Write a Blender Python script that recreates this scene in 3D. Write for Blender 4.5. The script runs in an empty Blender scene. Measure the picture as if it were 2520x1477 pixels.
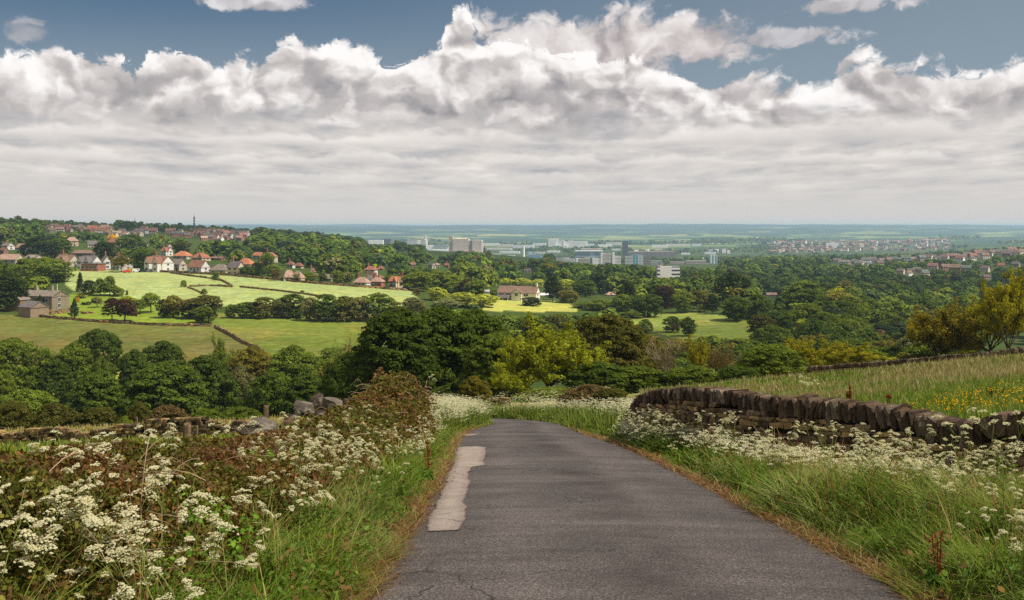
import bpy, math, random
import numpy as np
from mathutils import Vector

SC = bpy.context.scene
COL = SC.collection
R = math.radians
FPX, CX, HV = 995.0, 512.0, 226.0          # focal length in pixels of a 1024 px frame, centre column, horizon row

# ------------------------------------------------------------------ camera
cam_d = bpy.data.cameras.new("camera")
cam_d.sensor_width = 36.0
cam_d.lens = 36.0 * FPX / 1024.0
cam_d.shift_y = -(300.0 - HV) / 1024.0
cam_d.clip_start, cam_d.clip_end = 0.1, 90000.0
cam = bpy.data.objects.new("camera", cam_d)
cam.location = (0, 0, 0)
cam.rotation_euler = (R(90), 0, 0)
COL.objects.link(cam)
SC.camera = cam

# ------------------------------------------------------------------ sun
SUN_AZ, SUN_EL = R(112), R(55)              # from the view direction (+Y) towards +X
SUN_DIR = Vector((math.sin(SUN_AZ) * math.cos(SUN_EL), math.cos(SUN_AZ) * math.cos(SUN_EL), math.sin(SUN_EL)))
sun_d = bpy.data.lights.new("sun", "SUN")
sun_d.energy = 5.0
sun_d.angle = R(0.5)
sun_d.color = (1.0, 0.93, 0.80)
sun = bpy.data.objects.new("sun", sun_d)
sun.rotation_euler = SUN_DIR.to_track_quat('Z', 'Y').to_euler()
sun.location = (200, -50, 400)
COL.objects.link(sun)

# ------------------------------------------------------------------ exposure
SC.view_settings.view_transform = 'Standard'
SC.view_settings.look = 'None'
SC.view_settings.exposure = 0.40
SC.view_settings.gamma = 1.0
SC.view_settings.use_curve_mapping = False
SC.cycles.use_denoising = False
SC.cycles.denoiser = 'OPENIMAGEDENOISE'
SC.cycles.max_bounces = 6
SC.cycles.diffuse_bounces = 3
SC.cycles.glossy_bounces = 2
SC.cycles.transmission_bounces = 3
SC.cycles.transparent_max_bounces = 8
SC.cycles.volume_bounces = 1
SC.cycles.use_adaptive_sampling = True
SC.cycles.adaptive_threshold = 0.008
SC.cycles.caustics_reflective = False
SC.cycles.caustics_refractive = False
SC.cycles.sample_clamp_indirect = 4.0


# ------------------------------------------------------------------ node helpers
class NT:
    def __init__(self, tree):
        self.t = tree
        self.n = tree.nodes
        self.l = tree.links

    def put(self, sock, v):
        if v is None:
            return
        if isinstance(v, bpy.types.NodeSocket):
            self.l.new(v, sock)
        else:
            sock.default_value = v

    def node(self, kind, **kw):
        nd = self.n.new(kind)
        for k, v in kw.items():
            setattr(nd, k, v)
        return nd

    def m(self, op, a, b=None, c=None, clamp=False):
        nd = self.node('ShaderNodeMath', operation=op, use_clamp=clamp)
        for i, v in enumerate((a, b, c)):
            self.put(nd.inputs[i], v)
        return nd.outputs[0]

    def vec(self, x, y, z=0.0):
        nd = self.node('ShaderNodeCombineXYZ')
        for i, v in enumerate((x, y, z)):
            self.put(nd.inputs[i], v)
        return nd.outputs[0]

    def vm(self, op, a, b):
        nd = self.node('ShaderNodeVectorMath', operation=op)
        self.put(nd.inputs[0], a)
        if b is not None:
            if op == 'SCALE':
                self.put(nd.inputs['Scale'], b)
            else:
                self.put(nd.inputs[1], b)
        return nd.outputs[0]

    def noise(self, vec, scale, detail=4.0, rough=0.5, dist=0.0, col=False, lac=2.0, dim='3D'):
        nd = self.node('ShaderNodeTexNoise', noise_dimensions=dim)
        self.put(nd.inputs['Vector'], vec)
        nd.inputs['Scale'].default_value = scale
        nd.inputs['Detail'].default_value = detail
        nd.inputs['Roughness'].default_value = rough
        nd.inputs['Lacunarity'].default_value = lac
        nd.inputs['Distortion'].default_value = dist
        return nd.outputs['Color' if col else 'Fac']

    def voro(self, vec, scale, feature='SMOOTH_F1', detail=0.0, rough=0.5, smooth=0.6, out='Distance', rnd=1.0, dim='3D'):
        nd = self.node('ShaderNodeTexVoronoi', feature=feature, voronoi_dimensions=dim)
        self.put(nd.inputs['Vector'], vec)
        nd.inputs['Scale'].default_value = scale
        if 'Detail' in nd.inputs:
            nd.inputs['Detail'].default_value = detail
            nd.inputs['Roughness'].default_value = rough
        if feature == 'SMOOTH_F1':
            nd.inputs['Smoothness'].default_value = smooth
        nd.inputs['Randomness'].default_value = rnd
        return nd.outputs[out]

    def step(self, v, a, b, lo=0.0, hi=1.0):
        nd = self.node('ShaderNodeMapRange', interpolation_type='SMOOTHSTEP')
        self.put(nd.inputs[0], v)
        for i, x in enumerate((a, b, lo, hi)):
            self.put(nd.inputs[i + 1], x)
        return nd.outputs[0]

    def mix(self, f, a, b, mode='MIX'):
        nd = self.node('ShaderNodeMix', data_type='RGBA', blend_type=mode)
        self.put(nd.inputs[0], f)
        for s, v in ((nd.inputs[6], a), (nd.inputs[7], b)):
            if not isinstance(v, bpy.types.NodeSocket) and len(v) == 3:
                v = (*v, 1.0)
            self.put(s, v)
        return nd.outputs[2]

    def ramp(self, f, stops, interp='LINEAR'):
        nd = self.node('ShaderNodeValToRGB')
        cr = nd.color_ramp
        cr.interpolation = interp
        while len(cr.elements) < len(stops):
            cr.elements.new(0.5)
        for e, (p, c) in zip(cr.elements, stops):
            e.position = p
            e.color = (*c, 1.0) if len(c) == 3 else c
        self.put(nd.inputs[0], f)
        return nd.outputs[0]


def lin(*c):
    """sRGB 0-255 to linear"""
    return tuple(((x / 255) / 12.92 if x / 255 <= 0.04045 else ((x / 255 + 0.055) / 1.055) ** 2.4) for x in c)


# ------------------------------------------------------------------ world: clear sky plus a bank of cumulus and stratus
def build_world():
    w = bpy.data.worlds.new("World")
    SC.world = w
    w.cycles.sampling_method = 'MANUAL'
    w.cycles.sample_map_resolution = 512
    w.use_nodes = True
    t = NT(w.node_tree)
    t.n.clear()
    out = t.node('ShaderNodeOutputWorld')
    bg = t.node('ShaderNodeBackground')
    t.l.new(bg.outputs[0], out.inputs[0])
    sky = t.node('ShaderNodeTexSky')
    sky.sky_type = 'NISHITA'
    sky.sun_disc = False
    sky.sun_elevation = SUN_EL
    sky.sun_rotation = SUN_AZ
    sky.altitude = 250
    sky.air_density = 1.0
    sky.dust_density = 1.5
    co = t.node('ShaderNodeTexCoord').outputs['Generated']
    sp = t.node('ShaderNodeSeparateXYZ')
    t.l.new(co, sp.inputs[0])
    x, y, z = sp.outputs
    az = t.m('ARCTAN2', x, y)
    hyp = t.m('SQRT', t.m('ADD', t.m('MULTIPLY', x, x), t.m('MULTIPLY', y, y)))
    el = t.m('ARCTAN2', z, hyp)
    # units of 1/1000 rad, close to pixels of the frame
    A = t.m('MULTIPLY', az, 1000.0)
    E = t.m('MULTIPLY', el, 1000.0)
    P = t.vec(t.m('MULTIPLY', A, 0.01), t.m('MULTIPLY', E, 0.0125), 3.7)
    # domain warp
    wn = t.noise(P, 0.9, 3, 0.55, col=True, dim='2D')
    warp = t.vm('SCALE', t.vm('SUBTRACT', wn, (0.5, 0.5, 0.5)), 0.8)
    PW = t.vm('ADD', P, warp)
    wn2 = t.noise(P, 4.5, 4, 0.6, col=True, dim='2D')
    PW = t.vm('ADD', PW, t.vm('SCALE', t.vm('SUBTRACT', wn2, (0.5, 0.5, 0.5)), 0.25))

    def height(v):
        a = t.m('SUBTRACT', 1.0, t.voro(v, 1.15, detail=0, smooth=0.35, dim='2D'))
        b = t.m('SUBTRACT', 1.0, t.voro(v, 2.9, detail=1.0, rough=0.55, feature='F1', dim='2D'))
        return t.m('ADD', t.m('MULTIPLY', a, 0.60), t.m('MULTIPLY', b, 0.34))
    h0 = height(PW)
    h1 = height(t.vm('ADD', PW, (0.10, 0.20, 0.0)))
    emboss = t.m('SUBTRACT', h0, h1)
    fine = t.noise(PW, 3.2, 7, 0.62, dim='2D')

    # upper edge of the cumulus bank, as elevation against azimuth
    def px_el(px, v):
        a = math.atan((px - CX) / FPX)
        return a * 1000, math.atan((HV - v) / FPX * math.cos(a)) * 1000

    def curve(pts, dpx=0.40635):
        xs = [px_el(p * dpx, q * dpx) for p, q in pts]
        nd = t.node('ShaderNodeFloatCurve')
        lo, hi = -700.0, 700.0
        t.put(nd.inputs['Value'], t.m('DIVIDE', t.m('ADD', A, 700.0), 1400.0, clamp=True))
        c = nd.mapping.curves[0]
        q = [(0.0, 180 / 300)] + [((a - lo) / (hi - lo), e / 300) for a, e in xs] + [(1.0, 165 / 300)]
        while len(c.points) < len(q):
            c.points.new(0.5, 0.5)
        for p, k in zip(c.points, q):
            p.location = k
            p.handle_type = 'AUTO'
        nd.mapping.update()
        return t.m('MULTIPLY', nd.outputs[0], 300.0)
    top = curve([(-120, 95), (0, 108), (60, 100), (150, 84), (190, 118), (250, 145), (300, 152), (345, 145), (372, 108), (420, 118),
                 (500, 128), (560, 136), (640, 128), (720, 92), (780, 112), (830, 98), (890, 114), (960, 132), (1030, 108), (1085, 92),
                 (1102, 42), (1130, 14), (1160, 40), (1182, 92), (1240, 105), (1300, 115), (1400, 130), (1550, 145), (1640, 160), (1760, 178),
                 (1860, 176), (1960, 185), (2045, 180), (2068, 138), (2130, 130), (2210, 148), (2310, 150), (2390, 164), (2520, 140), (2640, 130)])
    edge_n = t.m('ADD', t.m('MULTIPLY', t.m('SUBTRACT', h0, 0.52), 30.0), t.m('MULTIPLY', t.m('SUBTRACT', fine, 0.5), 42.0))
    dtop = t.m('ADD', t.m('SUBTRACT', top, E), edge_n)           # depth below the bank's upper edge
    soft = t.m('MULTIPLY_ADD', t.noise(P, 0.8, 2, dim='2D'), 26.0, -6.0)
    m_bank = t.step(dtop, 0.0, t.m('MAXIMUM', soft, 4.0))

    def patch(px, v, wpx, hpx, thick, rag):
        a, e = px_el(px * 0.40635, v * 0.40635)
        dx = t.m('DIVIDE', t.m('SUBTRACT', A, a), wpx * 0.40635)
        dy = t.m('DIVIDE', t.m('SUBTRACT', E, e), hpx * 0.40635)
        d = t.m('SQRT', t.m('ADD', t.m('MULTIPLY', dx, dx), t.m('MULTIPLY', dy, dy)))
        n = t.m('ADD', t.m('MULTIPLY', t.m('SUBTRACT', fine, 0.5), rag), t.m('MULTIPLY', t.m('SUBTRACT', h0, 0.5), rag * 0.9))
        return t.m('MULTIPLY', t.step(t.m('ADD', t.m('SUBTRACT', 1.0, d), n), 0.0, 0.42), thick), dy
    c1, dy1 = patch(1440, 125, 370, 112, 1.0, 1.1)
    c1b, _ = patch(1680, 102, 210, 78, 1.0, 1.1)
    c2, _ = patch(1930, 92, 170, 26, 0.6, 1.6)
    c3, _ = patch(630, 2, 135, 26, 0.75, 1.3)
    c4, _ = patch(2090, 12, 150, 28, 0.72, 1.4)
    c5, _ = patch(72, 82, 70, 42, 0.42, 1.5)
    m_high = t.m('MAXIMUM', t.m('MAXIMUM', c1, c1b), t.m('MAXIMUM', t.m('MAXIMUM', c2, c3), t.m('MAXIMUM', c4, c5)))

    # brightness of the cumulus: bright crests, grey undersides
    base_e = t.m('MULTIPLY_ADD', t.m('SUBTRACT', t.noise(t.vec(t.m('MULTIPLY', A, 0.006), 0.0, 1.3), 1.0, 2, dim='2D'), 0.5), 30.0, 108.0)
    tt = t.m('DIVIDE', t.m('SUBTRACT', E, base_e), t.m('MAXIMUM', t.m('SUBTRACT', top, base_e), 10.0), clamp=True)
    big = t.noise(t.vec(t.m('MULTIPLY', A, 0.0085), t.m('MULTIPLY', E, 0.014), 8.1), 1.0, 3, 0.5, dim='2D')
    lum = t.m('ADD', t.m('MULTIPLY_ADD', t.m('POWER', tt, 0.9), 0.40, 0.40), t.m('MULTIPLY', emboss, 1.30))
    lum = t.m('ADD', lum, t.m('MULTIPLY', t.m('SUBTRACT', big, 0.5), 0.36))
    lum = t.m('ADD', lum, t.m('MULTIPLY', t.m('SUBTRACT', fine, 0.5), 0.20))
    rim = t.step(dtop, 0.0, 30.0, 0.07, 0.0)
    lum = t.m('ADD', lum, rim)
    c_bank = t.ramp(lum, [(0.0, lin(146, 144, 149)), (0.28, lin(174, 170, 171)), (0.48, lin(195, 189, 188)), (0.66, lin(222, 216, 214)), (0.85, lin(246, 242, 240)), (1.0, lin(255, 252, 250))])
    lum_h = t.m('ADD', t.m('MULTIPLY_ADD', dy1, 0.16, 0.60), t.m('ADD', t.m('MULTIPLY', emboss, 0.8), t.m('MULTIPLY', t.m('SUBTRACT', fine, 0.5), 0.5)))
    c_high = t.ramp(lum_h, [(0.0, lin(130, 126, 130)), (0.35, lin(172, 164, 165)), (0.6, lin(208, 200, 199)), (1.0, lin(248, 243, 241))])

    # lower layers seen nearly edge-on: long flat streaks that get thinner towards the horizon
    inv = t.m('DIVIDE', 1.0, t.m('MAXIMUM', t.m('ADD', E, 14.0), 6.0))
    PL = t.vec(t.m('MULTIPLY', t.m('MULTIPLY', A, inv), 0.75), t.m('MULTIPLY', inv, 300.0), 0.4)
    lay = t.noise(PL, 1.05, 6, 0.56, 0.08, dim='2D')
    lay2 = t.noise(t.vec(t.m('MULTIPLY', A, 0.017), t.m('MULTIPLY', E, 0.060), 5.2), 1.0, 6, 0.58, 0.12, dim='2D')
    layd = t.noise(t.vm('ADD', PL, (0.05, 0.26, 0.0)), 1.05, 4, 0.56, 0.08, dim='2D')
    ll = t.m('ADD', t.m('MULTIPLY', t.m('SUBTRACT', layd, lay), 0.55), t.m('MULTIPLY', lay, 0.45))
    ll = t.m('ADD', ll, t.m('MULTIPLY', lay2, 0.55))
    c_layer = t.ramp(ll, [(0.30, lin(166, 166, 171)), (0.41, lin(190, 188, 189)), (0.49, lin(207, 203, 200)), (0.57, lin(219, 213, 208)), (0.68, lin(240, 233, 226))])
    horizon = lin(213, 209, 205)
    # rows of small cumulus with flat bases, each farther and lower than the last
    for i, (e0, hgt, amp, sx, k) in enumerate(((34, 7, 6, 0.030, 0.45), (50, 10, 9, 0.022, 0.62), (70, 14, 14, 0.016, 0.80), (94, 20, 20, 0.011, 0.9))):
        q = t.vec(t.m('MULTIPLY_ADD', A, sx, 7.3 * i), t.m('MULTIPLY', E, sx * 1.35), 0.0)
        nz = t.noise(q, 1.0, 6, 0.55, dim='2D')
        lo = t.noise(t.vec(t.m('MULTIPLY_ADD', A, sx * 0.35, 3.1 * i), 0.0, 0.0), 1.0, 2, dim='2D')
        crest = t.m('ADD', t.m('MULTIPLY_ADD', t.m('SUBTRACT', lo, 0.5), amp * 2.2, float(e0)), t.m('MULTIPLY', t.m('SUBTRACT', nz, 0.5), amp * 2.0))
        dt = t.m('SUBTRACT', crest, E)
        inside_ = t.m('MULTIPLY', t.step(dt, 0.0, 2.5 + 0.05 * e0), t.step(t.m('ADD', E, t.m('MULTIPLY', t.m('SUBTRACT', nz, 0.5), 5.0)), e0 - hgt * 0.9, e0 - hgt * 0.35))
        lum2 = t.m('ADD', t.m('SUBTRACT', 1.0, t.m('DIVIDE', dt, hgt * 1.7)), t.m('MULTIPLY', t.m('SUBTRACT', nz, 0.5), 0.7))
        puff = t.ramp(lum2, [(0.05, lin(176, 176, 181)), (0.35, lin(199, 196, 195)), (0.65, lin(222, 216, 211)), (1.0, lin(246, 240, 234))])
        c_layer = t.mix(t.m('MULTIPLY', inside_, k), c_layer, puff)
    f_h = t.step(E, 8.0, 74.0)
    c_layer = t.mix(f_h, horizon, c_layer)
    # the bank's underside gives way to the layers
    f_b = t.step(t.m('ADD', E, t.m('MULTIPLY', t.m('SUBTRACT', lay2, 0.5), 60.0)), t.m('SUBTRACT', base_e, 22.0), t.m('ADD', base_e, 12.0))
    c_cloud = t.mix(f_b, c_layer, c_bank)

    # clear sky, deep blue on one side and paler towards the sun's side
    skc = t.mix(1.0, sky.outputs[0], (0.07, 0.07, 0.07), 'MULTIPLY')
    side = t.step(A, -500.0, 560.0)
    veil = t.mix(side, lin(72, 106, 138), lin(130, 146, 160))
    veil = t.mix(t.step(E, 110.0, 240.0), lin(140, 157, 170), veil)
    clear = t.mix(0.93, skc, veil)
    col = t.mix(m_high, clear, c_high)
    col = t.mix(m_bank, col, c_cloud)
    # overhead and behind: broken cloud as well
    n3 = t.noise(co, 2.2, 6, 0.55)
    up = t.mix(t.step(n3, 0.40, 0.62), skc, (0.62, 0.61, 0.61))
    f_up = t.step(E, 235.0, 520.0)
    behind = t.step(t.m('ABSOLUTE', A), 620.0, 900.0)
    f_all = t.m('MAXIMUM', f_up, behind)
    col = t.mix(f_all, col, t.mix(t.step(E, 0.0, 200.0), (*horizon, 1), up))
    col = t.mix(t.step(E, -90.0, -25.0), (0.10, 0.11, 0.08, 1), col)
    t.l.new(col, bg.inputs[0])
    bg.inputs[1].default_value = 0.77


build_world()


# ------------------------------------------------------------------ value noise in numpy
def _hash(ix, iy, seed):
    h = (ix.astype(np.int64) * 374761393 + iy.astype(np.int64) * 668265263 + seed * 982451653) & 0x7fffffff
    h = ((h ^ (h >> 13)) * 1274126177) & 0x7fffffff
    return ((h ^ (h >> 16)) & 0xffff) / 65535.0


def vnoise(x, y, seed=0):
    x = np.asarray(x, float); y = np.asarray(y, float)
    ix, iy = np.floor(x), np.floor(y)
    fx, fy = x - ix, y - iy
    fx = fx * fx * (3 - 2 * fx); fy = fy * fy * (3 - 2 * fy)
    a, b = _hash(ix, iy, seed), _hash(ix + 1, iy, seed)
    c, d = _hash(ix, iy + 1, seed), _hash(ix + 1, iy + 1, seed)
    return (a + (b - a) * fx) + ((c + (d - c) * fx) - (a + (b - a) * fx)) * fy


def fbm(x, y, seed=0, oct=4):
    s, a, n = 0, 0.5, 0
    for i in range(oct):
        s = s + a * vnoise(np.asarray(x) * 2 ** i, np.asarray(y) * 2 ** i, seed + i * 17)
        n += a
        a *= 0.5
    return s / n


def sstep(x, a, b):
    t = np.clip((np.asarray(x, float) - a) / (b - a), 0, 1)
    return t * t * (3 - 2 * t)


# ------------------------------------------------------------------ the lie of the land (heights below the eye)
def road_drop(y):
    y = np.asarray(y, float)
    return 1.55 + 0.155 * y + np.where(y > 24, 0.020 * (y - 24), 0)


# left and right edge of the lane, (y, x)
ROAD_L = [(-40, -1.6), (4, -1.03), (7.3, -1.00), (9.0, -1.02), (12, -1.05), (16, -1.12), (20, -1.22), (24, -1.35), (29, -1.50), (34, -1.5),
          (39, -1.25), (44, -0.82), (48, -0.95), (52, -2.0), (56, -4.6), (60, -8.5)]
ROAD_R = [(-40, 2.7), (4, 2.75), (7.3, 2.83), (9.0, 2.87), (12, 2.84), (16, 2.82), (20, 2.74), (24, 2.55), (29, 2.35), (34, 2.2),
          (39, 2.2), (44, 2.08), (48, 1.8), (52, 1.2), (56, 0.0), (60, -2.6), (66, -8.0)]


def interp(tab, y):
    a = np.array(tab, float)
    return np.interp(y, a[:, 0], a[:, 1])


def near_drop(x, y):
    xl, xr = interp(ROAD_L, y), interp(ROAD_R, y)
    d = road_drop(y)
    rx = np.maximum(0, x - xr)
    lx = np.maximum(0, xl - x)
    # banks beside the lane, then the hillside that leans from right to left
    d = d - 0.16 * sstep(rx, 0.05, 1.2) - 0.25 * sstep(rx, 3.2, 4.4) - 0.093 * np.maximum(0, rx - 2.6)
    d = d - 0.30 * sstep(lx, 0.05, 1.6) + 0.45 * sstep(lx, 2.8, 5.0) + 0.045 * np.maximum(0, lx - 2.5)
    return d


DK = [70, 100, 130, 170, 200, 240, 280, 320, 370, 410, 460, 520, 600, 750, 900, 1100, 1400, 1800, 2300, 3000, 4000, 5500, 8000, 11000, 13500, 22000]
COLS = {
    -300: [17, 28, 34, 38, 39, 38, 36, 33, 31, 30, 27.5, 25, 23, 18, 11, 4, -4, -4, 14, 50, 80, 85, 70, 30, 5, -2],
    0:    [14.3, 24, 31, 36, 37.5, 37.3, 36, 34, 31.7, 30.7, 28, 26, 24.6, 21, 15, 8.5, 2, 4, 24, 60, 85, 88, 70, 30, 6, -2],
    130:  [13.8, 23, 30.5, 36, 37.8, 37.5, 36, 34, 32, 30.6, 27.6, 25.6, 24.4, 22, 18, 12.5, 7, 10, 28, 62, 88, 90, 70, 28, 4, -2],
    260:  [13.3, 22, 30, 36, 38, 37.6, 36.3, 34.4, 32.6, 31, 27.8, 26.2, 25.8, 24.5, 22, 19, 16, 19, 40, 66, 90, 92, 70, 26, 0, -3],
    380:  [12.6, 19.5, 27, 33.5, 36.5, 37, 36.6, 35.6, 34, 32.4, 30.6, 30.4, 32, 33, 33, 32, 33, 38, 60, 84, 92, 93, 72, 22, -6, -8],
    512:  [12.4, 18, 24, 30.5, 33.5, 35.3, 36.4, 37.2, 38, 38, 37.2, 37.5, 39.6, 43, 44, 44, 45, 54, 80, 100, 97, 94, 74, 20, -12, -10],
    640:  [12.0, 17, 22.5, 29.5, 33.2, 36, 38, 39, 39.2, 38.8, 39, 40.4, 44, 49, 53, 58, 66, 76, 90, 104, 98, 93, 74, 20, -12, -8],
    770:  [11.1, 15.8, 21, 28.2, 32.4, 36.2, 38.6, 39.6, 39, 38.2, 39.4, 43, 48, 56, 60, 62, 63, 70, 84, 100, 96, 90, 72, 20, -6, -4],
    900:  [10.4, 14.9, 19.6, 27, 32, 37, 41, 44, 47, 48.5, 50, 52, 55, 59, 61, 61, 58, 66, 80, 96, 92, 86, 66, 22, 0, -2],
    1024: [9.6, 13.6, 18, 26, 31, 37, 42, 45, 48, 50, 51.5, 53, 55, 58, 58, 56, 47, 50, 70, 86, 82, 76, 58, 24, 2, -2],
    1330: [6.8, 10.2, 14, 22, 28, 35, 41, 45, 48, 50, 51, 52, 53, 54, 52, 48, 38, 38, 56, 74, 72, 66, 50, 20, 0, -2],
}
_cpx = np.array(sorted(COLS))
_ctab = np.array([COLS[k] for k in sorted(COLS)], float)
_lk = np.log(np.array(DK, float))


def _hermite(xk, yk, x):
    """monotone piecewise cubic"""
    h = np.diff(xk); s = np.diff(yk) / h
    m = np.zeros_like(yk)
    for i in range(1, len(xk) - 1):
        m[i] = 0 if s[i - 1] * s[i] <= 0 else 2 * s[i - 1] * s[i] / (s[i - 1] + s[i])
    m[0], m[-1] = s[0], s[-1]
    i = np.clip(np.searchsorted(xk, x) - 1, 0, len(h) - 1)
    t = np.clip((x - xk[i]) / h[i], 0, 1)
    t2, t3 = t * t, t * t * t
    return (2 * t3 - 3 * t2 + 1) * yk[i] + (t3 - 2 * t2 + t) * h[i] * m[i] + (-2 * t3 + 3 * t2) * yk[i + 1] + (t3 - t2) * h[i] * m[i + 1]


def terrain(x, y):
    """height of the ground, vectorised"""
    x = np.atleast_1d(np.asarray(x, float)); y = np.atleast_1d(np.asarray(y, float))
    x, y = np.broadcast_arrays(x, y)
    near = near_drop(x, np.minimum(y, 90))
    yy = np.maximum(y, 40.0)
    px = np.clip(CX + FPX * x / yy, -300, 1330)
    lg = np.log(np.clip(yy, 70, 22000))
    vals = np.stack([_hermite(_lk, _ctab[i], lg) for i in range(len(_cpx))])
    i = np.clip(np.searchsorted(_cpx, px) - 1, 0, len(_cpx) - 2)
    t = (px - _cpx[i]) / (_cpx[i + 1] - _cpx[i])
    k = np.arange(px.size).reshape(px.shape)
    flat = vals.reshape(len(_cpx), -1)
    kk, ii = k.ravel(), i.ravel()
    p0 = flat[np.maximum(ii - 1, 0), kk]; p1 = flat[ii, kk]; p2 = flat[ii + 1, kk]; p3 = flat[np.minimum(ii + 2, len(_cpx) - 1), kk]
    tt = t.ravel()
    tab = 0.5 * (2 * p1 + (p2 - p0) * tt + (2 * p0 - 5 * p1 + 4 * p2 - p3) * tt ** 2 + (3 * p1 - p0 - 3 * p2 + p3) * tt ** 3)
    tab = tab.reshape(px.shape)
    # long low ridges of the far country
    far = sstep(yy, 6500, 9500)
    tab = tab - far * (yy / 1000.0) * (5.5 * (fbm(px / 120.0, yy / 3600.0, 5, 3) - 0.5) + 1.0 * (fbm(px / 16.0, yy / 900.0, 9, 3) - 0.5))
    w = sstep(y, 62, 78)
    d = near * (1 - w) + tab * w
    bump = 0.10 * (fbm(x / 2.2, y / 2.2, 3, 3) - 0.5) * sstep(y, 3, 9) + 0.9 * (fbm(x / 45.0, y / 45.0, 7, 3) - 0.5) * sstep(y, 110, 260)
    xl, xr = interp(ROAD_L, y), interp(ROAD_R, y)
    on = (x > xl - 0.35) & (x < xr + 0.35) & (y < 68)
    bump = np.where(on, -0.05, bump)
    return -d + bump


def T1(x, y):
    return float(terrain(x, y)[0])


def at(px, d):
    """point of the ground in the direction of frame column px at distance d"""
    x = (px - CX) / FPX * d
    return Vector((x, d, T1(x, d)))


def mpp(d):
    """metres that one pixel of the frame covers at distance d"""
    return d / FPX


# ------------------------------------------------------------------ mesh and property helpers
def tag(o, label=None, cat=None, group=None, kind=None):
    for k, v in (('label', label), ('category', cat), ('group', group), ('kind', kind)):
        if v:
            o[k] = v
    return o


def mesh_np(name, V, F, attrs=None, smooth=False, mats=None, midx=None):
    """V (n,3); F list of int arrays each (m,k)"""
    me = bpy.data.meshes.new(name)
    V = np.ascontiguousarray(V, np.float32)
    if isinstance(F, np.ndarray):
        F = [F]
    F = [np.asarray(f, np.int32) for f in F if len(f)]
    nl = sum(f.size for f in F); nf = sum(len(f) for f in F)
    me.vertices.add(len(V)); me.loops.add(nl); me.polygons.add(nf)
    me.vertices.foreach_set('co', V.ravel())
    me.loops.foreach_set('vertex_index', np.concatenate([f.ravel() for f in F]))
    tot = np.concatenate([np.full(len(f), f.shape[1], np.int32) for f in F])
    st = np.concatenate([[0], np.cumsum(tot)[:-1]]).astype(np.int32)
    me.polygons.foreach_set('loop_start', st)
    try:
        me.polygons.foreach_set('loop_total', tot)
    except Exception:
        pass
    if midx is not None:
        me.polygons.foreach_set('material_index', np.asarray(midx, np.int32))
    me.update(calc_edges=True)
    me.polygons.foreach_set('use_smooth', np.full(nf, smooth, bool))
    for k, a in (attrs or {}).items():
        a = np.asarray(a, np.float32)
        if a.ndim == 2:
            if a.shape[1] == 3:
                a = np.hstack([a, np.ones((len(a), 1), np.float32)])
            ca = me.attributes.new(k, 'FLOAT_COLOR', 'POINT')
            ca.data.foreach_set('color', np.ascontiguousarray(a, np.float32).ravel())
        else:
            ca = me.attributes.new(k, 'FLOAT', 'POINT')
            ca.data.foreach_set('value', a)
    for mt in (mats or []):
        me.materials.append(mt)
    return me


def link(name, data, parent=None, loc=None, color=None):
    o = bpy.data.objects.new(name, data)
    COL.objects.link(o)
    if parent is not None:
        o.parent = parent
    if loc is not None:
        o.location = loc
    if color is not None:
        o.color = (*color, 1.0)
    return o


def copy_tree(o, parent=None, colors=None):
    c = o.copy()
    COL.objects.link(c)
    c.parent = parent
    if parent is not None:
        c.matrix_parent_inverse = o.matrix_parent_inverse.copy()
    for ch in o.children:
        copy_tree(ch, c, colors)
    return c


class MB:
    """collects vertices and faces for one mesh"""
    def __init__(self):
        self.v, self.f = [], []

    def box(self, c, s, rz=0.0, taper=1.0):
        hx, hy, hz = s[0] / 2, s[1] / 2, s[2] / 2
        cs, sn = math.cos(rz), math.sin(rz)
        b = len(self.v)
        for z, k in ((-hz, 1.0), (hz, taper)):
            for x, y in ((-hx, -hy), (hx, -hy), (hx, hy), (-hx, hy)):
                x, y = x * k, y * k
                self.v.append((c[0] + x * cs - y * sn, c[1] + x * sn + y * cs, c[2] + z))
        for q in ((0, 3, 2, 1), (4, 5, 6, 7), (0, 1, 5, 4), (1, 2, 6, 5), (2, 3, 7, 6), (3, 0, 4, 7)):
            self.f.append(tuple(b + i for i in q))
        return self

    def poly(self, pts, faces):
        b = len(self.v)
        self.v += [tuple(p) for p in pts]
        self.f += [tuple(b + i for i in f) for f in faces]
        return self

    def tube(self, pts, rad, n=6, cap=True):
        pts = [Vector(p) for p in pts]
        if not hasattr(rad, '__len__'):
            rad = [rad] * len(pts)
        b = len(self.v)
        for i, p in enumerate(pts):
            d = (pts[min(i + 1, len(pts) - 1)] - pts[max(i - 1, 0)]).normalized()
            a = d.orthogonal().normalized() if abs(d.z) < 0.9 else Vector((1, 0, 0)).cross(d).normalized()
            c = d.cross(a)
            for k in range(n):
                t = 2 * math.pi * k / n
                self.v.append(tuple(p + (a * math.cos(t) + c * math.sin(t)) * rad[i]))
        for i in range(len(pts) - 1):
            for k in range(n):
                k2 = (k + 1) % n
                self.f.append((b + i * n + k, b + i * n + k2, b + (i + 1) * n + k2, b + (i + 1) * n + k))
        if cap:
            self.f.append(tuple(b + k for k in reversed(range(n))))
            e = b + (len(pts) - 1) * n
            self.f.append(tuple(e + k for k in range(n)))
        return self

    def mesh(self, name, mat=None, smooth=False):
        me = bpy.data.meshes.new(name)
        me.from_pydata(self.v, [], self.f)
        if mat:
            me.materials.append(mat)
        if smooth:
            me.polygons.foreach_set('use_smooth', np.full(len(me.polygons), True))
        me.update()
        return me

    def build(self, name, mat, parent=None, smooth=False, color=None):
        return link(name, self.mesh(name, mat, smooth), parent, None, color)


# ------------------------------------------------------------------ materials
def new_mat(name):
    m = bpy.data.materials.new(name)
    m.use_nodes = True
    t = NT(m.node_tree)
    t.n.clear()
    out = t.node('ShaderNodeOutputMaterial')
    return m, t, out


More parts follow.
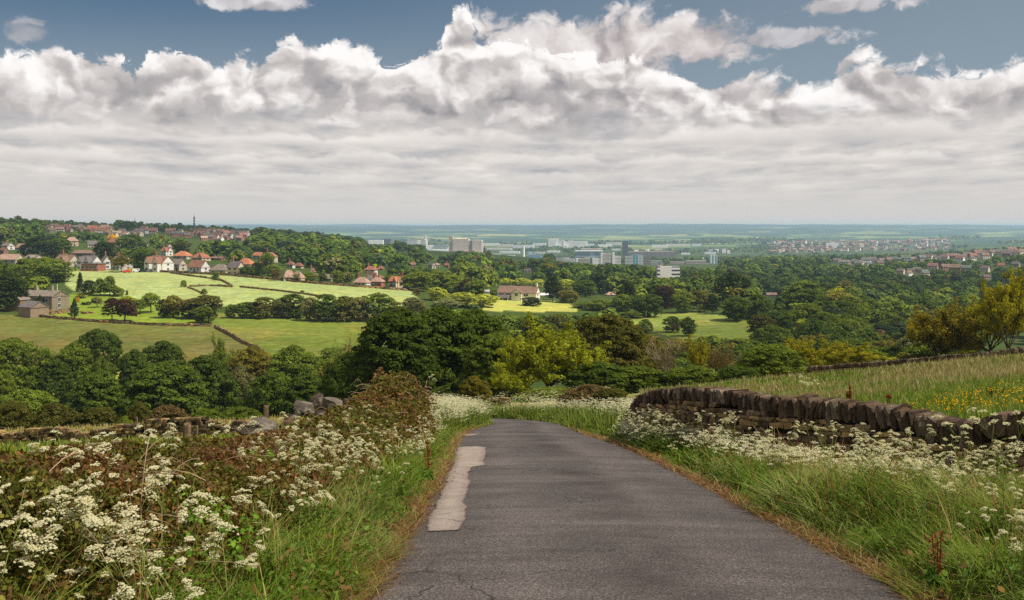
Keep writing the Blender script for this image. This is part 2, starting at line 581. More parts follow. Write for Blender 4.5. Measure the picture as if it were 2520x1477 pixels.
def principled(t, out, col, rough=0.8, spec=0.25, normal=None, metal=0.0):
    b = t.node('ShaderNodeBsdfPrincipled')
    t.put(b.inputs['Base Color'], col if isinstance(col, bpy.types.NodeSocket) else (*col, 1.0) if len(col) == 3 else col)
    t.put(b.inputs['Roughness'], rough)
    b.inputs['Specular IOR Level'].default_value = spec
    b.inputs['Metallic'].default_value = metal
    if normal is not None:
        t.l.new(normal, b.inputs['Normal'])
    t.l.new(b.outputs[0], out.inputs[0])
    return b


def bump(t, h, strength=0.3, dist=0.02):
    nd = t.node('ShaderNodeBump')
    nd.inputs['Strength'].default_value = strength
    nd.inputs['Distance'].default_value = dist
    t.l.new(h, nd.inputs['Height'])
    return nd.outputs[0]


def attr(t, name, kind='GEOMETRY', out='Color'):
    nd = t.node('ShaderNodeAttribute', attribute_type=kind, attribute_name=name)
    return nd.outputs[out]


def objcol(t):
    return t.node('ShaderNodeObjectInfo').outputs['Color']


def mat_noise(name, col, amount=0.25, scale=3.0, rough=0.85, spec=0.2, use_obj=False, bumpy=0.0, bscale=12.0, space='Object'):
    """plain stuff with a broken, slightly stained surface"""
    m, t, out = new_mat(name)
    co = t.node('ShaderNodeTexCoord').outputs['Object'] if space == 'Object' else t.node('ShaderNodeNewGeometry').outputs['Position']
    base = objcol(t) if use_obj else (*col, 1.0)
    n = t.noise(co, scale, 6, 0.6)
    f = t.step(n, 0.25, 0.75, 1.0 - amount, 1.0 + amount)
    c = t.node('ShaderNodeVectorMath', operation='SCALE')
    t.put(c.inputs[0], base if isinstance(base, bpy.types.NodeSocket) else base[:3])
    t.l.new(f, c.inputs['Scale'])
    nrm = bump(t, t.noise(co, bscale, 5, 0.65), bumpy, 0.03) if bumpy else None
    principled(t, out, c.outputs[0], rough, spec, nrm)
    return m


def mat_leaf(name, source='object', trans=0.42, rough=0.8, spec=0.025):
    """leaves: object colour (or the mesh's own colour) times the tint of each spray"""
    m, t, out = new_mat(name)
    tint = attr(t, 'tint')
    if source == 'object':
        c = t.mix(1.0, objcol(t), tint, 'MULTIPLY')
    else:
        c = tint
    b = t.node('ShaderNodeBsdfPrincipled')
    t.l.new(c, b.inputs['Base Color'])
    b.inputs['Roughness'].default_value = rough
    b.inputs['Specular IOR Level'].default_value = spec
    tr = t.node('ShaderNodeBsdfTranslucent')
    c2 = t.mix(1.0, c, (1.15, 1.10, 0.55, 1), 'MULTIPLY')
    t.l.new(c2, tr.inputs[0])
    mx = t.node('ShaderNodeMixShader')
    mx.inputs[0].default_value = trans
    t.l.new(b.outputs[0], mx.inputs[1]); t.l.new(tr.outputs[0], mx.inputs[2])
    t.l.new(mx.outputs[0], out.inputs[0])
    return m


def mat_vcol(name, rough=0.9, spec=0.12, noise=0.0, nscale=1.0):
    m, t, out = new_mat(name)
    c = attr(t, 'tint')
    if noise:
        co = t.node('ShaderNodeNewGeometry').outputs['Position']
        f = t.step(t.noise(co, nscale, 5, 0.6), 0.25, 0.75, 1 - noise, 1 + noise)
        c = t.vm('SCALE', c, f)
    principled(t, out, c, rough, spec)
    return m


M_LEAF = mat_leaf('leaf')
M_LEAF_V = mat_leaf('leaf_mass', 'mesh', 0.22)
M_BARK = mat_noise('bark', (0.075, 0.058, 0.042), 0.4, 3.0)
M_PALE_BARK = mat_noise('pale_bark', (0.36, 0.27, 0.19), 0.4, 3.0)


# ------------------------------------------------------------------ ground, one sheet cut into the fields of the photo
def inside(px, v, poly):
    poly = np.array(poly, float)
    r = np.zeros(px.shape, bool)
    n = len(poly)
    for i in range(n):
        x1, y1 = poly[i]; x2, y2 = poly[(i + 1) % n]
        c = (y1 > v) != (y2 > v)
        with np.errstate(divide='ignore', invalid='ignore'):
            xx = (x2 - x1) * (v - y1) / (y2 - y1) + x1
        r ^= c & (px < xx)
    return r


K = 0.40635
FIELDS = [  # name, label, colours, outline in the photo (2520 px wide view), nearest and farthest distance
    ('hay_meadow', 'pale sunlit hay meadow between the village street and the tree hedge', [lin(134, 149, 94), lin(143, 155, 99)],
     [(165, 660), (300, 664), (420, 668), (560, 674), (700, 688), (860, 702), (1010, 716), (1030, 735), (1010, 752), (930, 760), (800, 752), (600, 752), (480, 758), (420, 750), (300, 734), (230, 718), (180, 718), (160, 700)], 330, 620),
    ('garden_lawn', 'bright green garden lawn below the stone farmhouse', [lin(104, 124, 38), lin(112, 130, 44)],
     [(95, 775), (150, 745), (180, 712), (230, 718), (300, 734), (420, 750), (510, 760), (510, 798), (380, 800), (250, 793), (125, 783)], 320, 430),
    ('rough_pasture', 'dull olive pasture on the near side of the garden boundary', [lin(92, 98, 46), lin(106, 102, 56)],
     [(-200, 765), (0, 773), (125, 783), (250, 793), (380, 800), (520, 802), (560, 822), (600, 846), (640, 862), (670, 905), (400, 915), (0, 900), (-200, 890)], 215, 400),
    ('green_pasture', 'yellowish green pasture east of the zigzag stone wall', [lin(98, 112, 44), lin(112, 113, 54)],
     [(510, 798), (520, 770), (620, 770), (960, 775), (990, 800), (960, 900), (840, 930), (660, 905), (640, 862), (600, 846), (560, 822), (520, 802)], 200, 420),
    ('valley_paddock', 'small grass paddock among the valley trees', [lin(128, 136, 48), lin(136, 138, 56)],
     [(-60, 935), (190, 935), (300, 880), (300, 960), (180, 985), (-60, 985)], 150, 260),
    ('sloping_field', 'green sloping field between the woods beyond the road', [lin(112, 128, 56), lin(128, 130, 70)],
     [(1540, 785), (1600, 772), (1700, 768), (1790, 778), (1850, 795), (1960, 830), (1960, 870), (1840, 870), (1720, 850), (1600, 812), (1540, 800)], 290, 460),
    ('house_lawn', 'sunlit lawn in front of the white farmhouse', [lin(152, 158, 78), lin(158, 160, 84)],
     [(1190, 738), (1300, 735), (1420, 748), (1420, 768), (1190, 765)], 430, 520),
    ('valley_meadow', 'narrow bright meadow deep in the wooded valley', [lin(168, 168, 62), lin(160, 162, 58)],
     [(2040, 748), (2200, 742), (2340, 735), (2700, 735), (2700, 770), (2460, 775), (2300, 762), (2040, 765)], 470, 640),
]


def build_ground():
    us = np.concatenate([np.arange(-420, -20, 20), np.arange(-20, 1045, 2.0), np.arange(1045, 1450, 20)])
    us = (us - CX) / FPX
    ys = [-40, -30, -22, -16, -11, -7, -4, -1.5]
    y = 0.5
    while y < 22000:
        ys.append(y)
        y += max(0.22, min(0.014 * y, 400))
    ys = np.array(ys + [22000.0])
    UU, YY = np.meshgrid(us, ys)
    XX = UU * np.sqrt(YY ** 2 + 40 ** 2)
    ZZ = terrain(XX, YY)
    x, y, z = XX.ravel(), YY.ravel(), ZZ.ravel()
    py = np.maximum(y, 1)
    px = CX + FPX * x / py
    v = HV - FPX * z / py
    # colours that belong to the ground itself
    n1, n2, n3 = fbm(x / 9, y / 9, 21), fbm(x / 60, y / 60, 22), fbm(x / 1.3, y / 1.3, 23)
    near_l = np.array(lin(92, 112, 36)); soil = np.array(lin(74, 52, 36)); straw = np.array(lin(150, 122, 82))
    col = np.empty((len(x), 3)); col[:] = np.array(lin(58, 74, 30))
    # verge and hillside near the camera
    m = y < 120
    col[m] = near_l * (0.75 + 0.5 * n1[m, None])
    xl, xr = interp(ROAD_L, y), interp(ROAD_R, y)
    off = np.maximum(xl - x, x - xr)
    wob = 0.20 + 0.5 * (fbm(x / 0.9, y / 0.9, 31) - 0.5)
    s = 1 - sstep(off, wob - 0.06, wob + 0.12)
    s = np.where(y < 66, s, 0)
    sc = soil[None] * (0.7 + 0.6 * n3[:, None])
    sc = sc + (straw * 0.9 - sc) * sstep(n3, 0.52, 0.66)[:, None] * 0.8
    col = col * (1 - s[:, None]) + sc * s[:, None]
    # meadow behind the wall beside the lane: seeding grasses
    mr = (y < 118) & (x > xr + 2.5)
    seed = np.array(lin(146, 140, 84)); green = np.array(lin(110, 130, 44))
    w = sstep(n2 * 0.5 + n1 * 0.5, 0.38, 0.62)[:, None]
    col[mr] = (green * (1 - w) + seed * w)[mr]
    # pale grass strip at the brow beyond the low wall
    ml = (y > 47) & (y < 74) & (x < -8)
    pale = np.array(lin(168, 158, 96))
    col[ml] = (pale * (0.8 + 0.4 * n1[:, None]))[ml]
    # far country: patchwork of fields and woods
    far = sstep(y, 3300, 5200)
    cell = np.floor(px / 26 + 2.2 * fbm(px / 40, np.log(py) * 9, 41)) * 7 + np.floor(np.log(py) * 16 + 2.0 * fbm(px / 60, np.log(py) * 7, 42))
    rnd = _hash(cell, np.floor(cell * 1.7), 44)
    pal = np.array([lin(82, 104, 62), lin(116, 130, 76), lin(100, 120, 68), lin(66, 88, 56), lin(138, 140, 90), lin(52, 74, 50), lin(56, 78, 52), lin(94, 114, 66)])
    fc = pal[(rnd * 7.99).astype(int)]
    wood = sstep(fbm(px / 55, np.log(py) * 11, 47), 0.44, 0.52)[:, None]
    fc = fc * (1 - wood) + np.array(lin(46, 70, 52)) * wood
    hillwood = (sstep(y, 8000, 9800) * (0.35 + 0.65 * sstep(fbm(px / 90, np.log(py) * 20, 48), 0.36, 0.5)))[:, None]
    fc = fc * (1 - hillwood) + np.array(lin(32, 50, 50)) * hillwood
    col = col * (1 - far[:, None]) + fc * far[:, None]
    code = np.zeros(len(x), int)
    for i, (nm, lb, cs, poly, d0, d1) in enumerate(FIELDS):
        ins = inside(px, v, np.array(poly) * K) & (y > d0) & (y < d1)
        code[ins] = i + 1
        a, b = np.array(cs[0]), np.array(cs[1])
        w = sstep(fbm(x / 22, y / 14, 50 + i), 0.35, 0.65)[:, None]
        c = (a + (b - a) * w) * (0.86 + 0.28 * fbm(x / 5, y / 5, 60 + i)[:, None])
        col[ins] = c[ins]
    nx, ny = len(us), len(ys)
    idx = np.arange(nx * ny).reshape(ny, nx)
    F = np.stack([idx[:-1, :-1], idx[:-1, 1:], idx[1:, 1:], idx[1:, :-1]], -1).reshape(-1, 4)
    fcode = code[F].max(axis=1)
    V = np.stack([x, y, z], 1)
    m, t, out = new_mat('turf')
    c = attr(t, 'tint')
    co = t.node('ShaderNodeNewGeometry').outputs['Position']
    f1 = t.step(t.noise(co, 0.35, 8, 0.68), 0.28, 0.72, 0.72, 1.28)
    f2 = t.step(t.noise(co, 6.0, 4, 0.6), 0.25, 0.75, 0.75, 1.25)
    f3 = t.step(t.noise(t.vm('MULTIPLY', co, (0.035, 0.30, 0.0)), 1.0, 5, 0.6), 0.3, 0.7, 0.86, 1.14)
    c = t.vm('SCALE', c, t.m('MULTIPLY', t.m('MULTIPLY', f1, f2), f3))
    hue = t.mix(t.step(t.noise(co, 0.11, 5, 0.6), 0.35, 0.68), c, t.mix(1.0, c, (1.14, 1.0, 0.80, 1), 'MULTIPLY'))
    principled(t, out, hue, 0.95, 0.08, bump(t, t.noise(co, 3.0, 6, 0.65), 0.5, 0.12))
    for k in range(len(FIELDS) + 1):
        sel = F[fcode == k]
        if not len(sel):
            continue
        used, inv = np.unique(sel, return_inverse=True)
        me = mesh_np('ground' if k == 0 else FIELDS[k - 1][0], V[used], inv.reshape(-1, 4), {'tint': col[used]}, True, [m])
        o = link('ground' if k == 0 else FIELDS[k - 1][0], me)
        tag(o, 'grassy hillside and valley floor' if k == 0 else FIELDS[k - 1][1], None, None, 'structure')


build_ground()


# ------------------------------------------------------------------ the lane
def build_road():
    ys = np.concatenate([np.arange(-38, 2, 2.0), np.arange(2, 66.1, 0.25)])
    nx = 15
    V, ed = [], []
    for y in ys:
        l, r = float(interp(ROAD_L, y)), float(interp(ROAD_R, y))
        if y > 60:
            l = l - 0.0
        l += 0.10 * (float(fbm(y / 0.7, 3.3, 71)[()]) - 0.5) + 0.05 * (float(fbm(y / 0.22, 1.3, 72)[()]) - 0.5)
        r += 0.14 * (float(fbm(y / 0.7, 8.3, 73)[()]) - 0.5) + 0.05 * (float(fbm(y / 0.22, 4.3, 74)[()]) - 0.5)
        for i in range(nx):
            s = i / (nx - 1)
            camber = 0.05 * (1 - (2 * s - 1) ** 2)
            V.append((l + (r - l) * s, y, -float(road_drop(y)) + camber))
            ed.append(s)
    ny = len(ys)
    idx = np.arange(nx * ny).reshape(ny, nx)
    F = np.stack([idx[:-1, :-1], idx[:-1, 1:], idx[1:, 1:], idx[1:, :-1]], -1).reshape(-1, 4)
    m, t, out = new_mat('asphalt')
    co = t.node('ShaderNodeNewGeometry').outputs['Position']
    s = attr(t, 'across', out='Fac')
    grain = t.noise(co, 55.0, 3, 0.7)
    grit = t.voro(co, 42.0, 'F1')
    blot = t.noise(co, 0.55, 6, 0.62)
    st = t.noise(t.vm('MULTIPLY', co, (0.35, 2.6, 1.0)), 1.0, 6, 0.65)
    c = t.ramp(grain, [(0.25, lin(34, 31, 30)), (0.50, lin(77, 70, 67)), (0.8, lin(158, 147, 140))])
    c = t.mix(t.step(grit, 0.0, 0.28, 0.55, 0.0), c, lin(150, 140, 138))
    c = t.vm('SCALE', c, t.m('MULTIPLY', t.step(blot, 0.25, 0.75, 0.70, 1.26), t.step(st, 0.25, 0.75, 0.80, 1.2)))
    # two wheel tracks worn a little lighter, old tar seam down the middle
    w = t.m('ABSOLUTE', t.m('SUBTRACT', t.m('ABSOLUTE', t.m('SUBTRACT', s, 0.5)), 0.22))
    c = t.mix(t.step(w, 0.0, 0.13, 0.6, 0.0), c, t.vm('SCALE', c, 1.25))
    dk = t.m('MULTIPLY', t.step(t.m('ABSOLUTE', t.m('SUBTRACT', s, 0.56)), 0.02, 0.17, 1.0, 0.0), t.step(t.noise(co, 0.8, 4), 0.4, 0.62))
    c = t.mix(t.m('MULTIPLY', dk, 0.5), c, lin(50, 40, 38))
    e = t.m('MINIMUM', s, t.m('SUBTRACT', 1.0, s))
    c = t.mix(t.step(t.m('ADD', e, t.m('MULTIPLY', t.m('SUBTRACT', t.noise(co, 3.0, 5), 0.5), 0.12)), 0.0, 0.035, 0.75, 0.0), c, lin(84, 62, 48))
    # hairline cracks
    cr = t.voro(t.vm('ADD', co, t.vm('SCALE', t.noise(co, 2.0, 4, col=True), 0.6)), 0.9, 'DISTANCE_TO_EDGE')
    ck = t.m('MULTIPLY', t.step(cr, 0.0, 0.014, 1.0, 0.0), t.step(t.noise(co, 0.5, 3), 0.46, 0.58))
    c = t.mix(t.m('MULTIPLY', ck, 0.8), c, lin(34, 28, 28))
    h = t.m('ADD', t.m('MULTIPLY', grain, 0.7), t.m('MULTIPLY', t.step(grit, 0.0, 0.4), 0.5))
    principled(t, out, c, 0.82, 0.22, bump(t, h, 0.55, 0.012))
    me = mesh_np('road', np.array(V), F, {'across': np.array(ed)}, True, [m])
    tag(link('road', me), 'narrow worn tarmac lane running downhill', None, None, 'structure')

    # bleached concrete patch along one edge, and a second small one near the bend
    m2, t, out = new_mat('worn_concrete')
    co = t.node('ShaderNodeNewGeometry').outputs['Position']
    g = t.noise(co, 48.0, 4, 0.7)
    c = t.ramp(g, [(0.25, lin(108, 96, 88)), (0.5, lin(162, 147, 136)), (0.8, lin(206, 190, 177))])
    c = t.vm('SCALE', c, t.step(t.noise(co, 1.4, 6, 0.7), 0.25, 0.75, 0.74, 1.14))
    pits = t.voro(co, 14.0, 'F1')
    c = t.mix(t.m('MULTIPLY', t.step(pits, 0.0, 0.2, 1.0, 0.0), 0.45), c, lin(92, 80, 74))
    cr = t.voro(t.vm('ADD', co, t.vm('SCALE', t.noise(co, 3.0, 4, col=True), 0.4)), 0.8, 'DISTANCE_TO_EDGE')
    c = t.mix(t.step(cr, 0.0, 0.014, 0.7, 0.0), c, lin(60, 50, 46))
    ed = t.m('ADD', attr(t, 'edge', out='Fac'), t.m('MULTIPLY', t.m('SUBTRACT', t.noise(co, 9.0, 6, 0.7), 0.5), 0.16))
    c = t.mix(t.step(ed, 0.0, 0.035, 0.85, 0.0), c, lin(66, 56, 52))
    c = t.mix(t.step(ed, 0.03, 0.16, 0.35, 0.0), c, lin(104, 92, 84))
    principled(t, out, c, 0.9, 0.15, bump(t, g, 0.5, 0.012))

    def patch(rows, name, label):
        V, E, fine = [], [], []
        for a, b in zip(rows[:-1], rows[1:]):
            n = max(2, int((b[0] - a[0]) / 0.05))
            for i in range(n):
                s = i / n
                fine.append([a[k] + (b[k] - a[k]) * s for k in range(3)])
        fine.append(list(rows[-1]))
        y0, y1 = rows[0][0], rows[-1][0]
        nc = 15
        for y, l, r in fine:
            l += 0.10 * (float(fbm(y / 0.5, 2.2, 81, 5)[()]) - 0.5)
            r += 0.10 * (float(fbm(y / 0.5, 7.2, 82, 5)[()]) - 0.5)
            rl, rr = float(interp(ROAD_L, y)), float(interp(ROAD_R, y))
            for i in range(nc):
                x = l + (r - l) * i / (nc - 1)
                s = (x - rl) / (rr - rl)
                V.append((x, y, -float(road_drop(y)) + max(0.0, 0.05 * (1 - (2 * s - 1) ** 2)) + 0.008))
                E.append(min(x - l, r - x, (y - y0) * 0.7, (y1 - y) * 0.7))
        idx = np.arange(len(V)).reshape(-1, nc)
        F = np.stack([idx[:-1, :-1], idx[:-1, 1:], idx[1:, 1:], idx[1:, :-1]], -1).reshape(-1, 4)
        tag(link(name, mesh_np(name, np.array(V), F, {'edge': np.array(E)}, True, [m2])), label, None, None, 'structure')
    patch([(10.1, -0.88, -0.52), (10.6, -0.90, -0.50), (11.6, -0.93, -0.55), (13.3, -0.95, -0.60), (14.6, -1.0, -0.62), (15.8, -1.04, -0.68), (17.5, -1.08, -0.70), (17.75, -1.09, -0.50), (20.5, -1.17, -0.52), (22.4, -1.24, -0.58), (23.0, -1.22, -0.80)],
          'road_patch', 'bleached concrete patch along the edge of the lane')
    patch([(29.6, -1.62, -1.15), (31.0, -1.68, -0.95)], 'road_patch', 'small pale patch at the lane edge near the bend')


build_road()


# ------------------------------------------------------------------ trees: leaf sprays on many small clumps round a branching frame
def d_at(px, v, lo, hi):
    """distance at which the ground shows at frame row v in column px"""
    d = np.geomspace(lo, hi, 900)
    x = (px - CX) / FPX * d
    r = HV - FPX * terrain(x, d) / d
    i = int(np.argmin(np.abs(r - v)))
    return float(d[i])


def leaves_on(C, Rr, n, size, rng, up=0.75, rand=0.45, tint_puff=None, droop=0.0):
    """n rhombic leaf sprays on each clump; C (k,3) centres, Rr (k,3) radii"""
    k = len(C)
    d = rng.normal(size=(k, n, 3))
    d /= np.linalg.norm(d, axis=2, keepdims=True) + 1e-9
    flip = rng.random((k, n)) < up
    d[..., 2] = np.where(flip, np.abs(d[..., 2]), d[..., 2])
    p = C[:, None, :] + d * Rr[:, None, :] * (0.72 + 0.36 * rng.random((k, n, 1)))
    nn = d / (Rr[:, None, :] / Rr.max(1)[:, None, None]) + np.array([0, 0, 0.35]) + rng.normal(size=(k, n, 3)) * rand
    nn /= np.linalg.norm(nn, axis=2, keepdims=True) + 1e-9
    p, nn = p.reshape(-1, 3), nn.reshape(-1, 3)
    a = np.cross(nn, rng.normal(size=nn.shape))
    a /= np.linalg.norm(a, axis=1, keepdims=True) + 1e-9
    b = np.cross(nn, a)
    s = size * (0.55 + 0.9 * rng.random((len(p), 1)))
    V = np.stack([p - a * s, p + b * s * 0.62 - nn * s * droop, p + a * s, p - b * s * 0.62 - nn * s * droop], 1).reshape(-1, 3)
    F = np.arange(len(V)).reshape(-1, 4)
    tp = tint_puff if tint_puff is not None else 0.66 + 0.68 * rng.random(k)
    t = np.repeat(tp, n) * (0.84 + 0.32 * rng.random(len(p)))
    hue = rng.normal(size=len(p)) * 0.045
    T = np.stack([t * (1 + hue), t, t * (1 - hue * 0.7)], 1)
    return V, F, np.repeat(T, 4, 0)


def envelope(kind, z):
    """crown radius at relative height z (0..1 of the crown)"""
    if kind in ('round', 'syc', 'lolly'):
        return np.clip(1 - np.abs(2 * z - 0.88) ** 2.4 / 1.25, 0.02, 1) ** 0.5 * 1.08
    if kind == 'dome':
        return np.clip(1 - z ** 2.9, 0.02, 1) ** 0.46 * (0.88 + 0.12 * np.clip(z * 4, 0, 1)) * 1.10
    if kind == 'bush':
        return np.clip(1 - z ** 2.8, 0.02, 1) ** 0.5 * 1.08
    if kind == 'tall':
        return np.sqrt(np.clip(1 - (2 * z - 0.8) ** 2 / 1.45, 0.02, 1)) * (1.0 - 0.25 * z)
    if kind == 'conifer':
        return np.clip(1.02 - z, 0.03, 1) ** 0.85
    if kind == 'cypress':
        return np.clip(1.02 - z ** 1.8, 0.05, 1) ** 0.7
    return np.ones_like(z)


def crown_template(name, kind, z0, puffs, per, size, pr, flat, seed, lobes=0.22, inner=0.12, rand=0.42):
    rng = np.random.default_rng(seed)
    # uneven outline: a few big lobes push the envelope in and out
    nl = 9
    la, lz, lw = rng.random(nl) * 6.283, rng.random(nl), rng.normal(size=nl)
    C = []
    m = puffs
    z = rng.random(m) ** 0.8
    ang = rng.random(m) * 6.283
    rr = envelope(kind, z)
    off = sum(lw[i] * np.exp(-((np.angle(np.exp(1j * (ang - la[i])))) ** 2) / 0.5 - (z - lz[i]) ** 2 / 0.06) for i in range(nl))
    rr = rr * (1 + lobes * np.clip(off, -1.3, 1.0))
    dep = np.where(rng.random(m) < inner * 2, rng.random(m) ** 0.6, 0.80 + 0.2 * rng.random(m))
    prr = pr * (0.65 + 0.7 * rng.random(m))
    lim = np.clip(0.5 * rr - prr * 0.55, 0.02, None)
    x, y = np.cos(ang) * lim * dep, np.sin(ang) * lim * dep
    zz = z0 + (1 - z0) * np.clip(z * (1 - pr * flat * 0.8), 0, 1)
    C = np.stack([x, y, zz], 1)
    Rr = np.stack([prr, prr, prr * flat], 1)
    if kind == 'conifer':
        Rr[:, :2] *= (0.45 + 0.75 * (1 - z))[:, None]
    V, F, T = leaves_on(C, Rr, per, size, rng, 0.72, rand)
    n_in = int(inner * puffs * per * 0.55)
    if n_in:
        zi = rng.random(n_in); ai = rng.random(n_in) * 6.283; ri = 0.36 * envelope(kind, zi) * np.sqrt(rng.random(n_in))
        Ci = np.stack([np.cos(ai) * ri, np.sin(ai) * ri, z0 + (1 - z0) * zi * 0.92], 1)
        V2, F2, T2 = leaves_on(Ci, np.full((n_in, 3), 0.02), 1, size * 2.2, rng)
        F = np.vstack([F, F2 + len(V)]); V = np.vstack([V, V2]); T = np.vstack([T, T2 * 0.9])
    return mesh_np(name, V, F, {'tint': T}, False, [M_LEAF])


def trunk_template(name, z1, rad, limbs, seed, spread=0.3, mat=None, lean=0.0):
    rng = random.Random(seed)
    b = MB()
    top = Vector((lean, 0, z1))
    pts = [Vector((0, 0, -0.05)), Vector((rng.uniform(-.01, .01), rng.uniform(-.01, .01), z1 * 0.35)), Vector((lean * 0.7, rng.uniform(-.01, .01), z1 * 0.7)), top]
    b.tube(pts, [rad * 1.35, rad, rad * 0.85, rad * 0.6], 7)
    for i in range(limbs):
        a = 6.283 * i / max(limbs, 1) + rng.uniform(-.4, .4)
        s = pts[2].lerp(top, rng.random())
        r = spread * rng.uniform(0.7, 1.1)
        e = s + Vector((math.cos(a) * r, math.sin(a) * r, rng.uniform(.15, .4)))
        mid = s.lerp(e, 0.5) + Vector((0, 0, -0.03))
        b.tube([s, mid, e], [rad * 0.5, rad * 0.36, rad * 0.1], 5)
    return b.mesh(name, mat or M_BARK, True)


def branchy_template(name, seed, z1=0.22, rad=0.022, n1=6, n2=5, n3=6, spread=0.5, mat=None, up=0.55, lean=0.0):
    """trunk, limbs, boughs and twigs; returns mesh and twig tips"""
    rng = random.Random(seed)
    b = MB()
    tips = []
    base = Vector((0, 0, -0.05)); fork = Vector((lean * z1, 0, z1))
    b.tube([base, base.lerp(fork, 0.5) + Vector((rng.uniform(-.012, .012), 0, 0)), fork], [rad * 1.25, rad, rad * 0.85], 6)

    def bough(p, d, L, r, depth, nk):
        pts, q, dd = [p], p.copy(), d.copy()
        for i in range(3):
            dd = (dd + Vector((rng.uniform(-.28, .28), rng.uniform(-.28, .28), rng.uniform(-.12, .22)))).normalized()
            q = q + dd * (L / 3)
            pts.append(q.copy())
        b.tube(pts, [r, r * 0.75, r * 0.5, r * 0.22], 4 if depth < 2 else 3, False)
        if depth == 2:
            tips.extend([pts[1], pts[2], pts[3]])
            return
        for i in range(nk[depth]):
            s = pts[rng.choice((1, 2, 2, 3, 3))]
            o = Vector((rng.uniform(-1, 1), rng.uniform(-1, 1), rng.uniform(-.35, .9))).normalized()
            bough(s, (dd * 0.55 + o * 0.8).normalized(), L * rng.uniform(.45, .68), r * 0.42, depth + 1, nk)
    for i in range(n1):
        a = 6.283 * i / n1 + rng.uniform(-.5, .5)
        u = rng.uniform(up - .2, up + .35)
        bough(fork.lerp(base, rng.uniform(0, .25)), Vector((math.cos(a) * spread * 2, math.sin(a) * spread * 2, u * 2)).normalized(), rng.uniform(.36, .46), rad * 0.6, 0, (n2, n3))
    me = b.mesh(name, mat or M_BARK, False)
    tp = np.array([tuple(t) for t in tips])
    hi, w = tp[:, 2].max(), max(np.abs(tp[:, 0]).max(), np.abs(tp[:, 1]).max()) * 2
    co = np.empty(len(me.vertices) * 3, np.float32)
    me.vertices.foreach_get('co', co)
    co = co.reshape(-1, 3) / np.array([w, w, hi], np.float32)
    me.vertices.foreach_set('co', co.ravel()); me.update()
    return me, tp / np.array([w, w, hi])


def twig_leaves(name, tips, per, spread, size, seed, keep=1.0):
    rng = np.random.default_rng(seed)
    C = tips[rng.random(len(tips)) < keep]
    V, F, T = leaves_on(C, np.full((len(C), 3), spread), per, size, rng, 0.5, 0.8)
    return mesh_np(name, V, F, {'tint': T}, False, [M_LEAF])


TPL = {}


def make_templates():
    def reg(key, crown, trunk, tint=None):
        TPL.setdefault(key, []).append((crown, trunk))
    tr = [trunk_template('trunk', 0.45, 0.024, 5, s) for s in (1, 2)]
    tr_s = trunk_template('trunk', 0.40, 0.034, 4, 3, 0.2)
    stem = trunk_template('stem', 0.35, 0.03, 4, 5, 0.22)
    for s in (11, 12, 13):      # close up: layered sycamores
        reg('syc', crown_template('crown', 'dome', 0.06, 400, 84, 0.0150, 0.066, 0.60, s, 0.30, 0.06, 0.40), tr[s % 2])
    for s in (21, 22, 23):      # close up: rounded broadleaves
        reg('near', crown_template('crown', 'round', 0.08, 290, 66, 0.0165, 0.072, 0.66, s, 0.38, 0.07), tr[s % 2])
    for s in (26, 27):
        reg('nearbush', crown_template('foliage', 'bush', 0.0, 190, 64, 0.019, 0.085, 0.72, s, 0.30, 0.08), stem)
    for s in (31, 32, 33, 34):
        reg('mid', crown_template('crown', 'round', 0.08, 105, 40, 0.031, 0.112, 0.64, s, 0.40, 0.07), tr[s % 2])
    for s in (36, 37, 38):
        reg('tall', crown_template('crown', 'tall', 0.16, 95, 40, 0.032, 0.11, 0.62, s, 0.36, 0.08), tr[s % 2])
    for s in (41, 42, 43):
        reg('bush', crown_template('foliage', 'bush', 0.0, 80, 36, 0.038, 0.125, 0.72, s, 0.32, 0.08), stem)
    for s in (51, 52, 53, 54):
        reg('far', crown_template('crown', 'round', 0.05, 26, 34, 0.06, 0.19, 0.7, s, 0.34, 0.10), tr[s % 2])
    for s in (56, 57):
        reg('lolly', crown_template('crown', 'round', 0.32, 40, 50, 0.04, 0.17, 0.55, s, 0.2, 0.1), tr_s)
    for s in (61, 62):
        reg('conifer', crown_template('crown', 'conifer', 0.10, 90, 40, 0.034, 0.15, 0.45, s, 0.25, 0.15), tr_s)
    reg('cypress', crown_template('crown', 'cypress', 0.0, 70, 45, 0.034, 0.16, 1.0, 65, 0.15, 0.15), stem)
    for s in (66, 67):
        reg('pine', crown_template('crown', 'dome', 0.26, 44, 60, 0.040, 0.19, 0.34, s, 0.36, 0.06), trunk_template('trunk', 0.5, 0.03, 6, s, 0.34, lean=0.06))
    for s, z1 in ((71, 0.2), (72, 0.25), (73, 0.16)):     # ash and oak just coming into leaf
        bm, tips = branchy_template('trunk', s, z1, 0.02, 7, 5, 6, 0.5, M_BARK, 0.55)
        reg('airy', twig_leaves('crown', tips, 24, 0.034, 0.0125, s, 1.0), bm)
    for s, z1 in ((76, 0.12), (77, 0.2)):
        bm, tips = branchy_template('trunk', s, z1, 0.036, 7, 6, 8, 0.55, M_PALE_BARK, 0.55, 0.25)
        reg('bare', twig_leaves('crown', tips, 3, 0.03, 0.009, s, 0.5), bm)
    for s in (81, 82):
        bm, tips = branchy_template('trunk', s, 0.1, 0.016, 8, 6, 8, 0.6, M_BARK, 0.5)
        reg('twiggy', twig_leaves('crown', tips, 5, 0.03, 0.011, s, 0.8), bm)


make_templates()

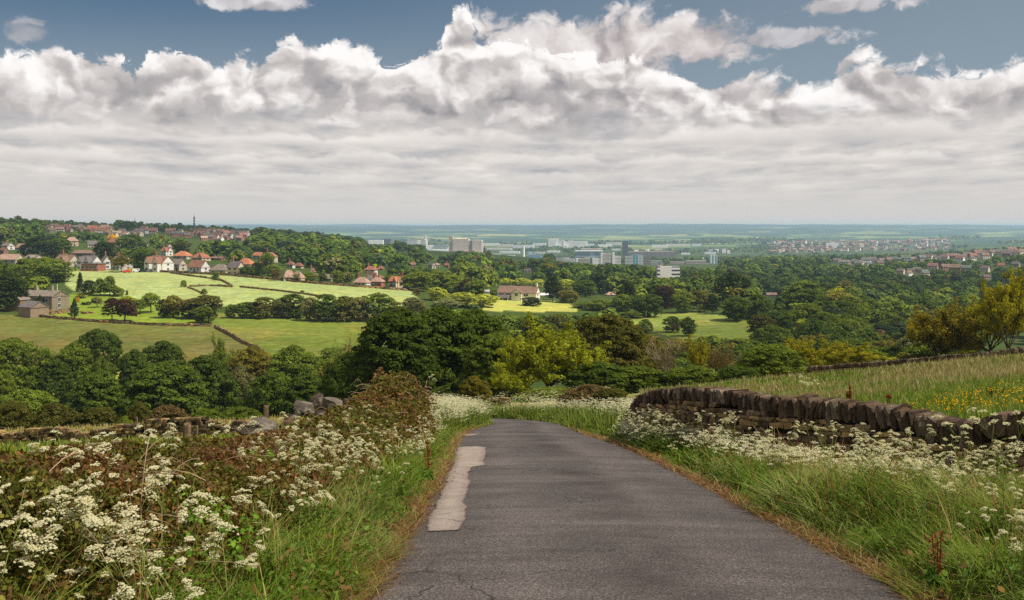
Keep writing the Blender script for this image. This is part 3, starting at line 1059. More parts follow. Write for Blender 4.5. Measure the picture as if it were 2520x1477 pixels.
PAL = {
    'dark': (0.092, 0.133, 0.019), 'deep': (0.043, 0.062, 0.013), 'mid': (0.140, 0.185, 0.023), 'fresh': (0.181, 0.228, 0.025),
    'lime': (0.42, 0.45, 0.060), 'olive': (0.201, 0.174, 0.025), 'gold': (0.33, 0.305, 0.020), 'bronze': (0.24, 0.200, 0.020),
    'yell': (0.33, 0.35, 0.026), 'grey': (0.201, 0.194, 0.070), 'brown': (0.181, 0.123, 0.048), 'maroon': (0.071, 0.036, 0.021),
    'blue': (0.070, 0.101, 0.040), 'flame': (0.620, 0.380, 0.010), 'willow': (0.255, 0.268, 0.101), 'scrub': (0.123, 0.118, 0.023),
}
N_TREE = [0]
TREES = []          # (px, distance, width px, top row) of every tree placed by hand


def plant(kind, px, d, vtop, wpx, colour, name, label, cat='tree', group=None, rot=None, dz=0.0):
    i = N_TREE[0]; N_TREE[0] += 1
    var = TPL[kind]
    crown, trunk = var[i % len(var)]
    p = at(px, d)
    h = max(0.5, (HV - vtop) * mpp(d) - p.z)
    w = wpx * mpp(d) * {'conifer': 1.0, 'cypress': 1.0, 'airy': 1.12, 'bare': 1.1, 'twiggy': 1.1}.get(kind, 1.18)
    o = link(name, None, None, p + Vector((0, 0, dz)))
    o.empty_display_size = 1.0
    o.scale = (w, w, h)
    o.rotation_euler = (0, 0, rot if rot is not None else (i * 2.399) % 6.283)
    tag(o, label, cat, group)
    c = PAL[colour] if isinstance(colour, str) else colour
    k = 0.88 + 0.24 * ((i * 0.6180339) % 1)
    pc = link('crown' if 'bush' not in kind else 'foliage', crown, o, None, tuple(min(1, q * k) for q in c))
    link('trunk' if 'bush' not in kind else 'stem', trunk, o)
    TREES.append((px, d, wpx, vtop))
    return o


ORD = ['first', 'second', 'third', 'fourth', 'fifth', 'sixth', 'seventh', 'eighth', 'ninth', 'tenth', 'eleventh', 'twelfth', 'thirteenth', 'fourteenth', 'fifteenth', 'sixteenth']

# --- the big trees at the foot of the lane, and what grows round them
for a in [
    ('syc', 402, 99, 309, 92, 'dark', 'sycamore_tree', 'huge dark layered sycamore where the lane disappears, leftmost of the big crowns'),
    ('syc', 440, 103, 307, 74, 'dark', 'sycamore_tree', 'dark layered sycamore joining the leftmost giant to its neighbour'),
    ('syc', 352, 112, 352, 44, 'dark', 'sycamore_tree', 'low dark side crown tucked under the huge leftmost sycamore'),
    ('syc', 474, 106, 310, 86, 'dark', 'sycamore_tree', 'dark layered sycamore between the leftmost giant and the yellow green ash'),
    ('syc', 497, 93, 333, 60, 'mid', 'sycamore_tree', 'lower rounded sycamore crown just behind the yellow green ash'),
    ('airy', 549, 82, 312, 108, 'yell', 'ash_tree', 'yellow green open ash tree standing above the bend of the lane'),
    ('airy', 506, 78, 358, 40, 'yell', 'ash_sapling', 'slender yellow green ash sapling left of the big ash'),
    ('airy', 528, 80, 335, 64, 'yell', 'ash_sapling', 'smaller yellow green ash crowding the left side of the big ash'),
    ('airy', 578, 81, 338, 60, 'yell', 'ash_sapling', 'smaller yellow green ash crowding the dark olive maple'),
    ('near', 606, 97, 314, 74, 'scrub', 'maple_tree', 'tall olive dark tree directly right of the yellow green ash'),
    ('near', 640, 100, 334, 54, 'olive', 'maple_tree', 'olive green tree beside the pale bare tree'),
    ('nearbush', 596, 80, 362, 66, 'dark', 'dense_bush', 'dark dense bush below the tall olive tree right of the ash'),
    ('nearbush', 640, 82, 366, 60, 'mid', 'dense_bush', 'mid green bush at the foot of the pale bare tree'),
    ('nearbush', 474, 72, 376, 29, 'olive', 'hawthorn_bush', 'small olive bush in front of the dark trunks of the big sycamores', 'bush'),
    ('nearbush', 552, 70, 388, 52, 'fresh', 'roadside_bush', 'leafy green growth round the foot of the yellow green ash', 'bush'),
    ('bare', 667, 84, 328, 50, 'olive', 'bare_tree', 'leaning bare tree with pale twisted branches'),
    ('airy', 697, 92, 336, 26, 'gold', 'young_ash_tree', 'small golden green tree right of the pale bare tree'),
    ('twiggy', 719, 94, 340, 42, 'brown', 'twiggy_tree', 'brown twiggy tree with a dark forked trunk'),
    ('twiggy', 748, 112, 350, 30, 'brown', 'twiggy_tree', 'brown twiggy tree behind the dark bushy tree by the wall'),
    ('nearbush', 692, 80, 366, 56, 'mid', 'elder_bush', 'mid green elder bush below the brown twiggy tree', 'bush'),
    ('nearbush', 738, 78, 366, 44, 'dark', 'elder_bush', 'dark elder bush just over the wall from the pale bare tree', 'bush'),
    ('near', 770, 88, 344, 54, 'mid', 'bushy_tree', 'round dense green tree rising over the meeting point of two walls'),
    ('airy', 800, 102, 338, 52, 'gold', 'golden_shrub', 'golden yellow shrub behind the round dense green tree', 'shrub'),
    ('airy', 842, 104, 336, 70, 'gold', 'golden_shrub', 'broad golden brown shrub in front of the wooded valley', 'shrub'),
    ('airy', 818, 108, 348, 50, 'yell', 'golden_shrub', 'yellow green shrub filling the gap between two golden shrubs', 'shrub'),
    ('nearbush', 896, 140, 346, 24, 'deep', 'holly_bush', 'small dark bush just right of the broad golden brown shrub', 'bush'),
    ('nearbush', 912, 165, 334, 40, 'willow', 'willow_bush', 'pale grey green willow bush beyond the upper field wall', 'bush'),
    ('nearbush', 922, 112, 354, 44, 'scrub', 'scrub_bush', 'dull green bush behind the upper field wall', 'bush'),
    ('nearbush', 878, 112, 360, 30, 'grey', 'scrub_bush', 'low greyish bush behind the middle of the upper field wall', 'bush'),
    ('airy', 938, 112, 298, 72, 'bronze', 'oak_tree', 'bronze leaved young oak behind the upper field wall, leftmost of three'),
    ('airy', 990, 110, 280, 84, 'bronze', 'oak_tree', 'bronze leaved oak with dark trunk, middle of three beyond the wall'),
    ('airy', 1036, 108, 262, 84, 'gold', 'oak_tree', 'tall golden oak cut by the edge of the view'),
    ('airy', 1008, 104, 264, 62, 'gold', 'oak_tree', 'golden oak overlapping the bronze oak at the edge of view'),
    ('airy', 958, 113, 318, 52, 'bronze', 'oak_sapling', 'smaller bronze oak filling in below the leftmost one'),
    ('nearbush', 968, 108, 350, 40, 'yell', 'scrub_bush', 'yellow green scrub between the bronze oaks', 'bush'),
]:
    plant(a[0], a[1], a[2], a[3], a[4], a[5], a[6], a[7], a[8] if len(a) > 8 else 'tree')

# --- valley trees below the brow on the other side
for a in [
    ('near', 12, 205, 338, 52, 'mid', 'valley_tree', 'large round tree cut by the edge, below the olive pasture'),
    ('near', 52, 208, 358, 32, 'dark', 'valley_tree', 'dark low spreading tree above the paddock wall'),
    ('near', 74, 214, 343, 36, 'mid', 'valley_tree', 'round mid green tree above the paddock, under the tall dark tree'),
    ('near', 97, 232, 329, 40, 'dark', 'valley_tree', 'tall dark tree rising alone against the olive pasture'),
    ('nearbush', 101, 205, 357, 22, 'mid', 'valley_bush', 'small bushy tree at the foot of the tall dark tree', 'bush'),
    ('near', 135, 205, 350, 34, 'dark', 'valley_tree', 'dark tree leaning on the round crown right of the paddock gap'),
    ('near', 163, 214, 341, 40, 'dark', 'valley_tree', 'dark round crown right of the paddock gap'),
    ('syc', 102, 152, 371, 56, 'dark', 'valley_sycamore', 'dark layered sycamore nearest the paddock, with a bluish sheen'),
    ('syc', 166, 150, 362, 76, 'dark', 'valley_sycamore', 'biggest layered sycamore in the valley, its crown a smooth dome'),
    ('syc', 206, 168, 356, 54, 'dark', 'valley_sycamore', 'dark sycamore close behind the dome shaped one'),
    ('airy', 224, 232, 333, 30, 'fresh', 'valley_ash', 'slim open ash standing against the olive pasture'),
    ('near', 252, 202, 347, 50, 'olive', 'valley_tree', 'olive yellow domed tree left of the yellowish pasture'),
    ('nearbush', 241, 180, 366, 32, 'grey', 'valley_willow', 'dusty grey green bush in front of the olive yellow tree', 'bush'),
    ('near', 26, 142, 389, 60, 'mid', 'valley_tree', 'soft feathery tree below the paddock'),
    ('near', 2, 168, 371, 30, 'fresh', 'valley_tree', 'fresh green tree cut by the edge, beside the paddock'),
    ('nearbush', 12, 92, 401, 44, 'scrub', 'brow_bush', 'dark olive bush at the brow, leftmost of the row', 'bush'),
    ('nearbush', 52, 93, 404, 58, 'scrub', 'brow_bush', 'dark olive bush at the brow, second of the row', 'bush'),
    ('nearbush', 98, 94, 407, 46, 'scrub', 'brow_bush', 'dark olive bush at the brow, third of the row', 'bush'),
    ('nearbush', 138, 96, 402, 24, 'scrub', 'brow_bush', 'narrow dark bush at the brow behind the thin post', 'bush'),
    ('nearbush', 168, 92, 405, 46, 'brown', 'brow_bush', 'brownish rounded bush at the brow', 'bush'),
    ('nearbush', 125, 84, 416, 16, 'fresh', 'brow_bush', 'tiny bright green bush at the brow', 'bush'),
    ('nearbush', 206, 90, 409, 40, 'mid', 'bramble_hedge', 'low green hedge along the brow, its first clump', 'hedge'),
    ('nearbush', 240, 88, 407, 44, 'mid', 'bramble_hedge', 'low green hedge along the brow, its second clump', 'hedge'),
    ('near', 294, 190, 346, 56, 'mid', 'valley_tree', 'broad green tree in front of the yellowish pasture'),
    ('near', 272, 142, 372, 50, 'dark', 'valley_tree', 'dark tree just beyond the boulders, one of two overlapping crowns'),
    ('syc', 308, 136, 374, 52, 'dark', 'valley_sycamore', 'dark sycamore just beyond the boulders, nearer of two overlapping crowns'),
    ('syc', 340, 130, 369, 44, 'dark', 'valley_sycamore', 'small sycamore between the boulders and the giant sycamores'),
    ('twiggy', 342, 182, 340, 28, 'fresh', 'valley_ash', 'thin twiggy young tree against the yellowish pasture'),
    ('nearbush', 330, 175, 362, 30, 'olive', 'valley_bush', 'olive undergrowth below the thin twiggy tree', 'bush'),
    ('twiggy', 352, 150, 330, 26, 'brown', 'twiggy_tree', 'brown leafless bush beside the crown of the giant sycamore'),
]:
    plant(a[0], a[1], a[2], a[3], a[4], a[5], a[6], a[7], a[8] if len(a) > 8 else 'tree')

# --- hedge of trees between the hay meadow and the pastures
row = [(163, 12, 299, 'deep'), (173, 16, 295, 'olive'), (190, 18, 299, 'brown'), (206, 36, 295, 'scrub'), (231, 10, 304, 'mid'), (247, 20, 302, 'dark'), (264, 24, 297, 'scrub'),
       (281, 20, 298, 'grey'), (293, 26, 293.5, 'dark'), (310, 16, 297, 'grey'), (326, 26, 294, 'dark'), (345, 27, 296, 'scrub'), (359, 20, 297, 'grey'), (378, 30, 293, 'mid'), (396, 16, 302, 'scrub'), (413, 22, 297, 'grey')]
for i, (px, w, vt, c) in enumerate(row):
    d = d_at(px, 318 if px < 300 else 321, 300, 430)
    plant('mid', px, d, vt, w, c, 'hedgerow_tree', '%s hedgerow tree below the hay meadow, %s from the farmhouse end' % ({'deep': 'clipped dark', 'olive': 'olive green', 'brown': 'brownish', 'scrub': 'dull dark', 'mid': 'fresh green', 'dark': 'dense dark', 'grey': 'greyish flowering'}[c], ORD[i]), 'tree', 'trees in the hedge below the hay meadow')
for a in [
    ('mid', 203.5, 323, 306, 19.5, 'mid', 'round_tree', 'compact round tree at the corner of lawn and zigzag wall'),
    ('bush', 341, 322, 313, 10, 'grey', 'hawthorn_bush', 'small pale bush standing out below the hedge of trees', 'bush'),
    ('lolly', 173.5, 317, 303, 10.5, 'lime', 'ornamental_tree', 'small yellow green ball headed tree on the garden lawn'),
    ('lolly', 151, 312.5, 293, 13.5, 'fresh', 'ornamental_tree', 'upright fresh green tree at the top of the garden lawn'),
    ('lolly', 140, 314, 299.5, 11.5, 'mid', 'ornamental_tree', 'dark green ball headed tree on the lawn beside the maroon pair'),
    ('pine', 112, 320.5, 298, 15, 'maroon', 'copper_tree', 'maroon brown tree on the lawn, slimmer of the leaning pair'),
    ('pine', 125, 322, 299, 20, 'maroon', 'copper_tree', 'maroon brown tree on the lawn, wider of the leaning pair'),
    ('mid', 127, 311, 296, 17, 'yell', 'ornamental_tree', 'yellow green tree behind the maroon pair'),
    ('conifer', 74.4, 318, 298, 12.5, 'blue', 'fir_tree', 'blue green fir at the lower edge of the garden'),
    ('conifer', 40, 314.5, 295, 7.5, 'deep', 'fir_tree', 'narrow dark fir in front of the stone barn'),
    ('lolly', 97, 307.5, 297, 10, 'grey', 'weeping_tree', 'small weeping tree on the upper lawn'),
    ('cypress', 80, 291.5, 272.5, 8, 'deep', 'cypress_tree', 'tall pointed cypress behind the farmhouse'),
    ('mid', 89, 294, 280, 12.5, 'deep', 'garden_tree', 'round dark tree beside the pointed cypress'),
    ('tall', 100, 295.5, 278, 14, 'mid', 'garden_tree', 'green tree on a clear trunk, left of the meadow edge pair'),
    ('tall', 110, 295.5, 276, 16, 'mid', 'garden_tree', 'spreading green tree on a clear trunk, right of the meadow edge pair'),
    ('mid', 117.5, 296.5, 287, 11, 'fresh', 'garden_tree', 'small fresh tree tucked under the spreading meadow edge tree'),
    ('cypress', 127, 295, 290, 3, 'deep', 'cypress_tree', 'tiny pointed cypress at the top of the lawn'),
    ('bush', 83.5, 305, 302.2, 4.6, 'deep', 'clipped_bush', 'left one of two clipped dark balls on the lawn terrace', 'bush'),
    ('bush', 88.3, 305, 301.5, 4.8, 'deep', 'clipped_bush', 'right one of two clipped dark balls on the lawn terrace', 'bush'),
    ('bush', 54, 304, 298.5, 6, 'gold', 'golden_bush', 'golden clipped bush on the farmhouse terrace', 'bush'),
    ('bush', 64.5, 302.5, 298, 6, 'willow', 'silver_bush', 'silvery bush under the farmhouse wall', 'bush'),
    ('bush', 77.5, 302, 297.5, 4.5, 'flame', 'yellow_bush', 'bright yellow flowering bush right of the farmhouse', 'bush'),
    ('bush', 81, 298, 294.5, 9, 'olive', 'low_shrub', 'spreading olive shrub with yellow tips by the farmhouse', 'shrub'),
    ('tall', 8, 311, 273, 34, 'deep', 'farm_tree', 'tall dark tree left of the stone barn'),
    ('mid', 2, 300, 262, 22, 'dark', 'farm_tree', 'dark tree at the edge of view left of the farmhouse'),
    ('mid', 18, 308, 284, 12, 'dark', 'farm_tree', 'dark low tree touching the barn end'),
    ('mid', 23, 283, 258.5, 21, 'fresh', 'farm_tree', 'leafy green tree behind the farmhouse, leftmost of four'),
    ('mid', 33, 279, 257.5, 15, 'mid', 'farm_tree', 'green tree behind the farmhouse chimney, second of four'),
    ('mid', 45, 279, 256.5, 15, 'fresh', 'farm_tree', 'fresh green tree behind the farmhouse roof, third of four'),
    ('mid', 56, 282, 259, 32, 'mid', 'farm_tree', 'big round tree behind the farmhouse, rightmost of four'),
    ('bush', 183.5, 287, 280, 5.6, 'fresh', 'field_bush', 'small bush alone in the hay meadow at the wall bend', 'bush'),
    ('bush', 204, 294, 288.5, 6, 'fresh', 'field_bush', 'small bush in the lower hay meadow below the wall', 'bush'),
    ('mid', 216, 280, 271, 6.5, 'mid', 'field_bush', 'dark bush beside a stump at the top of the hay meadow', 'bush'),
    ('bush', 302, 293.5, 290.5, 4.5, 'dark', 'field_bush', 'tiny dark bush on the low wall across the hay meadow', 'bush'),
]:
    d = d_at(a[1], a[2], 300, 640)
    plant(a[0], a[1], d, a[3], a[4], a[5], a[6], a[7], a[8] if len(a) > 8 else 'tree')

# --- village and slope trees, named for what they stand beside: (kind, px, base row, top row, width, colour, label)
for a in [
    ('mid', 37, 258, 237, 27, 'deep', 'dark broad tree behind the cream bungalow'),
    ('mid', 59, 257, 238, 22, 'dark', 'dark broad tree left of the long brown terrace roof'),
    ('mid', 104, 262, 241, 20, 'deep', 'dark tree right of the long brown terrace roof'),
    ('mid', 112.5, 245, 234.5, 9, 'flame', 'blazing yellow flowering tree behind the brown hipped house'),
    ('mid', 132, 253, 234, 24, 'dark', 'big domed tree between the brown hipped house and the white house'),
    ('mid', 183, 253, 241, 17, 'scrub', 'round olive tree above the orange roofs'),
    ('mid', 145, 271, 248, 21, 'dark', 'dense dark tree close beside the big white house'),
    ('airy', 121, 272, 252, 27, 'olive', 'open olive tree in front of the grey gabled houses'),
    ('bush', 258, 276, 262, 13, 'deep', 'dark bush right of the grey gabled end house'),
    ('mid', 247, 276, 266, 16, 'dark', 'low dark tree beside the last grey house of the street'),
    ('mid', 272, 279, 264, 14, 'fresh', 'fresh tree left of the pink hipped bungalows'),
    ('mid', 267, 269, 252, 12, 'mid', 'upright tree between the orange roofed houses'),
    ('mid', 262, 252, 241, 20, 'fresh', 'sunny tree above the orange roofed houses'),
    ('airy', 275, 281, 268, 12, 'brown', 'brownish flowering tree at the meadow wall'),
    ('airy', 286, 281, 273, 10, 'grey', 'pale blossoming tree in front of the pink bungalow'),
    ('airy', 297, 282, 273, 9, 'willow', 'whitish blossoming tree in front of the second pink bungalow'),
    ('mid', 310, 281, 272, 12, 'fresh', 'small fresh tree right of the pink bungalows'),
    ('mid', 322, 281, 273, 8, 'dark', 'dark little tree on the meadow wall'),
    ('mid', 337, 283, 270, 12, 'fresh', 'blue green tree left of the grey hipped bungalow'),
    ('mid', 347, 283, 272, 10, 'grey', 'greyish tree beside the grey hipped bungalow'),
    ('tall', 387, 285, 275, 7, 'mid', 'slim tree between tan and orange roofed houses'),
    ('mid', 419, 291, 271, 29, 'fresh', 'big bright tree at the corner of the hay meadow'),
    ('bush', 417, 295, 288, 8, 'brown', 'brown bush below the big bright corner tree'),
    ('mid', 438, 291, 271, 20, 'fresh', 'bright tree right of the big corner tree'),
    ('mid', 452, 293, 275, 22, 'fresh', 'yellow green tree next to the bright corner trees'),
    ('mid', 436, 301, 287, 19, 'lime', 'round lime green tree above the giant sycamore'),
    ('mid', 463, 307, 292, 27, 'lime', 'sunlit pale lime tree left of the small lime twin'),
    ('mid', 484, 307, 294, 20, 'lime', 'smaller sunlit pale lime tree above the dark sycamores'),
    ('mid', 446, 308, 299, 22, 'willow', 'greyish flowering bushes between two lime trees'),
    ('mid', 477, 297, 279, 22, 'mid', 'mid green tree behind the pale lime trees'),
    ('mid', 466, 295, 279, 14, 'maroon', 'reddish brown tree behind the pale lime trees'),
    ('mid', 493, 296, 289, 10, 'fresh', 'low bushes left of the white farmhouse'),
    ('tall', 553, 302, 275, 17, 'deep', 'tall dark conifer like tree right of the white farmhouse'),
    ('mid', 567, 303, 290, 20, 'olive', 'olive dome right of the tall dark tree'),
    ('mid', 531, 306, 297, 20, 'blue', 'bluish round bush on the lawn before the white farmhouse'),
    ('mid', 505, 287, 278, 10, 'lime', 'sunlit tree above the white farmhouse roof, first of four'),
    ('mid', 521, 287, 278, 16, 'lime', 'sunlit tree above the white farmhouse roof, second of four'),
    ('mid', 538, 288, 279, 12, 'lime', 'sunlit tree above the white farmhouse gable, third of four'),
    ('mid', 566, 291, 279, 16, 'lime', 'sunlit tree behind the tall dark tree, fourth of four'),
    ('mid', 585, 297, 280, 20, 'dark', 'dark tree left of the maroon beech'),
    ('tall', 629, 311, 281, 22, 'deep', 'black green flat topped pine left of the maroon beech'),
    ('mid', 665, 309, 285.5, 19, 'maroon', 'copper beech with dark maroon crown'),
    ('mid', 648, 317, 294, 30, 'dark', 'dark rounded tree below the copper beech'),
    ('mid', 622, 312, 294, 18, 'mid', 'green tree below the flat topped pine'),
    ('mid', 600, 310, 299, 26, 'fresh', 'bright domed tree above the dark olive maple'),
    ('mid', 581, 308, 302, 16, 'mid', 'low green tree between lawn and the yellow ash'),
    ('bush', 632, 318, 311, 20, 'mid', 'clipped hedge at the top of the sloping field'),
    ('mid', 683, 313, 290, 18, 'fresh', 'fresh tree right of the copper beech'),
    ('mid', 700, 312, 290, 22, 'scrub', 'olive tree above the sloping field hedge'),
    ('tall', 712, 314, 294, 15, 'deep', 'dark pointed tree behind the clipped field hedge'),
    ('airy', 707, 303, 289, 20, 'willow', 'whitish flowering trees above the clipped field hedge'),
    ('mid', 736, 321, 296, 27, 'dark', 'domed dark tree at the top corner of the sloping field'),
    ('mid', 757, 319, 294, 22, 'dark', 'dark tree right of the domed corner tree'),
    ('mid', 672, 332, 316, 16, 'dark', 'round dark tree on the sloping field, left of the brown one'),
    ('twiggy', 678, 333, 320, 18, 'brown', 'brown leafless bush on the sloping field between two dark trees'),
    ('mid', 688, 336, 317, 15, 'dark', 'dark tree on the sloping field, right of the brown one'),
    ('mid', 646, 333, 319, 12, 'mid', 'small green tree at the bottom edge of the sloping field'),
    ('mid', 762, 342, 314, 26, 'scrub', 'olive crown at the end of the sloping field'),
    ('mid', 779, 338, 310, 26, 'dark', 'dark crown behind the end of the sloping field'),
    ('mid', 772, 356, 325, 34, 'mid', 'bushy green tree at the lower end of the sloping field'),
]:
    d = d_at(a[1], a[2], 240, 1200)
    nm = {'bush': 'village_bush', 'airy': 'blossom_tree', 'twiggy': 'leafless_bush', 'tall': 'upright_tree'}.get(a[0], 'broadleaf_tree')
    plant(a[0], a[1], d, a[3], a[4], a[5], nm, a[6], 'bush' if a[0] == 'bush' else 'tree')


# ------------------------------------------------------------------ buildings
def mat_roof(name):
    m, t, out = new_mat(name)
    co = t.node('ShaderNodeTexCoord').outputs['Object']
    f = t.step(t.noise(co, 0.9, 6, 0.65), 0.25, 0.75, 0.72, 1.25)
    w = t.node('ShaderNodeTexWave', wave_type='BANDS', bands_direction='Z')
    t.l.new(co, w.inputs[0]); w.inputs['Scale'].default_value = 1.6; w.inputs['Distortion'].default_value = 0.4
    c = t.vm('SCALE', objcol(t), t.m('MULTIPLY', f, t.step(w.outputs['Fac'], 0.0, 1.0, 0.85, 1.08)))
    principled(t, out, c, 0.85, 0.12)
    return m


def mat_plain(name, col, rough=0.6, spec=0.3):
    m, t, out = new_mat(name)
    principled(t, out, col, rough, spec)
    return m


M_WALL = mat_noise('house_wall', None, 0.16, 0.5, 0.9, 0.12, True)
M_ROOF = mat_roof('house_roof')
M_GLASS = mat_plain('window_glass', (0.018, 0.02, 0.024), 0.3, 0.2)
M_FRAME = mat_plain('white_paint', (0.72, 0.71, 0.68), 0.5)
M_DOOR = mat_noise('door_paint', None, 0.1, 2.0, 0.5, 0.3, True)

WALLC = {'cream': (0.44, 0.38, 0.29), 'white': (0.58, 0.56, 0.53), 'grey': (0.42, 0.38, 0.34), 'stone': (0.30, 0.235, 0.165), 'brick': (0.30, 0.11, 0.075), 'buff': (0.50, 0.40, 0.29), 'dark': (0.15, 0.115, 0.09)}
ROOFC = {'slate': (0.135, 0.118, 0.112), 'brown': (0.20, 0.125, 0.092), 'pink': (0.34, 0.215, 0.165), 'red': (0.29, 0.115, 0.075), 'orange': (0.40, 0.155, 0.082), 'stone': (0.19, 0.155, 0.125), 'rust': (0.22, 0.108, 0.074)}


def window_mesh():
    b = MB()
    b.box((0, -0.03, 0), (1.0, 0.10, 1.0))
    me = b.mesh('window', M_FRAME)
    p = MB()
    for x in (-0.25, 0.25):
        p.box((x * 0.95, -0.085, 0), (0.42, 0.02, 0.86))
    return me, p.mesh('pane', M_GLASS)


ME_WIN, ME_PANE = window_mesh()
ME_DOOR = MB().box((0, -0.04, 0.5), (1.0, 0.08, 1.0)).mesh('door', M_DOOR)


def gable_meshes(L, W, he, hr, hip=0.0, over=0.35):
    """wall shell with gables and a roof of real thickness; ridge along x"""
    x, y = L / 2, W / 2
    w = MB()
    k = x - hip
    base = -1.5
    if hip > 0:
        w.box((0, 0, (he + base) / 2), (L, W, he - base))
    else:
        w.poly([(-x, -y, base), (x, -y, base), (x, y, base), (-x, y, base), (-x, -y, he), (x, -y, he), (x, y, he), (-x, y, he), (-x, 0, hr - .05), (x, 0, hr - .05)],
               [(0, 1, 5, 4), (2, 3, 7, 6), (1, 2, 6, 9, 5), (3, 0, 4, 8, 7), (3, 2, 1, 0), (4, 5, 9, 8), (6, 7, 8, 9)])
    r = MB()
    X, Y = x + over, y + over
    s = (hr - he) / y
    ze = he - s * over * 0.9
    th = 0.22
    up = [(-X, -Y, ze), (X, -Y, ze), (X, Y, ze), (-X, Y, ze), (-(X if not hip else k), 0, hr), ((X if not hip else k), 0, hr)]
    lo = [(a, b_, c - th) for a, b_, c in up]
    f = [(0, 1, 5, 4), (2, 3, 4, 5), (1, 2, 5), (3, 0, 4)]
    fl = [tuple(6 + i for i in reversed(q)) for q in f]
    r.poly(up + lo, f + fl + [(0, 6, 7, 1), (1, 7, 8, 2), (2, 8, 9, 3), (3, 9, 6, 0)])
    if not hip:
        r.f = [q for q in r.f if q not in ((1, 2, 5), (3, 0, 4), tuple(6 + i for i in reversed((1, 2, 5))), tuple(6 + i for i in reversed((3, 0, 4))))]
        r.f += [(1, 5, 11, 7), (5, 2, 8, 11), (3, 4, 10, 9), (4, 0, 6, 10)]
    return w, r


HOUSES = []
_hm = {}


def put_window(parent, loc, w, h, rz=0.0):
    o = link('window', ME_WIN, parent, loc)
    o.scale = (w, 1.0, h)
    o.rotation_euler = (0, 0, rz)
    link('pane', ME_PANE, o)
    return o


def house(px, vbase, vtop, wpx, lo, hi, label, wall='cream', roof='brown', kind='gable', rz=-0.45, chim=1, bay=0, ratio=0.66, storeys=2, eave=None, name='house', group=None, cat='house', deep=1.0, win=True, d=None):
    d = d or d_at(px, vbase, lo, hi)
    p = at(px, d)
    wm = wpx * mpp(d)
    H = (HV - vtop) * mpp(d) - p.z
    L = wm / (abs(math.cos(rz)) + ratio * abs(math.sin(rz)))
    W = L * ratio * deep
    e = eave or (0.60 if storeys == 2 else 0.46)
    he = H * e
    o = link(name, None, None, p)
    o.rotation_euler = (0, 0, rz + math.atan2(-p.x, p.y) * 0.0)
    tag(o, label, cat, group)
    wb, rb = gable_meshes(L, W, he, H, (W * 0.48 if kind == 'hip' else 0.0))
    wc, rc = WALLC[wall], ROOFC[roof]
    wb.build('wall', M_WALL, o, color=wc)
    ro = rb.build('roof', M_ROOF, o, color=rc)
    for i in range(chim):
        cx = (-0.32 if i == 0 else 0.30) * L
        c = MB().box((cx, 0.06 * W, H + 0.25), (0.9, 0.6, H - he + 1.0))
        c.box((cx - 0.2, 0.06 * W, H + (H - he + 1.0) / 2 + 0.45), (0.25, 0.25, 0.4)).box((cx + 0.2, 0.06 * W, H + (H - he + 1.0) / 2 + 0.45), (0.25, 0.25, 0.4))
        c.build('chimney', M_WALL, ro, color=WALLC['brick'] if wall != 'stone' else WALLC['stone'])
    if win:
        n = max(2, int(L / 3.6))
        fl = [he * 0.30, he * 0.76] if storeys == 2 else [he * 0.52]
        wh = 1.25 if storeys == 2 else 1.2
        for z in fl:
            for i in range(n):
                if z < he * 0.5 and i == n // 2 and storeys == 2:
                    continue
                put_window(o, (-L / 2 + L * (i + 0.5) / n, -W / 2 - 0.02, z), 1.7, wh)
        dr = link('door', ME_DOOR, o, (-L / 2 + L * (n // 2 + (0.5 if storeys == 2 else 0.0)) / n, -W / 2 - 0.02, 0.0), (0.10, 0.05, 0.035))
        dr.scale = (1.0, 1.0, 2.0)
        s = 1 if rz < 0 else -1
        if kind == 'gable':
            for z in fl:
                put_window(o, (s * (L / 2 + 0.02), 0, z), 1.6, wh, s * math.pi / 2)
        elif W > 6:
            put_window(o, (s * (L / 2 + 0.02), 0, fl[-1]), 1.6, wh, s * math.pi / 2)
    for i in range(bay):
        bw = L * 0.30
        bx = L * ((0.30 if i == 0 else -0.22) if rz < 0 else (-0.30 if i == 0 else 0.22))
        gw, gr = gable_meshes(W * 0.5, bw, he, he + (H - he) * 0.85, 0, 0.25)
        for q, nm, mt, cc in ((gw, 'gable_bay', M_WALL, wc), (gr, 'gable_roof', M_ROOF, rc)):
            q.v = [(bx + y, -W / 2 - W * 0.10 + x * -1.0 + 0.12, z) for x, y, z in q.v]
            q.f = [tuple(f) for f in q.f]
            b_ = q.build(nm, mt, o, color=cc)
            if nm == 'gable_bay':
                gb = b_
        fy = -W / 2 - W * 0.10 - W * 0.25 + 0.10
        for z in ([he * 0.3, he * 0.85] if storeys == 2 else [he * 0.5]):
            put_window(o, (bx, fy, z), min(1.9, bw * 0.6), 1.3)
    HOUSES.append((px, d, wpx, vbase, vtop))
    return o


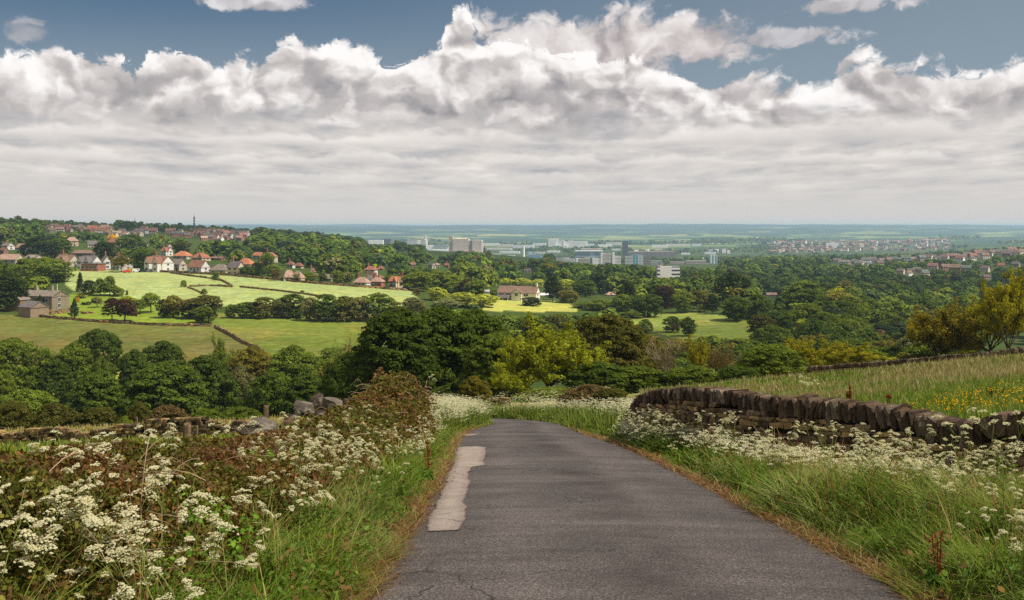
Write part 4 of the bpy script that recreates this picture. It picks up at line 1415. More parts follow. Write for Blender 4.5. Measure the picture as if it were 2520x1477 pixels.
# --- the village street above the hay meadow
for a in [
    # px, base, top, width, lo, hi, label, wall, roof, kind, rz, chim, bay, storeys
    (11, 263, 254, 23, 450, 800, 'long cream bungalow with pinkish hipped roof at the edge of view', 'cream', 'pink', 'gable', -0.2, 0, 0, 1),
    (34, 260, 254.5, 19, 450, 900, 'cream bungalow with grey brown roof between two dark trees', 'cream', 'stone', 'gable', -0.5, 0, 1, 1),
    (67, 270, 254.5, 25, 450, 800, 'cream semi with brown roof and black bay, first of the street', 'cream', 'brown', 'gable', -0.45, 1, 1, 2),
    (90, 270, 255.5, 22, 450, 800, 'cream house with slate roof and white dormer gables behind the brick shop', 'white', 'slate', 'gable', -0.40, 0, 2, 2),
    (106, 269, 255.5, 14, 450, 800, 'narrow white gabled house right of the brick shop', 'white', 'stone', 'gable', -0.95, 1, 0, 2),
    (122, 270, 256, 22, 450, 800, 'pair of grey gabled houses half hidden by the open olive tree', 'grey', 'slate', 'gable', -0.5, 1, 1, 2),
    (160, 271.5, 255.5, 27, 430, 700, 'big white house with rusty red roof and twin pointed gables', 'white', 'rust', 'gable', -0.5, 1, 2, 2),
    (178, 270.5, 259, 18, 430, 700, 'cream house with grey brown roof right of the big white house', 'cream', 'stone', 'gable', -0.55, 0, 0, 2),
    (199, 271.5, 260, 22, 430, 700, 'white bungalow with steep rusty brown hipped roof', 'white', 'rust', 'gable', -0.5, 0, 0, 1),
    (221, 274, 264, 22, 420, 700, 'low cream bungalow with wide grey hipped roof', 'cream', 'stone', 'hip', -0.3, 0, 0, 1),
    (236, 275.5, 261, 18, 420, 700, 'grey gabled end house with tall chimney at the end of the street', 'buff', 'slate', 'gable', -0.55, 1, 0, 2),
    (246, 268, 258, 18, 500, 900, 'bungalow with vivid orange hipped roof behind the end house', 'cream', 'orange', 'hip', -0.3, 0, 0, 1),
    (183, 259, 251, 18, 550, 1000, 'house with vivid orange hipped roof above the grey brown one', 'cream', 'orange', 'hip', -0.3, 0, 0, 1),
    (201, 261, 252.5, 18, 550, 1000, 'house with red roof and side gable right of the orange hipped one', 'cream', 'red', 'hip', -0.3, 1, 1, 1),
    (167, 256, 247, 12, 550, 1000, 'white dormer house behind the big white house', 'white', 'red', 'gable', -0.5, 0, 1, 2),
    (85, 257, 250, 21, 550, 1000, 'long terrace with plain brown roof above the street', 'dark', 'brown', 'gable', -0.1, 0, 0, 2),
    (113.5, 247, 238.5, 12.5, 700, 1300, 'brown hipped house standing under the yellow flowering tree', 'buff', 'rust', 'hip', -0.2, 1, 0, 2),
    (72, 246, 237, 13, 700, 1400, 'pinkish roofed house above the dark broad trees', 'buff', 'pink', 'hip', 0.3, 0, 0, 2),
    (92, 247, 240.5, 10, 700, 1400, 'grey slate roofed house with skylights on the slope', 'grey', 'slate', 'gable', 0.5, 0, 0, 1),
    (8, 249.5, 242.5, 14, 650, 1300, 'grey house with white gable at the edge of view', 'white', 'stone', 'gable', -0.6, 1, 0, 2),
    (4, 254, 247, 9, 600, 1100, 'red brick house with white bow window at the edge of view', 'brick', 'rust', 'gable', -0.6, 0, 0, 2),
    (22, 250, 243.5, 11, 650, 1300, 'pale grey roofed bungalow left of the dark broad trees', 'grey', 'pink', 'gable', -0.4, 0, 0, 1),
    (145, 246, 241, 6, 700, 1400, 'little brown roofed house among the dark slope trees', 'buff', 'brown', 'hip', 0.2, 0, 0, 2),
    (169, 250, 243.5, 7, 700, 1400, 'half hidden white house with red gable above the orange roofs', 'white', 'rust', 'gable', -0.9, 0, 0, 2),
    (218, 260, 256.5, 14, 550, 1000, 'brown roofed house behind the low cream bungalow', 'brick', 'brown', 'gable', -0.3, 1, 0, 2),
    (259, 259.5, 252, 12, 550, 1000, 'red roofed gabled house right of the orange bungalow', 'cream', 'orange', 'gable', -0.6, 0, 0, 2),
    (270, 262, 252, 15, 550, 1000, 'tall red roofed house with white chimney beside an upright tree', 'cream', 'red', 'hip', -0.4, 1, 0, 2),
    (262, 267, 261.5, 9, 500, 900, 'low red tiled roof in front of the tall red roofed house', 'cream', 'red', 'hip', 0.0, 0, 0, 1),
    (291, 268, 261, 8, 550, 1000, 'white walled house with pink roof among the slope trees', 'white', 'rust', 'hip', -0.4, 1, 0, 2),
    (299, 268, 262.5, 9, 550, 1000, 'house with maroon roof half buried in trees', 'buff', 'rust', 'hip', -0.3, 0, 0, 1),
    (289, 281, 270, 14, 430, 700, 'pink roofed bungalow on the meadow wall, left one of a pair', 'cream', 'pink', 'hip', 0.4, 0, 0, 1),
    (298, 281.5, 271, 13, 430, 700, 'pink roofed bungalow on the meadow wall, right one of a pair', 'cream', 'pink', 'hip', -0.4, 0, 0, 1),
    (315, 277, 273, 8, 430, 800, 'small roof showing between little meadow wall trees', 'buff', 'brown', 'hip', 0.2, 1, 0, 1),
    (327, 281, 274, 10, 430, 700, 'low grey house with plain windows on the meadow wall', 'grey', 'stone', 'gable', 0.0, 0, 0, 1),
    (371, 274, 266, 13, 600, 1100, 'white house with bright red hipped roof alone in the woods', 'white', 'red', 'hip', -0.3, 1, 0, 2),
    (381, 270, 266, 6, 650, 1200, 'second red roof just right of the white house in the woods', 'cream', 'red', 'hip', 0.0, 0, 0, 1),
    (362, 285.5, 277, 17, 430, 800, 'white walled bungalow with lilac grey hipped roof', 'white', 'pink', 'hip', -0.35, 1, 0, 1),
    (370, 282, 275, 9, 470, 900, 'grey chimneyed roof behind the lilac grey bungalow', 'grey', 'slate', 'hip', 0.2, 2, 0, 1),
    (377.5, 286.5, 277, 14, 430, 800, 'tan hipped house with brick ground floor', 'brick', 'pink', 'hip', -0.35, 1, 0, 2),
    (379, 279, 275, 10, 520, 900, 'red brown roof peeping over the tan hipped house', 'brick', 'rust', 'hip', 0.0, 1, 0, 1),
    (396, 287, 276, 14, 430, 800, 'house with terracotta roof and white gable by the bright corner tree', 'buff', 'orange', 'gable', -0.6, 0, 1, 2),
    (404, 285, 275.5, 9, 450, 800, 'brick house with tall red chimney next to the terracotta roofed one', 'brick', 'red', 'gable', -0.4, 1, 0, 2),
    (313, 273.5, 268, 6, 520, 1000, 'tiny white chimneyed house above the meadow wall', 'white', 'brown', 'hip', 0.3, 1, 0, 1),
    (432, 268.5, 262, 8, 800, 1500, 'grey gothic gabled house among bare brown trees', 'grey', 'slate', 'gable', -0.9, 0, 0, 2),
    (437, 267, 263, 6, 800, 1500, 'pale pink roof among the mid slope trees', 'buff', 'pink', 'hip', 0.2, 0, 0, 2),
    (447, 267.5, 263, 5, 800, 1500, 'brick house with red chimney among the mid slope trees', 'brick', 'red', 'gable', -0.4, 1, 0, 2),
    (413, 267, 262, 5, 800, 1500, 'tall brick chimney house among the mid slope trees', 'brick', 'rust', 'gable', 0.3, 1, 0, 2),
    (527, 272, 269, 8, 800, 1500, 'grey roofs peeping from the woods under the white tower chimney', 'grey', 'slate', 'gable', 0.3, 1, 0, 2),
    (610, 296, 292, 10, 500, 1000, 'pink roof buried in trees right of the tall dark conifer', 'grey', 'pink', 'hip', 0.3, 0, 0, 1),
    (771, 296, 292.5, 11, 600, 1200, 'flat pale roof showing above the dark wood', 'grey', 'pink', 'gable', 0.1, 0, 0, 1),
]:
    house(a[0], a[1], a[2], a[3], a[4], a[5], a[6], a[7], a[8], a[9], a[10], a[11], a[12], 0.66, a[13])

# brick shop with a flat roof
def flat_shop():
    d = d_at(93.5, 270.8, 430, 700)
    p = at(93.5, d)
    k = mpp(d)
    o = link('corner_shop', None, None, p)
    tag(o, 'single storey red brick shop with flat roof and white windows on the street', 'shop')
    o.rotation_euler = (0, 0, -0.25)
    L, H = 19 * k, 7.0 * k
    MB().box((0, 0, H / 2 - 0.6), (L, 7, H + 1.2)).build('wall', M_WALL, o, color=WALLC['brick'])
    MB().box((0, 0, H + 0.12), (L + 0.6, 7.6, 0.24)).build('roof', M_ROOF, o, color=ROOFC['slate'])
    for i in range(4):
        put_window(o, (-L / 2 + L * (i + 0.5) / 4, -3.52, H * 0.55), 1.8, 1.5)
    HOUSES.append((93.5, d, 19, 270.8, 263))


flat_shop()


# --- stone farmhouse, its barn and terrace
def farm():
    d = d_at(45, 309, 340, 430)
    k = mpp(d)
    p = at(45, d)
    o = link('stone_farmhouse', None, None, p)
    tag(o, 'long stone farmhouse with ivy and white windows above the garden', 'farmhouse')
    rz = -0.30
    o.rotation_euler = (0, 0, rz)
    L, W, H = 38 * k, 9.0, 19 * k
    zb = 5.5 * k
    wb, rb = gable_meshes(L, W, H * 0.74, H, 0, 0.25)
    wb.build('wall', M_WALL, o, color=(0.21, 0.165, 0.12))
    ro = rb.build('roof', M_ROOF, o, color=ROOFC['stone'])
    for cx in (-0.28, 0.22):
        MB().box((cx * L, 0, H + 0.5), (1.0, 0.8, 2.6)).build('chimney', M_WALL, ro, color=WALLC['stone'])
    he = H * 0.74
    for i, x in enumerate((-0.02, 0.19, 0.30)):
        put_window(o, (x * L, -W / 2 - 0.02, he * 0.70), 2.4 if i else 1.8, 1.7)
    for x in (0.17, 0.24, 0.31):
        put_window(o, (x * L, -W / 2 - 0.02, he * 0.30), 1.3, 2.2)
    for z in (0.3, 0.72):
        put_window(o, (L / 2 + 0.02, -0.8, he * z), 1.5, 1.6, math.pi / 2)
    # ivy over the middle of the front
    rng = np.random.default_rng(5)
    C = np.stack([rng.uniform(-0.02, 0.17, 60) * L, np.full(60, -W / 2 - 0.15), np.zeros(60)], 1)
    C[:, 2] = he * np.clip(0.75 + 1.6 * (C[:, 0] / L - 0.06), 0.3, 1.05) * rng.uniform(0.75, 1.0, 60)
    V, F, T = leaves_on(C, np.full((60, 3), 0.55) * np.array([1, .35, 1]), 26, 0.24, rng)
    iv = link('ivy', mesh_np('ivy', V, F, {'tint': T}, False, [M_LEAF]), o, None, PAL['dark'])
    # wing with a round window
    w2, r2 = gable_meshes(8.5, 7.0, he * 0.80, H * 0.93, 0, 0.25)
    for q, nm, mt, c in ((w2, 'wing_wall', M_WALL, (0.20, 0.135, 0.055)), (r2, 'wing_roof', M_ROOF, ROOFC['stone'])):
        q.v = [(-L * 0.40 + y, -W / 2 - 1.2 + x, z) for x, y, z in q.v]
        q.build(nm, mt, o, color=c)
    rw = MB()
    rw.tube([(-L * 0.40, -W / 2 - 5.49, he * 0.62), (-L * 0.40, -W / 2 - 5.33, he * 0.62)], 0.75, 14)
    rw.build('round_window', M_FRAME, o)
    HOUSES.append((45, d, 48, 309, 280))
    # barn
    db = d_at(34, 316, 330, 400)
    k = mpp(db)
    pb = at(33.5, db)
    b = link('stone_barn', None, None, pb)
    tag(b, 'windowless stone barn with dark slate roof in front of the farmhouse', 'barn')
    b.rotation_euler = (0, 0, -0.62)
    wb, rb = gable_meshes(23 * k, 6.8, 9.8 * k, 15.2 * k, 0, 0.2)
    wb.build('wall', M_WALL, b, color=(0.24, 0.175, 0.12))
    rb.build('roof', M_ROOF, b, color=(0.14, 0.125, 0.118))
    HOUSES.append((33.5, db, 28, 316, 292))
    # flagpole
    dp = d_at(57.3, 304.5, 330, 420)
    f = link('flagpole', None, None, at(57.3, dp))
    tag(f, 'white flagpole without a flag on the farmhouse terrace', 'flagpole')
    hh = 19.5 * mpp(dp)
    MB().tube([(0, 0, -0.3), (0, 0, hh * 0.5), (0, 0, hh)], [0.17, 0.14, 0.10], 8).build('pole', M_FRAME, f)
    MB().box((0, 0, hh + 0.1), (0.35, 0.35, 0.25), 0, 0.5).build('finial', M_FRAME, f)


farm()


# --- the white farmhouse in the middle of the valley
def white_farm():
    d = d_at(521, 300.5, 440, 560)
    k = mpp(d)
    p = at(519, d)
    o = link('white_farmhouse', None, None, p)
    tag(o, 'long white farmhouse with brown roof and gabled porch on its lawn', 'farmhouse')
    o.rotation_euler = (0, 0, -0.32)
    L, W, H = 40 * k, 8.0, 14.5 * k
    he = H * 0.58
    wb, rb = gable_meshes(L, W, he, H, 0, 0.3)
    wb.build('wall', M_WALL, o, color=(0.66, 0.62, 0.52))
    rb.build('roof', M_ROOF, o, color=(0.20, 0.125, 0.095))
    for x in (-0.40, -0.22, 0.24):
        put_window(o, (x * L, -W / 2 - 0.02, he * 0.70), 2.4, 1.3)
    for x in (-0.40, -0.24, 0.12, 0.36):
        put_window(o, (x * L, -W / 2 - 0.02, he * 0.25), 1.8, 1.7)
    put_window(o, (L / 2 + 0.02, -1, he * 0.72), 1.5, 1.2, math.pi / 2)
    MB().box((L / 2 - 0.7, 0, H + 0.6), (0.9, 1.2, 1.8)).build('chimney', M_WALL, o, color=(0.66, 0.62, 0.52))
    gw, gr = gable_meshes(5.0, 5.2, he, he * 1.45, 0, 0.3)
    for q, nm, mt, c in ((gw, 'gable_bay', M_WALL, (0.66, 0.62, 0.52)), (gr, 'gable_roof', M_ROOF, (0.20, 0.125, 0.095))):
        q.v = [(0.02 * L + y, -W / 2 + 0.9 + x, z) for x, y, z in q.v]
        q.build(nm, mt, o, color=c)
    put_window(o, (0.02 * L, -W / 2 - 1.63, he * 0.75), 1.5, 1.4)
    pw, pr = gable_meshes(6.0, 4.5, 1.9, 3.1, 0, 0.3)
    pr.v = [(-0.30 * L + x, -W / 2 - 1.6 + y, z) for x, y, z in pr.v]
    pr.build('porch_roof', M_ROOF, o, color=(0.13, 0.10, 0.085))
    for x in (-2.6, 0, 2.6):
        MB().box((-0.30 * L + x, -W / 2 - 3.6, 0.5), (0.35, 0.35, 3.0)).build('porch_post', M_FRAME, o)
    HOUSES.append((519, d, 43, 300.5, 286))
    pv = link('marquee', None, None, at(547, d_at(547, 299.5, 440, 560)))
    tag(pv, 'pale open sided garden shelter right of the white farmhouse', 'shelter')
    MB().poly([(-3.5, -2.5, 2.4), (3.5, -2.5, 2.4), (3.5, 2.5, 2.4), (-3.5, 2.5, 2.4), (-3.5, 0, 3.4), (3.5, 0, 3.4)], [(0, 1, 5, 4), (2, 3, 4, 5), (1, 2, 5), (3, 0, 4), (3, 2, 1, 0)]).build('canopy', M_FRAME, pv)
    for x in (-3.3, 3.3):
        for y in (-2.3, 2.3):
            MB().box((x, y, 1.0), (0.12, 0.12, 2.8)).build('pole', M_FRAME, pv)
    sd = link('white_shed', None, None, at(483.5, d_at(483.5, 297, 440, 560)))
    tag(sd, 'pale grey cabin behind the lime green trees', 'shed')
    w, r = gable_meshes(6, 4, 3.0, 3.8, 0, 0.2)
    w.build('wall', M_WALL, sd, color=(0.55, 0.50, 0.46)); r.build('roof', M_ROOF, sd, color=(0.4, 0.36, 0.34))


white_farm()


# --- vehicles parked on the village street
def build_car(name, label, px, v, col, rz, L=4.2, van=False):
    d = d_at(px, v, 430, 640)
    o = link(name, None, None, at(px, d) + Vector((0, 0, 0.02)))
    o.rotation_euler = (0, 0, rz)
    tag(o, label, 'van' if van else 'car', 'vehicles parked along the village street')
    h = 1.9 if van else 1.45
    prof = [(-L / 2, .35), (L / 2, .35), (L / 2, .78), (L * .28, .92), (L * .14, h), (-L * .30, h), (-L * .44, .95), (-L / 2, .85)]
    if van:
        prof = [(-L / 2, .35), (L / 2, .35), (L / 2, .95), (L * .40, 1.1), (L * .28, h), (-L / 2, h)]
    n = len(prof)
    b = MB()
    b.poly([(x, -.82, z) for x, z in prof] + [(x, .82, z) for x, z in prof], [tuple(range(n)), tuple(reversed(range(n, 2 * n)))] + [(i, i + n, (i + 1) % n + n, (i + 1) % n) for i in range(n)])
    b.build('body', M_DOOR, o, color=col)
    for s in (-1, 1):
        MB().box((-.1 if not van else L * .2, s * .83, 1.17 if not van else 1.4), (L * .46 if not van else 1.0, .03, .36)).build('side_window', M_GLASS, o)
    MB().poly([(L * .265, -.7, .97), (L * .265, .7, .97), (L * .155, .7, h - .06), (L * .155, -.7, h - .06), (L * .285, -.7, .97), (L * .285, .7, .97), (L * .175, .7, h - .06), (L * .175, -.7, h - .06)], [(4, 5, 6, 7), (3, 2, 1, 0), (0, 1, 5, 4), (2, 3, 7, 6)]).build('windscreen', M_GLASS, o)
    for x in (-L * .31, L * .31):
        for s in (-1, 1):
            MB().tube([(x, s * .70, .33), (x, s * .86, .33)], .33, 12).build('wheel', M_TYRE, o)
    for s in (-.6, .6):
        MB().box((L / 2 + .01, s, .66), (.04, .3, .14)).build('headlight', M_FRAME, o)


M_TYRE = mat_plain('tyre', (0.02, 0.02, 0.02), 0.9)
build_car('parked_car', 'dark blue car parked outside the first cream semi', 73.5, 271, (0.03, 0.035, 0.05), 0.1)
build_car('parked_car', 'silver white car parked outside the brick shop', 91.5, 271, (0.6, 0.6, 0.62), 0.0)
build_car('parked_car', 'small white car right of the silver one', 95.5, 271.2, (0.7, 0.7, 0.7), 0.15, 3.4)
build_car('parked_car', 'bright red car facing the meadow', 127, 272.8, (0.55, 0.03, 0.03), 0.9)
build_car('parked_van', 'yellow van right of the bright red car', 131, 272.2, (0.62, 0.42, 0.03), 0.0, 4.4, True)
build_car('parked_van', 'white van right of the yellow van', 136.5, 272.2, (0.72, 0.72, 0.72), 0.2, 4.2, True)
build_car('parked_car', 'dark car beside the white van', 143, 272.2, (0.04, 0.04, 0.05), 0.0)
build_car('parked_car', 'silver car half hidden by trees on the far side of the meadow', 406, 289, (0.5, 0.5, 0.52), 0.0)


# --- two radio masts on the skyline
def mast(px, v0, v1, lo, hi, name, label, w, rings):
    d = d_at(px, v0, lo, hi)
    o = link(name, None, None, at(px, d) - Vector((0, 0, 1)))
    tag(o, label, 'radio mast')
    H = (v0 - v1) * mpp(d) + 4
    b = MB()
    seg = 14
    for s in ((-1, -1), (1, -1), (1, 1), (-1, 1)):
        b.tube([(s[0] * w, s[1] * w, 0), (s[0] * w * .55, s[1] * w * .55, H * .5), (s[0] * w * .35, s[1] * w * .35, H * .84)], w * .16, 4)
    for i in range(seg):
        z0, z1 = H * .84 * i / seg, H * .84 * (i + 1) / seg
        k0, k1 = w * (1 - .65 * i / seg), w * (1 - .65 * (i + 1) / seg)
        b.tube([(-k0, -k0, z0), (k1, -k1, z1)], w * .09, 3)
        b.tube([(k0, k0, z0), (-k1, k1, z1)], w * .09, 3)
        b.tube([(k0, -k0, z0), (k1, k1, z1)], w * .09, 3)
        b.tube([(-k0, k0, z0), (-k1, -k1, z1)], w * .09, 3)
    b.build('lattice', M_STEEL, o)
    MB().tube([(0, 0, H * .82), (0, 0, H)], w * .22, 6).build('aerial', M_PALE, o)
    for z in rings:
        MB().tube([(0, 0, H * z - w * .5), (0, 0, H * z + w * .5)], w * 1.35, 10).build('dish_ring', M_STEEL, o)


M_STEEL = mat_plain('grey_steel', (0.10, 0.105, 0.115), 0.6)
M_PALE = mat_plain('pale_steel', (0.45, 0.45, 0.46), 0.6)
mast(194.2, 226, 207.5, 1150, 1500, 'radio_mast', 'stout lattice mast with aerial rings, taller of two on the skyline', 1.25, (.25, .42, .5, .62, .74))
mast(134.8, 224.5, 213, 1150, 1500, 'radio_mast', 'slim lattice mast, fainter of two on the skyline', 0.8, ())


# ------------------------------------------------------------------ the city in the valley
def mat_facade(name, base_attr=True, glass=(0.07, 0.085, 0.10), fx=3.2, fz=3.4, frac=0.55, vert=False):
    """rows of windows set in a plain frontage; sizes in metres"""
    m, t, out = new_mat(name)
    co = t.node('ShaderNodeTexCoord').outputs['Object']
    sp = t.node('ShaderNodeSeparateXYZ'); t.l.new(co, sp.inputs[0])
    u = t.m('ADD', sp.outputs[0], sp.outputs[1])
    fxn = t.m('FRACT', t.m('DIVIDE', u, fx))
    fzn = t.m('FRACT', t.m('DIVIDE', sp.outputs[2], fz))
    wx = t.m('LESS_THAN', fxn, 0.78 if not vert else 0.5)
    wz = t.m('LESS_THAN', fzn, frac if not vert else 0.9)
    nz = t.node('ShaderNodeNewGeometry').outputs['Normal']
    sn = t.node('ShaderNodeSeparateXYZ'); t.l.new(nz, sn.inputs[0])
    side = t.m('LESS_THAN', t.m('ABSOLUTE', sn.outputs[2]), 0.5)
    f = t.m('MULTIPLY', t.m('MULTIPLY', wx, wz), side)
    n = t.step(t.noise(co, 0.05, 4), 0.3, 0.7, 0.9, 1.1)
    c = t.mix(f, t.vm('SCALE', objcol(t), n), glass)
    principled(t, out, c, 0.55, 0.3)
    return m


M_FAC = mat_facade('city_frontage')
M_FACV = mat_facade('city_ribs', glass=(0.03, 0.035, 0.04), fx=3.0, vert=True)
M_FACB = mat_facade('city_bands', glass=(0.035, 0.04, 0.05), fx=60.0, fz=4.4, frac=0.45)
M_FACT = mat_facade('teal_glass', glass=(0.03, 0.22, 0.24), fx=7.0, vert=True)
M_CONC = mat_noise('pale_cladding', None, 0.08, 0.05, 0.7, 0.3, True)

CITY = []


def block(name, label, px0, px1, v0, v1, lo, hi, parts, col, mat=None, depth=0.6, rz=-0.12, cat='tower block', group=None):
    """px0..px1, rows v1 (top) .. v0 (base); parts: (name, x0, x1, z0, z1 as fractions, material, colour)"""
    px = (px0 + px1) / 2
    d = d_at(px, v0, lo, hi)
    p = at(px, d)
    w = (px1 - px0) * mpp(d)
    h = (HV - v1) * mpp(d) - p.z
    o = link(name, None, None, p)
    o.rotation_euler = (0, 0, rz)
    tag(o, label, cat, group)
    for (nm, x0, x1, z0, z1, mt, c, dp, yo) in parts:
        b = MB().box(((x0 + x1 - 1) / 2 * w, yo * w, (z0 + z1) / 2 * h), ((x1 - x0) * w, dp * w, (z1 - z0) * h))
        b.build(nm, mt or mat or M_FAC, o, color=c or col)
    CITY.append((px, d, px1 - px0, v0, v1))
    return o


# hospital: lift tower, two slabs and the dark link between them
PK = (0.80, 0.66, 0.54)
block('hospital_building', 'huge beige hospital of two slabs with a taller stair tower', 449.5, 482.5, 256, 236, 2900, 3800,
      [('stair_tower', 0.0, 0.12, -.3, 1.0, M_CONC, (0.44, 0.31, 0.25), .16, -.06), ('main_slab', 0.12, 0.60, -.3, 0.86, M_FAC, PK, .34, 0), ('roof_plant', 0.2, 0.5, 0.86, 0.90, M_CONC, PK, .2, 0),
       ('link_block', 0.60, 0.72, -.3, 0.78, M_FACV, (0.36, 0.30, 0.28), .28, .02), ('east_slab', 0.72, 1.0, -.3, 0.80, M_FAC, PK, .34, 0), ('podium', 0.05, 1.06, -.3, 0.10, M_CONC, (0.7, 0.58, 0.5), .5, -.12)], PK, cat='hospital')
W_ = (0.92, 0.90, 0.87)
for a in [
    ('office_slab', 'wide white office slab with dark bands left of the hospital', 408, 427, 252, 239.8, M_FACB, W_, [('roof_plant', .1, .9, 1.0, 1.07, M_CONC, (0.13, 0.13, 0.13)), ('chimney', .9, .95, 1.0, 1.4, M_CONC, (.4, .4, .42))]),
    ('tower_block', 'plain grey tower behind the ridge left of the church spire', 384, 391, 252, 238.8, M_FACV, (0.17, 0.16, 0.18), []),
    ('warehouse', 'white shed with blue stripe just left of the hospital', 428, 450, 253, 245.5, M_CONC, W_, [('blue_band', .3, 1.0, .98, 1.04, M_CONC, (.25, .36, .55))]),
    ('warehouse', 'long white shed low beside the hospital foot', 432, 450, 254, 249.5, M_CONC, (.9, .89, .87), []),
    ('warehouse', 'white shed behind the ridge left of the grey tower', 369, 384, 249, 240.3, M_CONC, W_, []),
    ('warehouse', 'low white shed half hidden behind the ridge trees', 396, 405, 254, 251, M_CONC, W_, []),
    ('tower_block', 'dark slender ribbed tower standing alone', 622.8, 628.2, 258, 241, M_FACV, (0.10, 0.09, 0.11), [('side_core', -.12, .05, -.3, .86, M_CONC, (.13, .12, .14))]),
    ('office_slab', 'white slab with rows of pinkish windows, tallest of the white group', 601.3, 614.6, 266, 253.3, M_FAC, (0.78, 0.70, 0.64), [('end_wall', -.02, .10, -.3, 1.02, M_CONC, (.86, .84, .8)), ('lift_core', .84, 1.0, -.3, 1.06, M_CONC, (.86, .84, .82))]),
    ('office_slab', 'lower white annex touching the tallest white slab', 614.8, 621, 266, 256, M_FAC, (0.82, 0.80, 0.77), []),
    ('office_block', 'pale block left of the teal glass corner', 625, 633, 266, 256.3, M_FAC, (0.66, 0.66, 0.66), []),
    ('office_block', 'block with a dark teal glass corner', 633, 637.5, 266, 254.4, M_FACT, (0.20, 0.42, 0.44), []),
    ('office_block', 'white and pale blue block right of the teal corner', 637.5, 643, 266, 255, M_FAC, (0.72, 0.76, 0.77), []),
    ('office_block', 'blue fronted block with white roof line', 575.5, 602, 259, 251.3, M_FACB, (0.36, 0.46, 0.56), [('roof_deck', -.01, 1.01, 1.0, 1.09, M_CONC, (.8, .8, .78))]),
    ('office_block', 'cream and brick block behind the blue fronted one', 581, 602, 252.5, 248.6, M_FAC, (0.72, 0.62, 0.52), [('brick_core', .55, .66, 0, 1.1, M_CONC, (.4, .2, .15))]),
    ('office_block', 'small blue block near the white chimney', 529, 541, 258, 254.6, M_CONC, (0.16, 0.27, 0.45), []),
    ('office_block', 'pale blue block right behind the white chimney', 527, 535, 256.5, 251.7, M_FACB, (0.50, 0.58, 0.64), []),
    ('slab_block', 'long dark brick housing slab across the far hillside', 629, 675, 257, 251.6, M_FAC, (0.26, 0.17, 0.15), []),
    ('tower_block', 'round cornered tower of teal glass and white fins', 709.5, 717, 267, 255.3, M_FACT, (0.75, 0.78, 0.77), [('roof_cap', .1, .8, 1.0, 1.06, M_CONC, (.5, .55, .55))]),
    ('office_block', 'beige brown block left of the teal finned tower', 670, 684, 268, 261.7, M_FAC, (0.46, 0.38, 0.34), []),
    ('office_block', 'broad pinkish brown block below the teal finned tower', 686, 706, 268, 260.6, M_FAC, (0.50, 0.42, 0.36), [('stepped_end', -.1, .3, 0, .6, None, (.5, .42, .36))]),
    ('office_block', 'pale low block right of the pinkish brown one', 700, 712, 269, 263.5, M_FACB, (0.72, 0.71, 0.69), []),
    ('office_block', 'red brown low block right of the white and pale blue one', 643.5, 650, 266, 259.5, M_FAC, (0.33, 0.20, 0.17), []),
    ('office_block', 'grey low block right of the red brown one', 650.5, 662, 266, 260.7, M_FAC, (0.45, 0.43, 0.43), []),
    ('office_block', 'low white block left of the tallest white slab', 592, 601, 265, 258, M_FACB, (0.80, 0.79, 0.77), []),
    ('office_block', 'brick and white block left of the low white one', 578, 590, 264, 258.6, M_FAC, (0.58, 0.46, 0.38), []),
    ('office_block', 'little white block among trees under the blue fronted one', 566, 575, 262, 258.8, M_FAC, (0.70, 0.68, 0.66), []),
    ('office_block', 'grey brown low block right of the church spire', 556, 566, 261, 258, M_FAC, (0.52, 0.47, 0.44), []),
]:
    nm, lb, x0, x1, v0, v1, mt, c, ex = a
    parts = [('main_block', 0, 1, -.3, 1.0, mt, c, .45, 0)] + [(e[0], e[1], e[2], e[3], e[4], e[5], e[6], .3 if e[0] not in ('end_wall', 'lift_core', 'roof_deck', 'blue_band') else .47, -.02) for e in ex]
    block(nm, lb, x0, x1, v0, v1, 2300, 5200, parts, c, None, cat={'warehouse': 'warehouse', 'tower_block': 'tower block'}.get(nm, 'office building'))

# striped institute building standing nearer, above the wood
block('institute_building', 'long white building with dark window bands rising from the wood', 656.5, 679.5, 279, 266.3, 1100, 1700,
      [('main_block', 0, 1, -.3, 1.0, M_FACB, (0.66, 0.62, 0.60), .25, 0), ('roof_plant', .02, .25, 1.0, 1.10, M_CONC, (.3, .27, .25), .15, 0), ('flue', .10, .13, 1.0, 1.4, M_CONC, (.12, .1, .1), .03, 0)], (0.66, 0.62, 0.60), None, .25, 0.10, 'office building')
# the great white works and the sheds on the valley floor
block('steel_works', 'biggest white works hall with a sloping grey gable', 548.6, 587, 247.5, 239, 4200, 7500,
      [('left_hall', 0, .24, -.3, .96, M_CONC, (.72, .71, .69), .3, 0), ('grey_gable', .24, .40, -.3, .88, M_CONC, (.42, .43, .45), .25, .02), ('right_hall', .40, 1.0, -.3, .70, M_CONC, (.72, .70, .67), .3, 0), ('low_range', .2, .5, -.3, .3, M_CONC, (.78, .76, .73), .35, -.05), ('roof_lantern', .52, .64, .70, 1.05, M_CONC, (.3, .3, .32), .1, 0)], W_, cat='factory')
shed_specs = [(482, 500, 246, 243.6), (497, 513, 246.8, 244.3), (513, 534, 248, 245.2), (533, 546, 245.6, 243.2), (487, 512, 250, 248.4), (586, 594, 246, 243.6), (598, 612, 247, 244.4), (606, 622, 245, 242.4), (500, 520, 253.5, 251.2),
              (652, 668, 247.5, 244.8), (666, 690, 246.4, 244), (692, 701, 246, 243.8), (547, 560, 252.5, 250.6), (535, 545, 253.6, 251.8), (612, 620, 250.5, 248.6), (826, 838, 248, 243), (655, 662, 250.6, 249), (705, 716, 254.2, 252), (681, 690, 254.6, 252.8), (492, 500, 256, 253.6), (505, 515, 257.5, 255.4), (515, 523, 259, 256.8)]
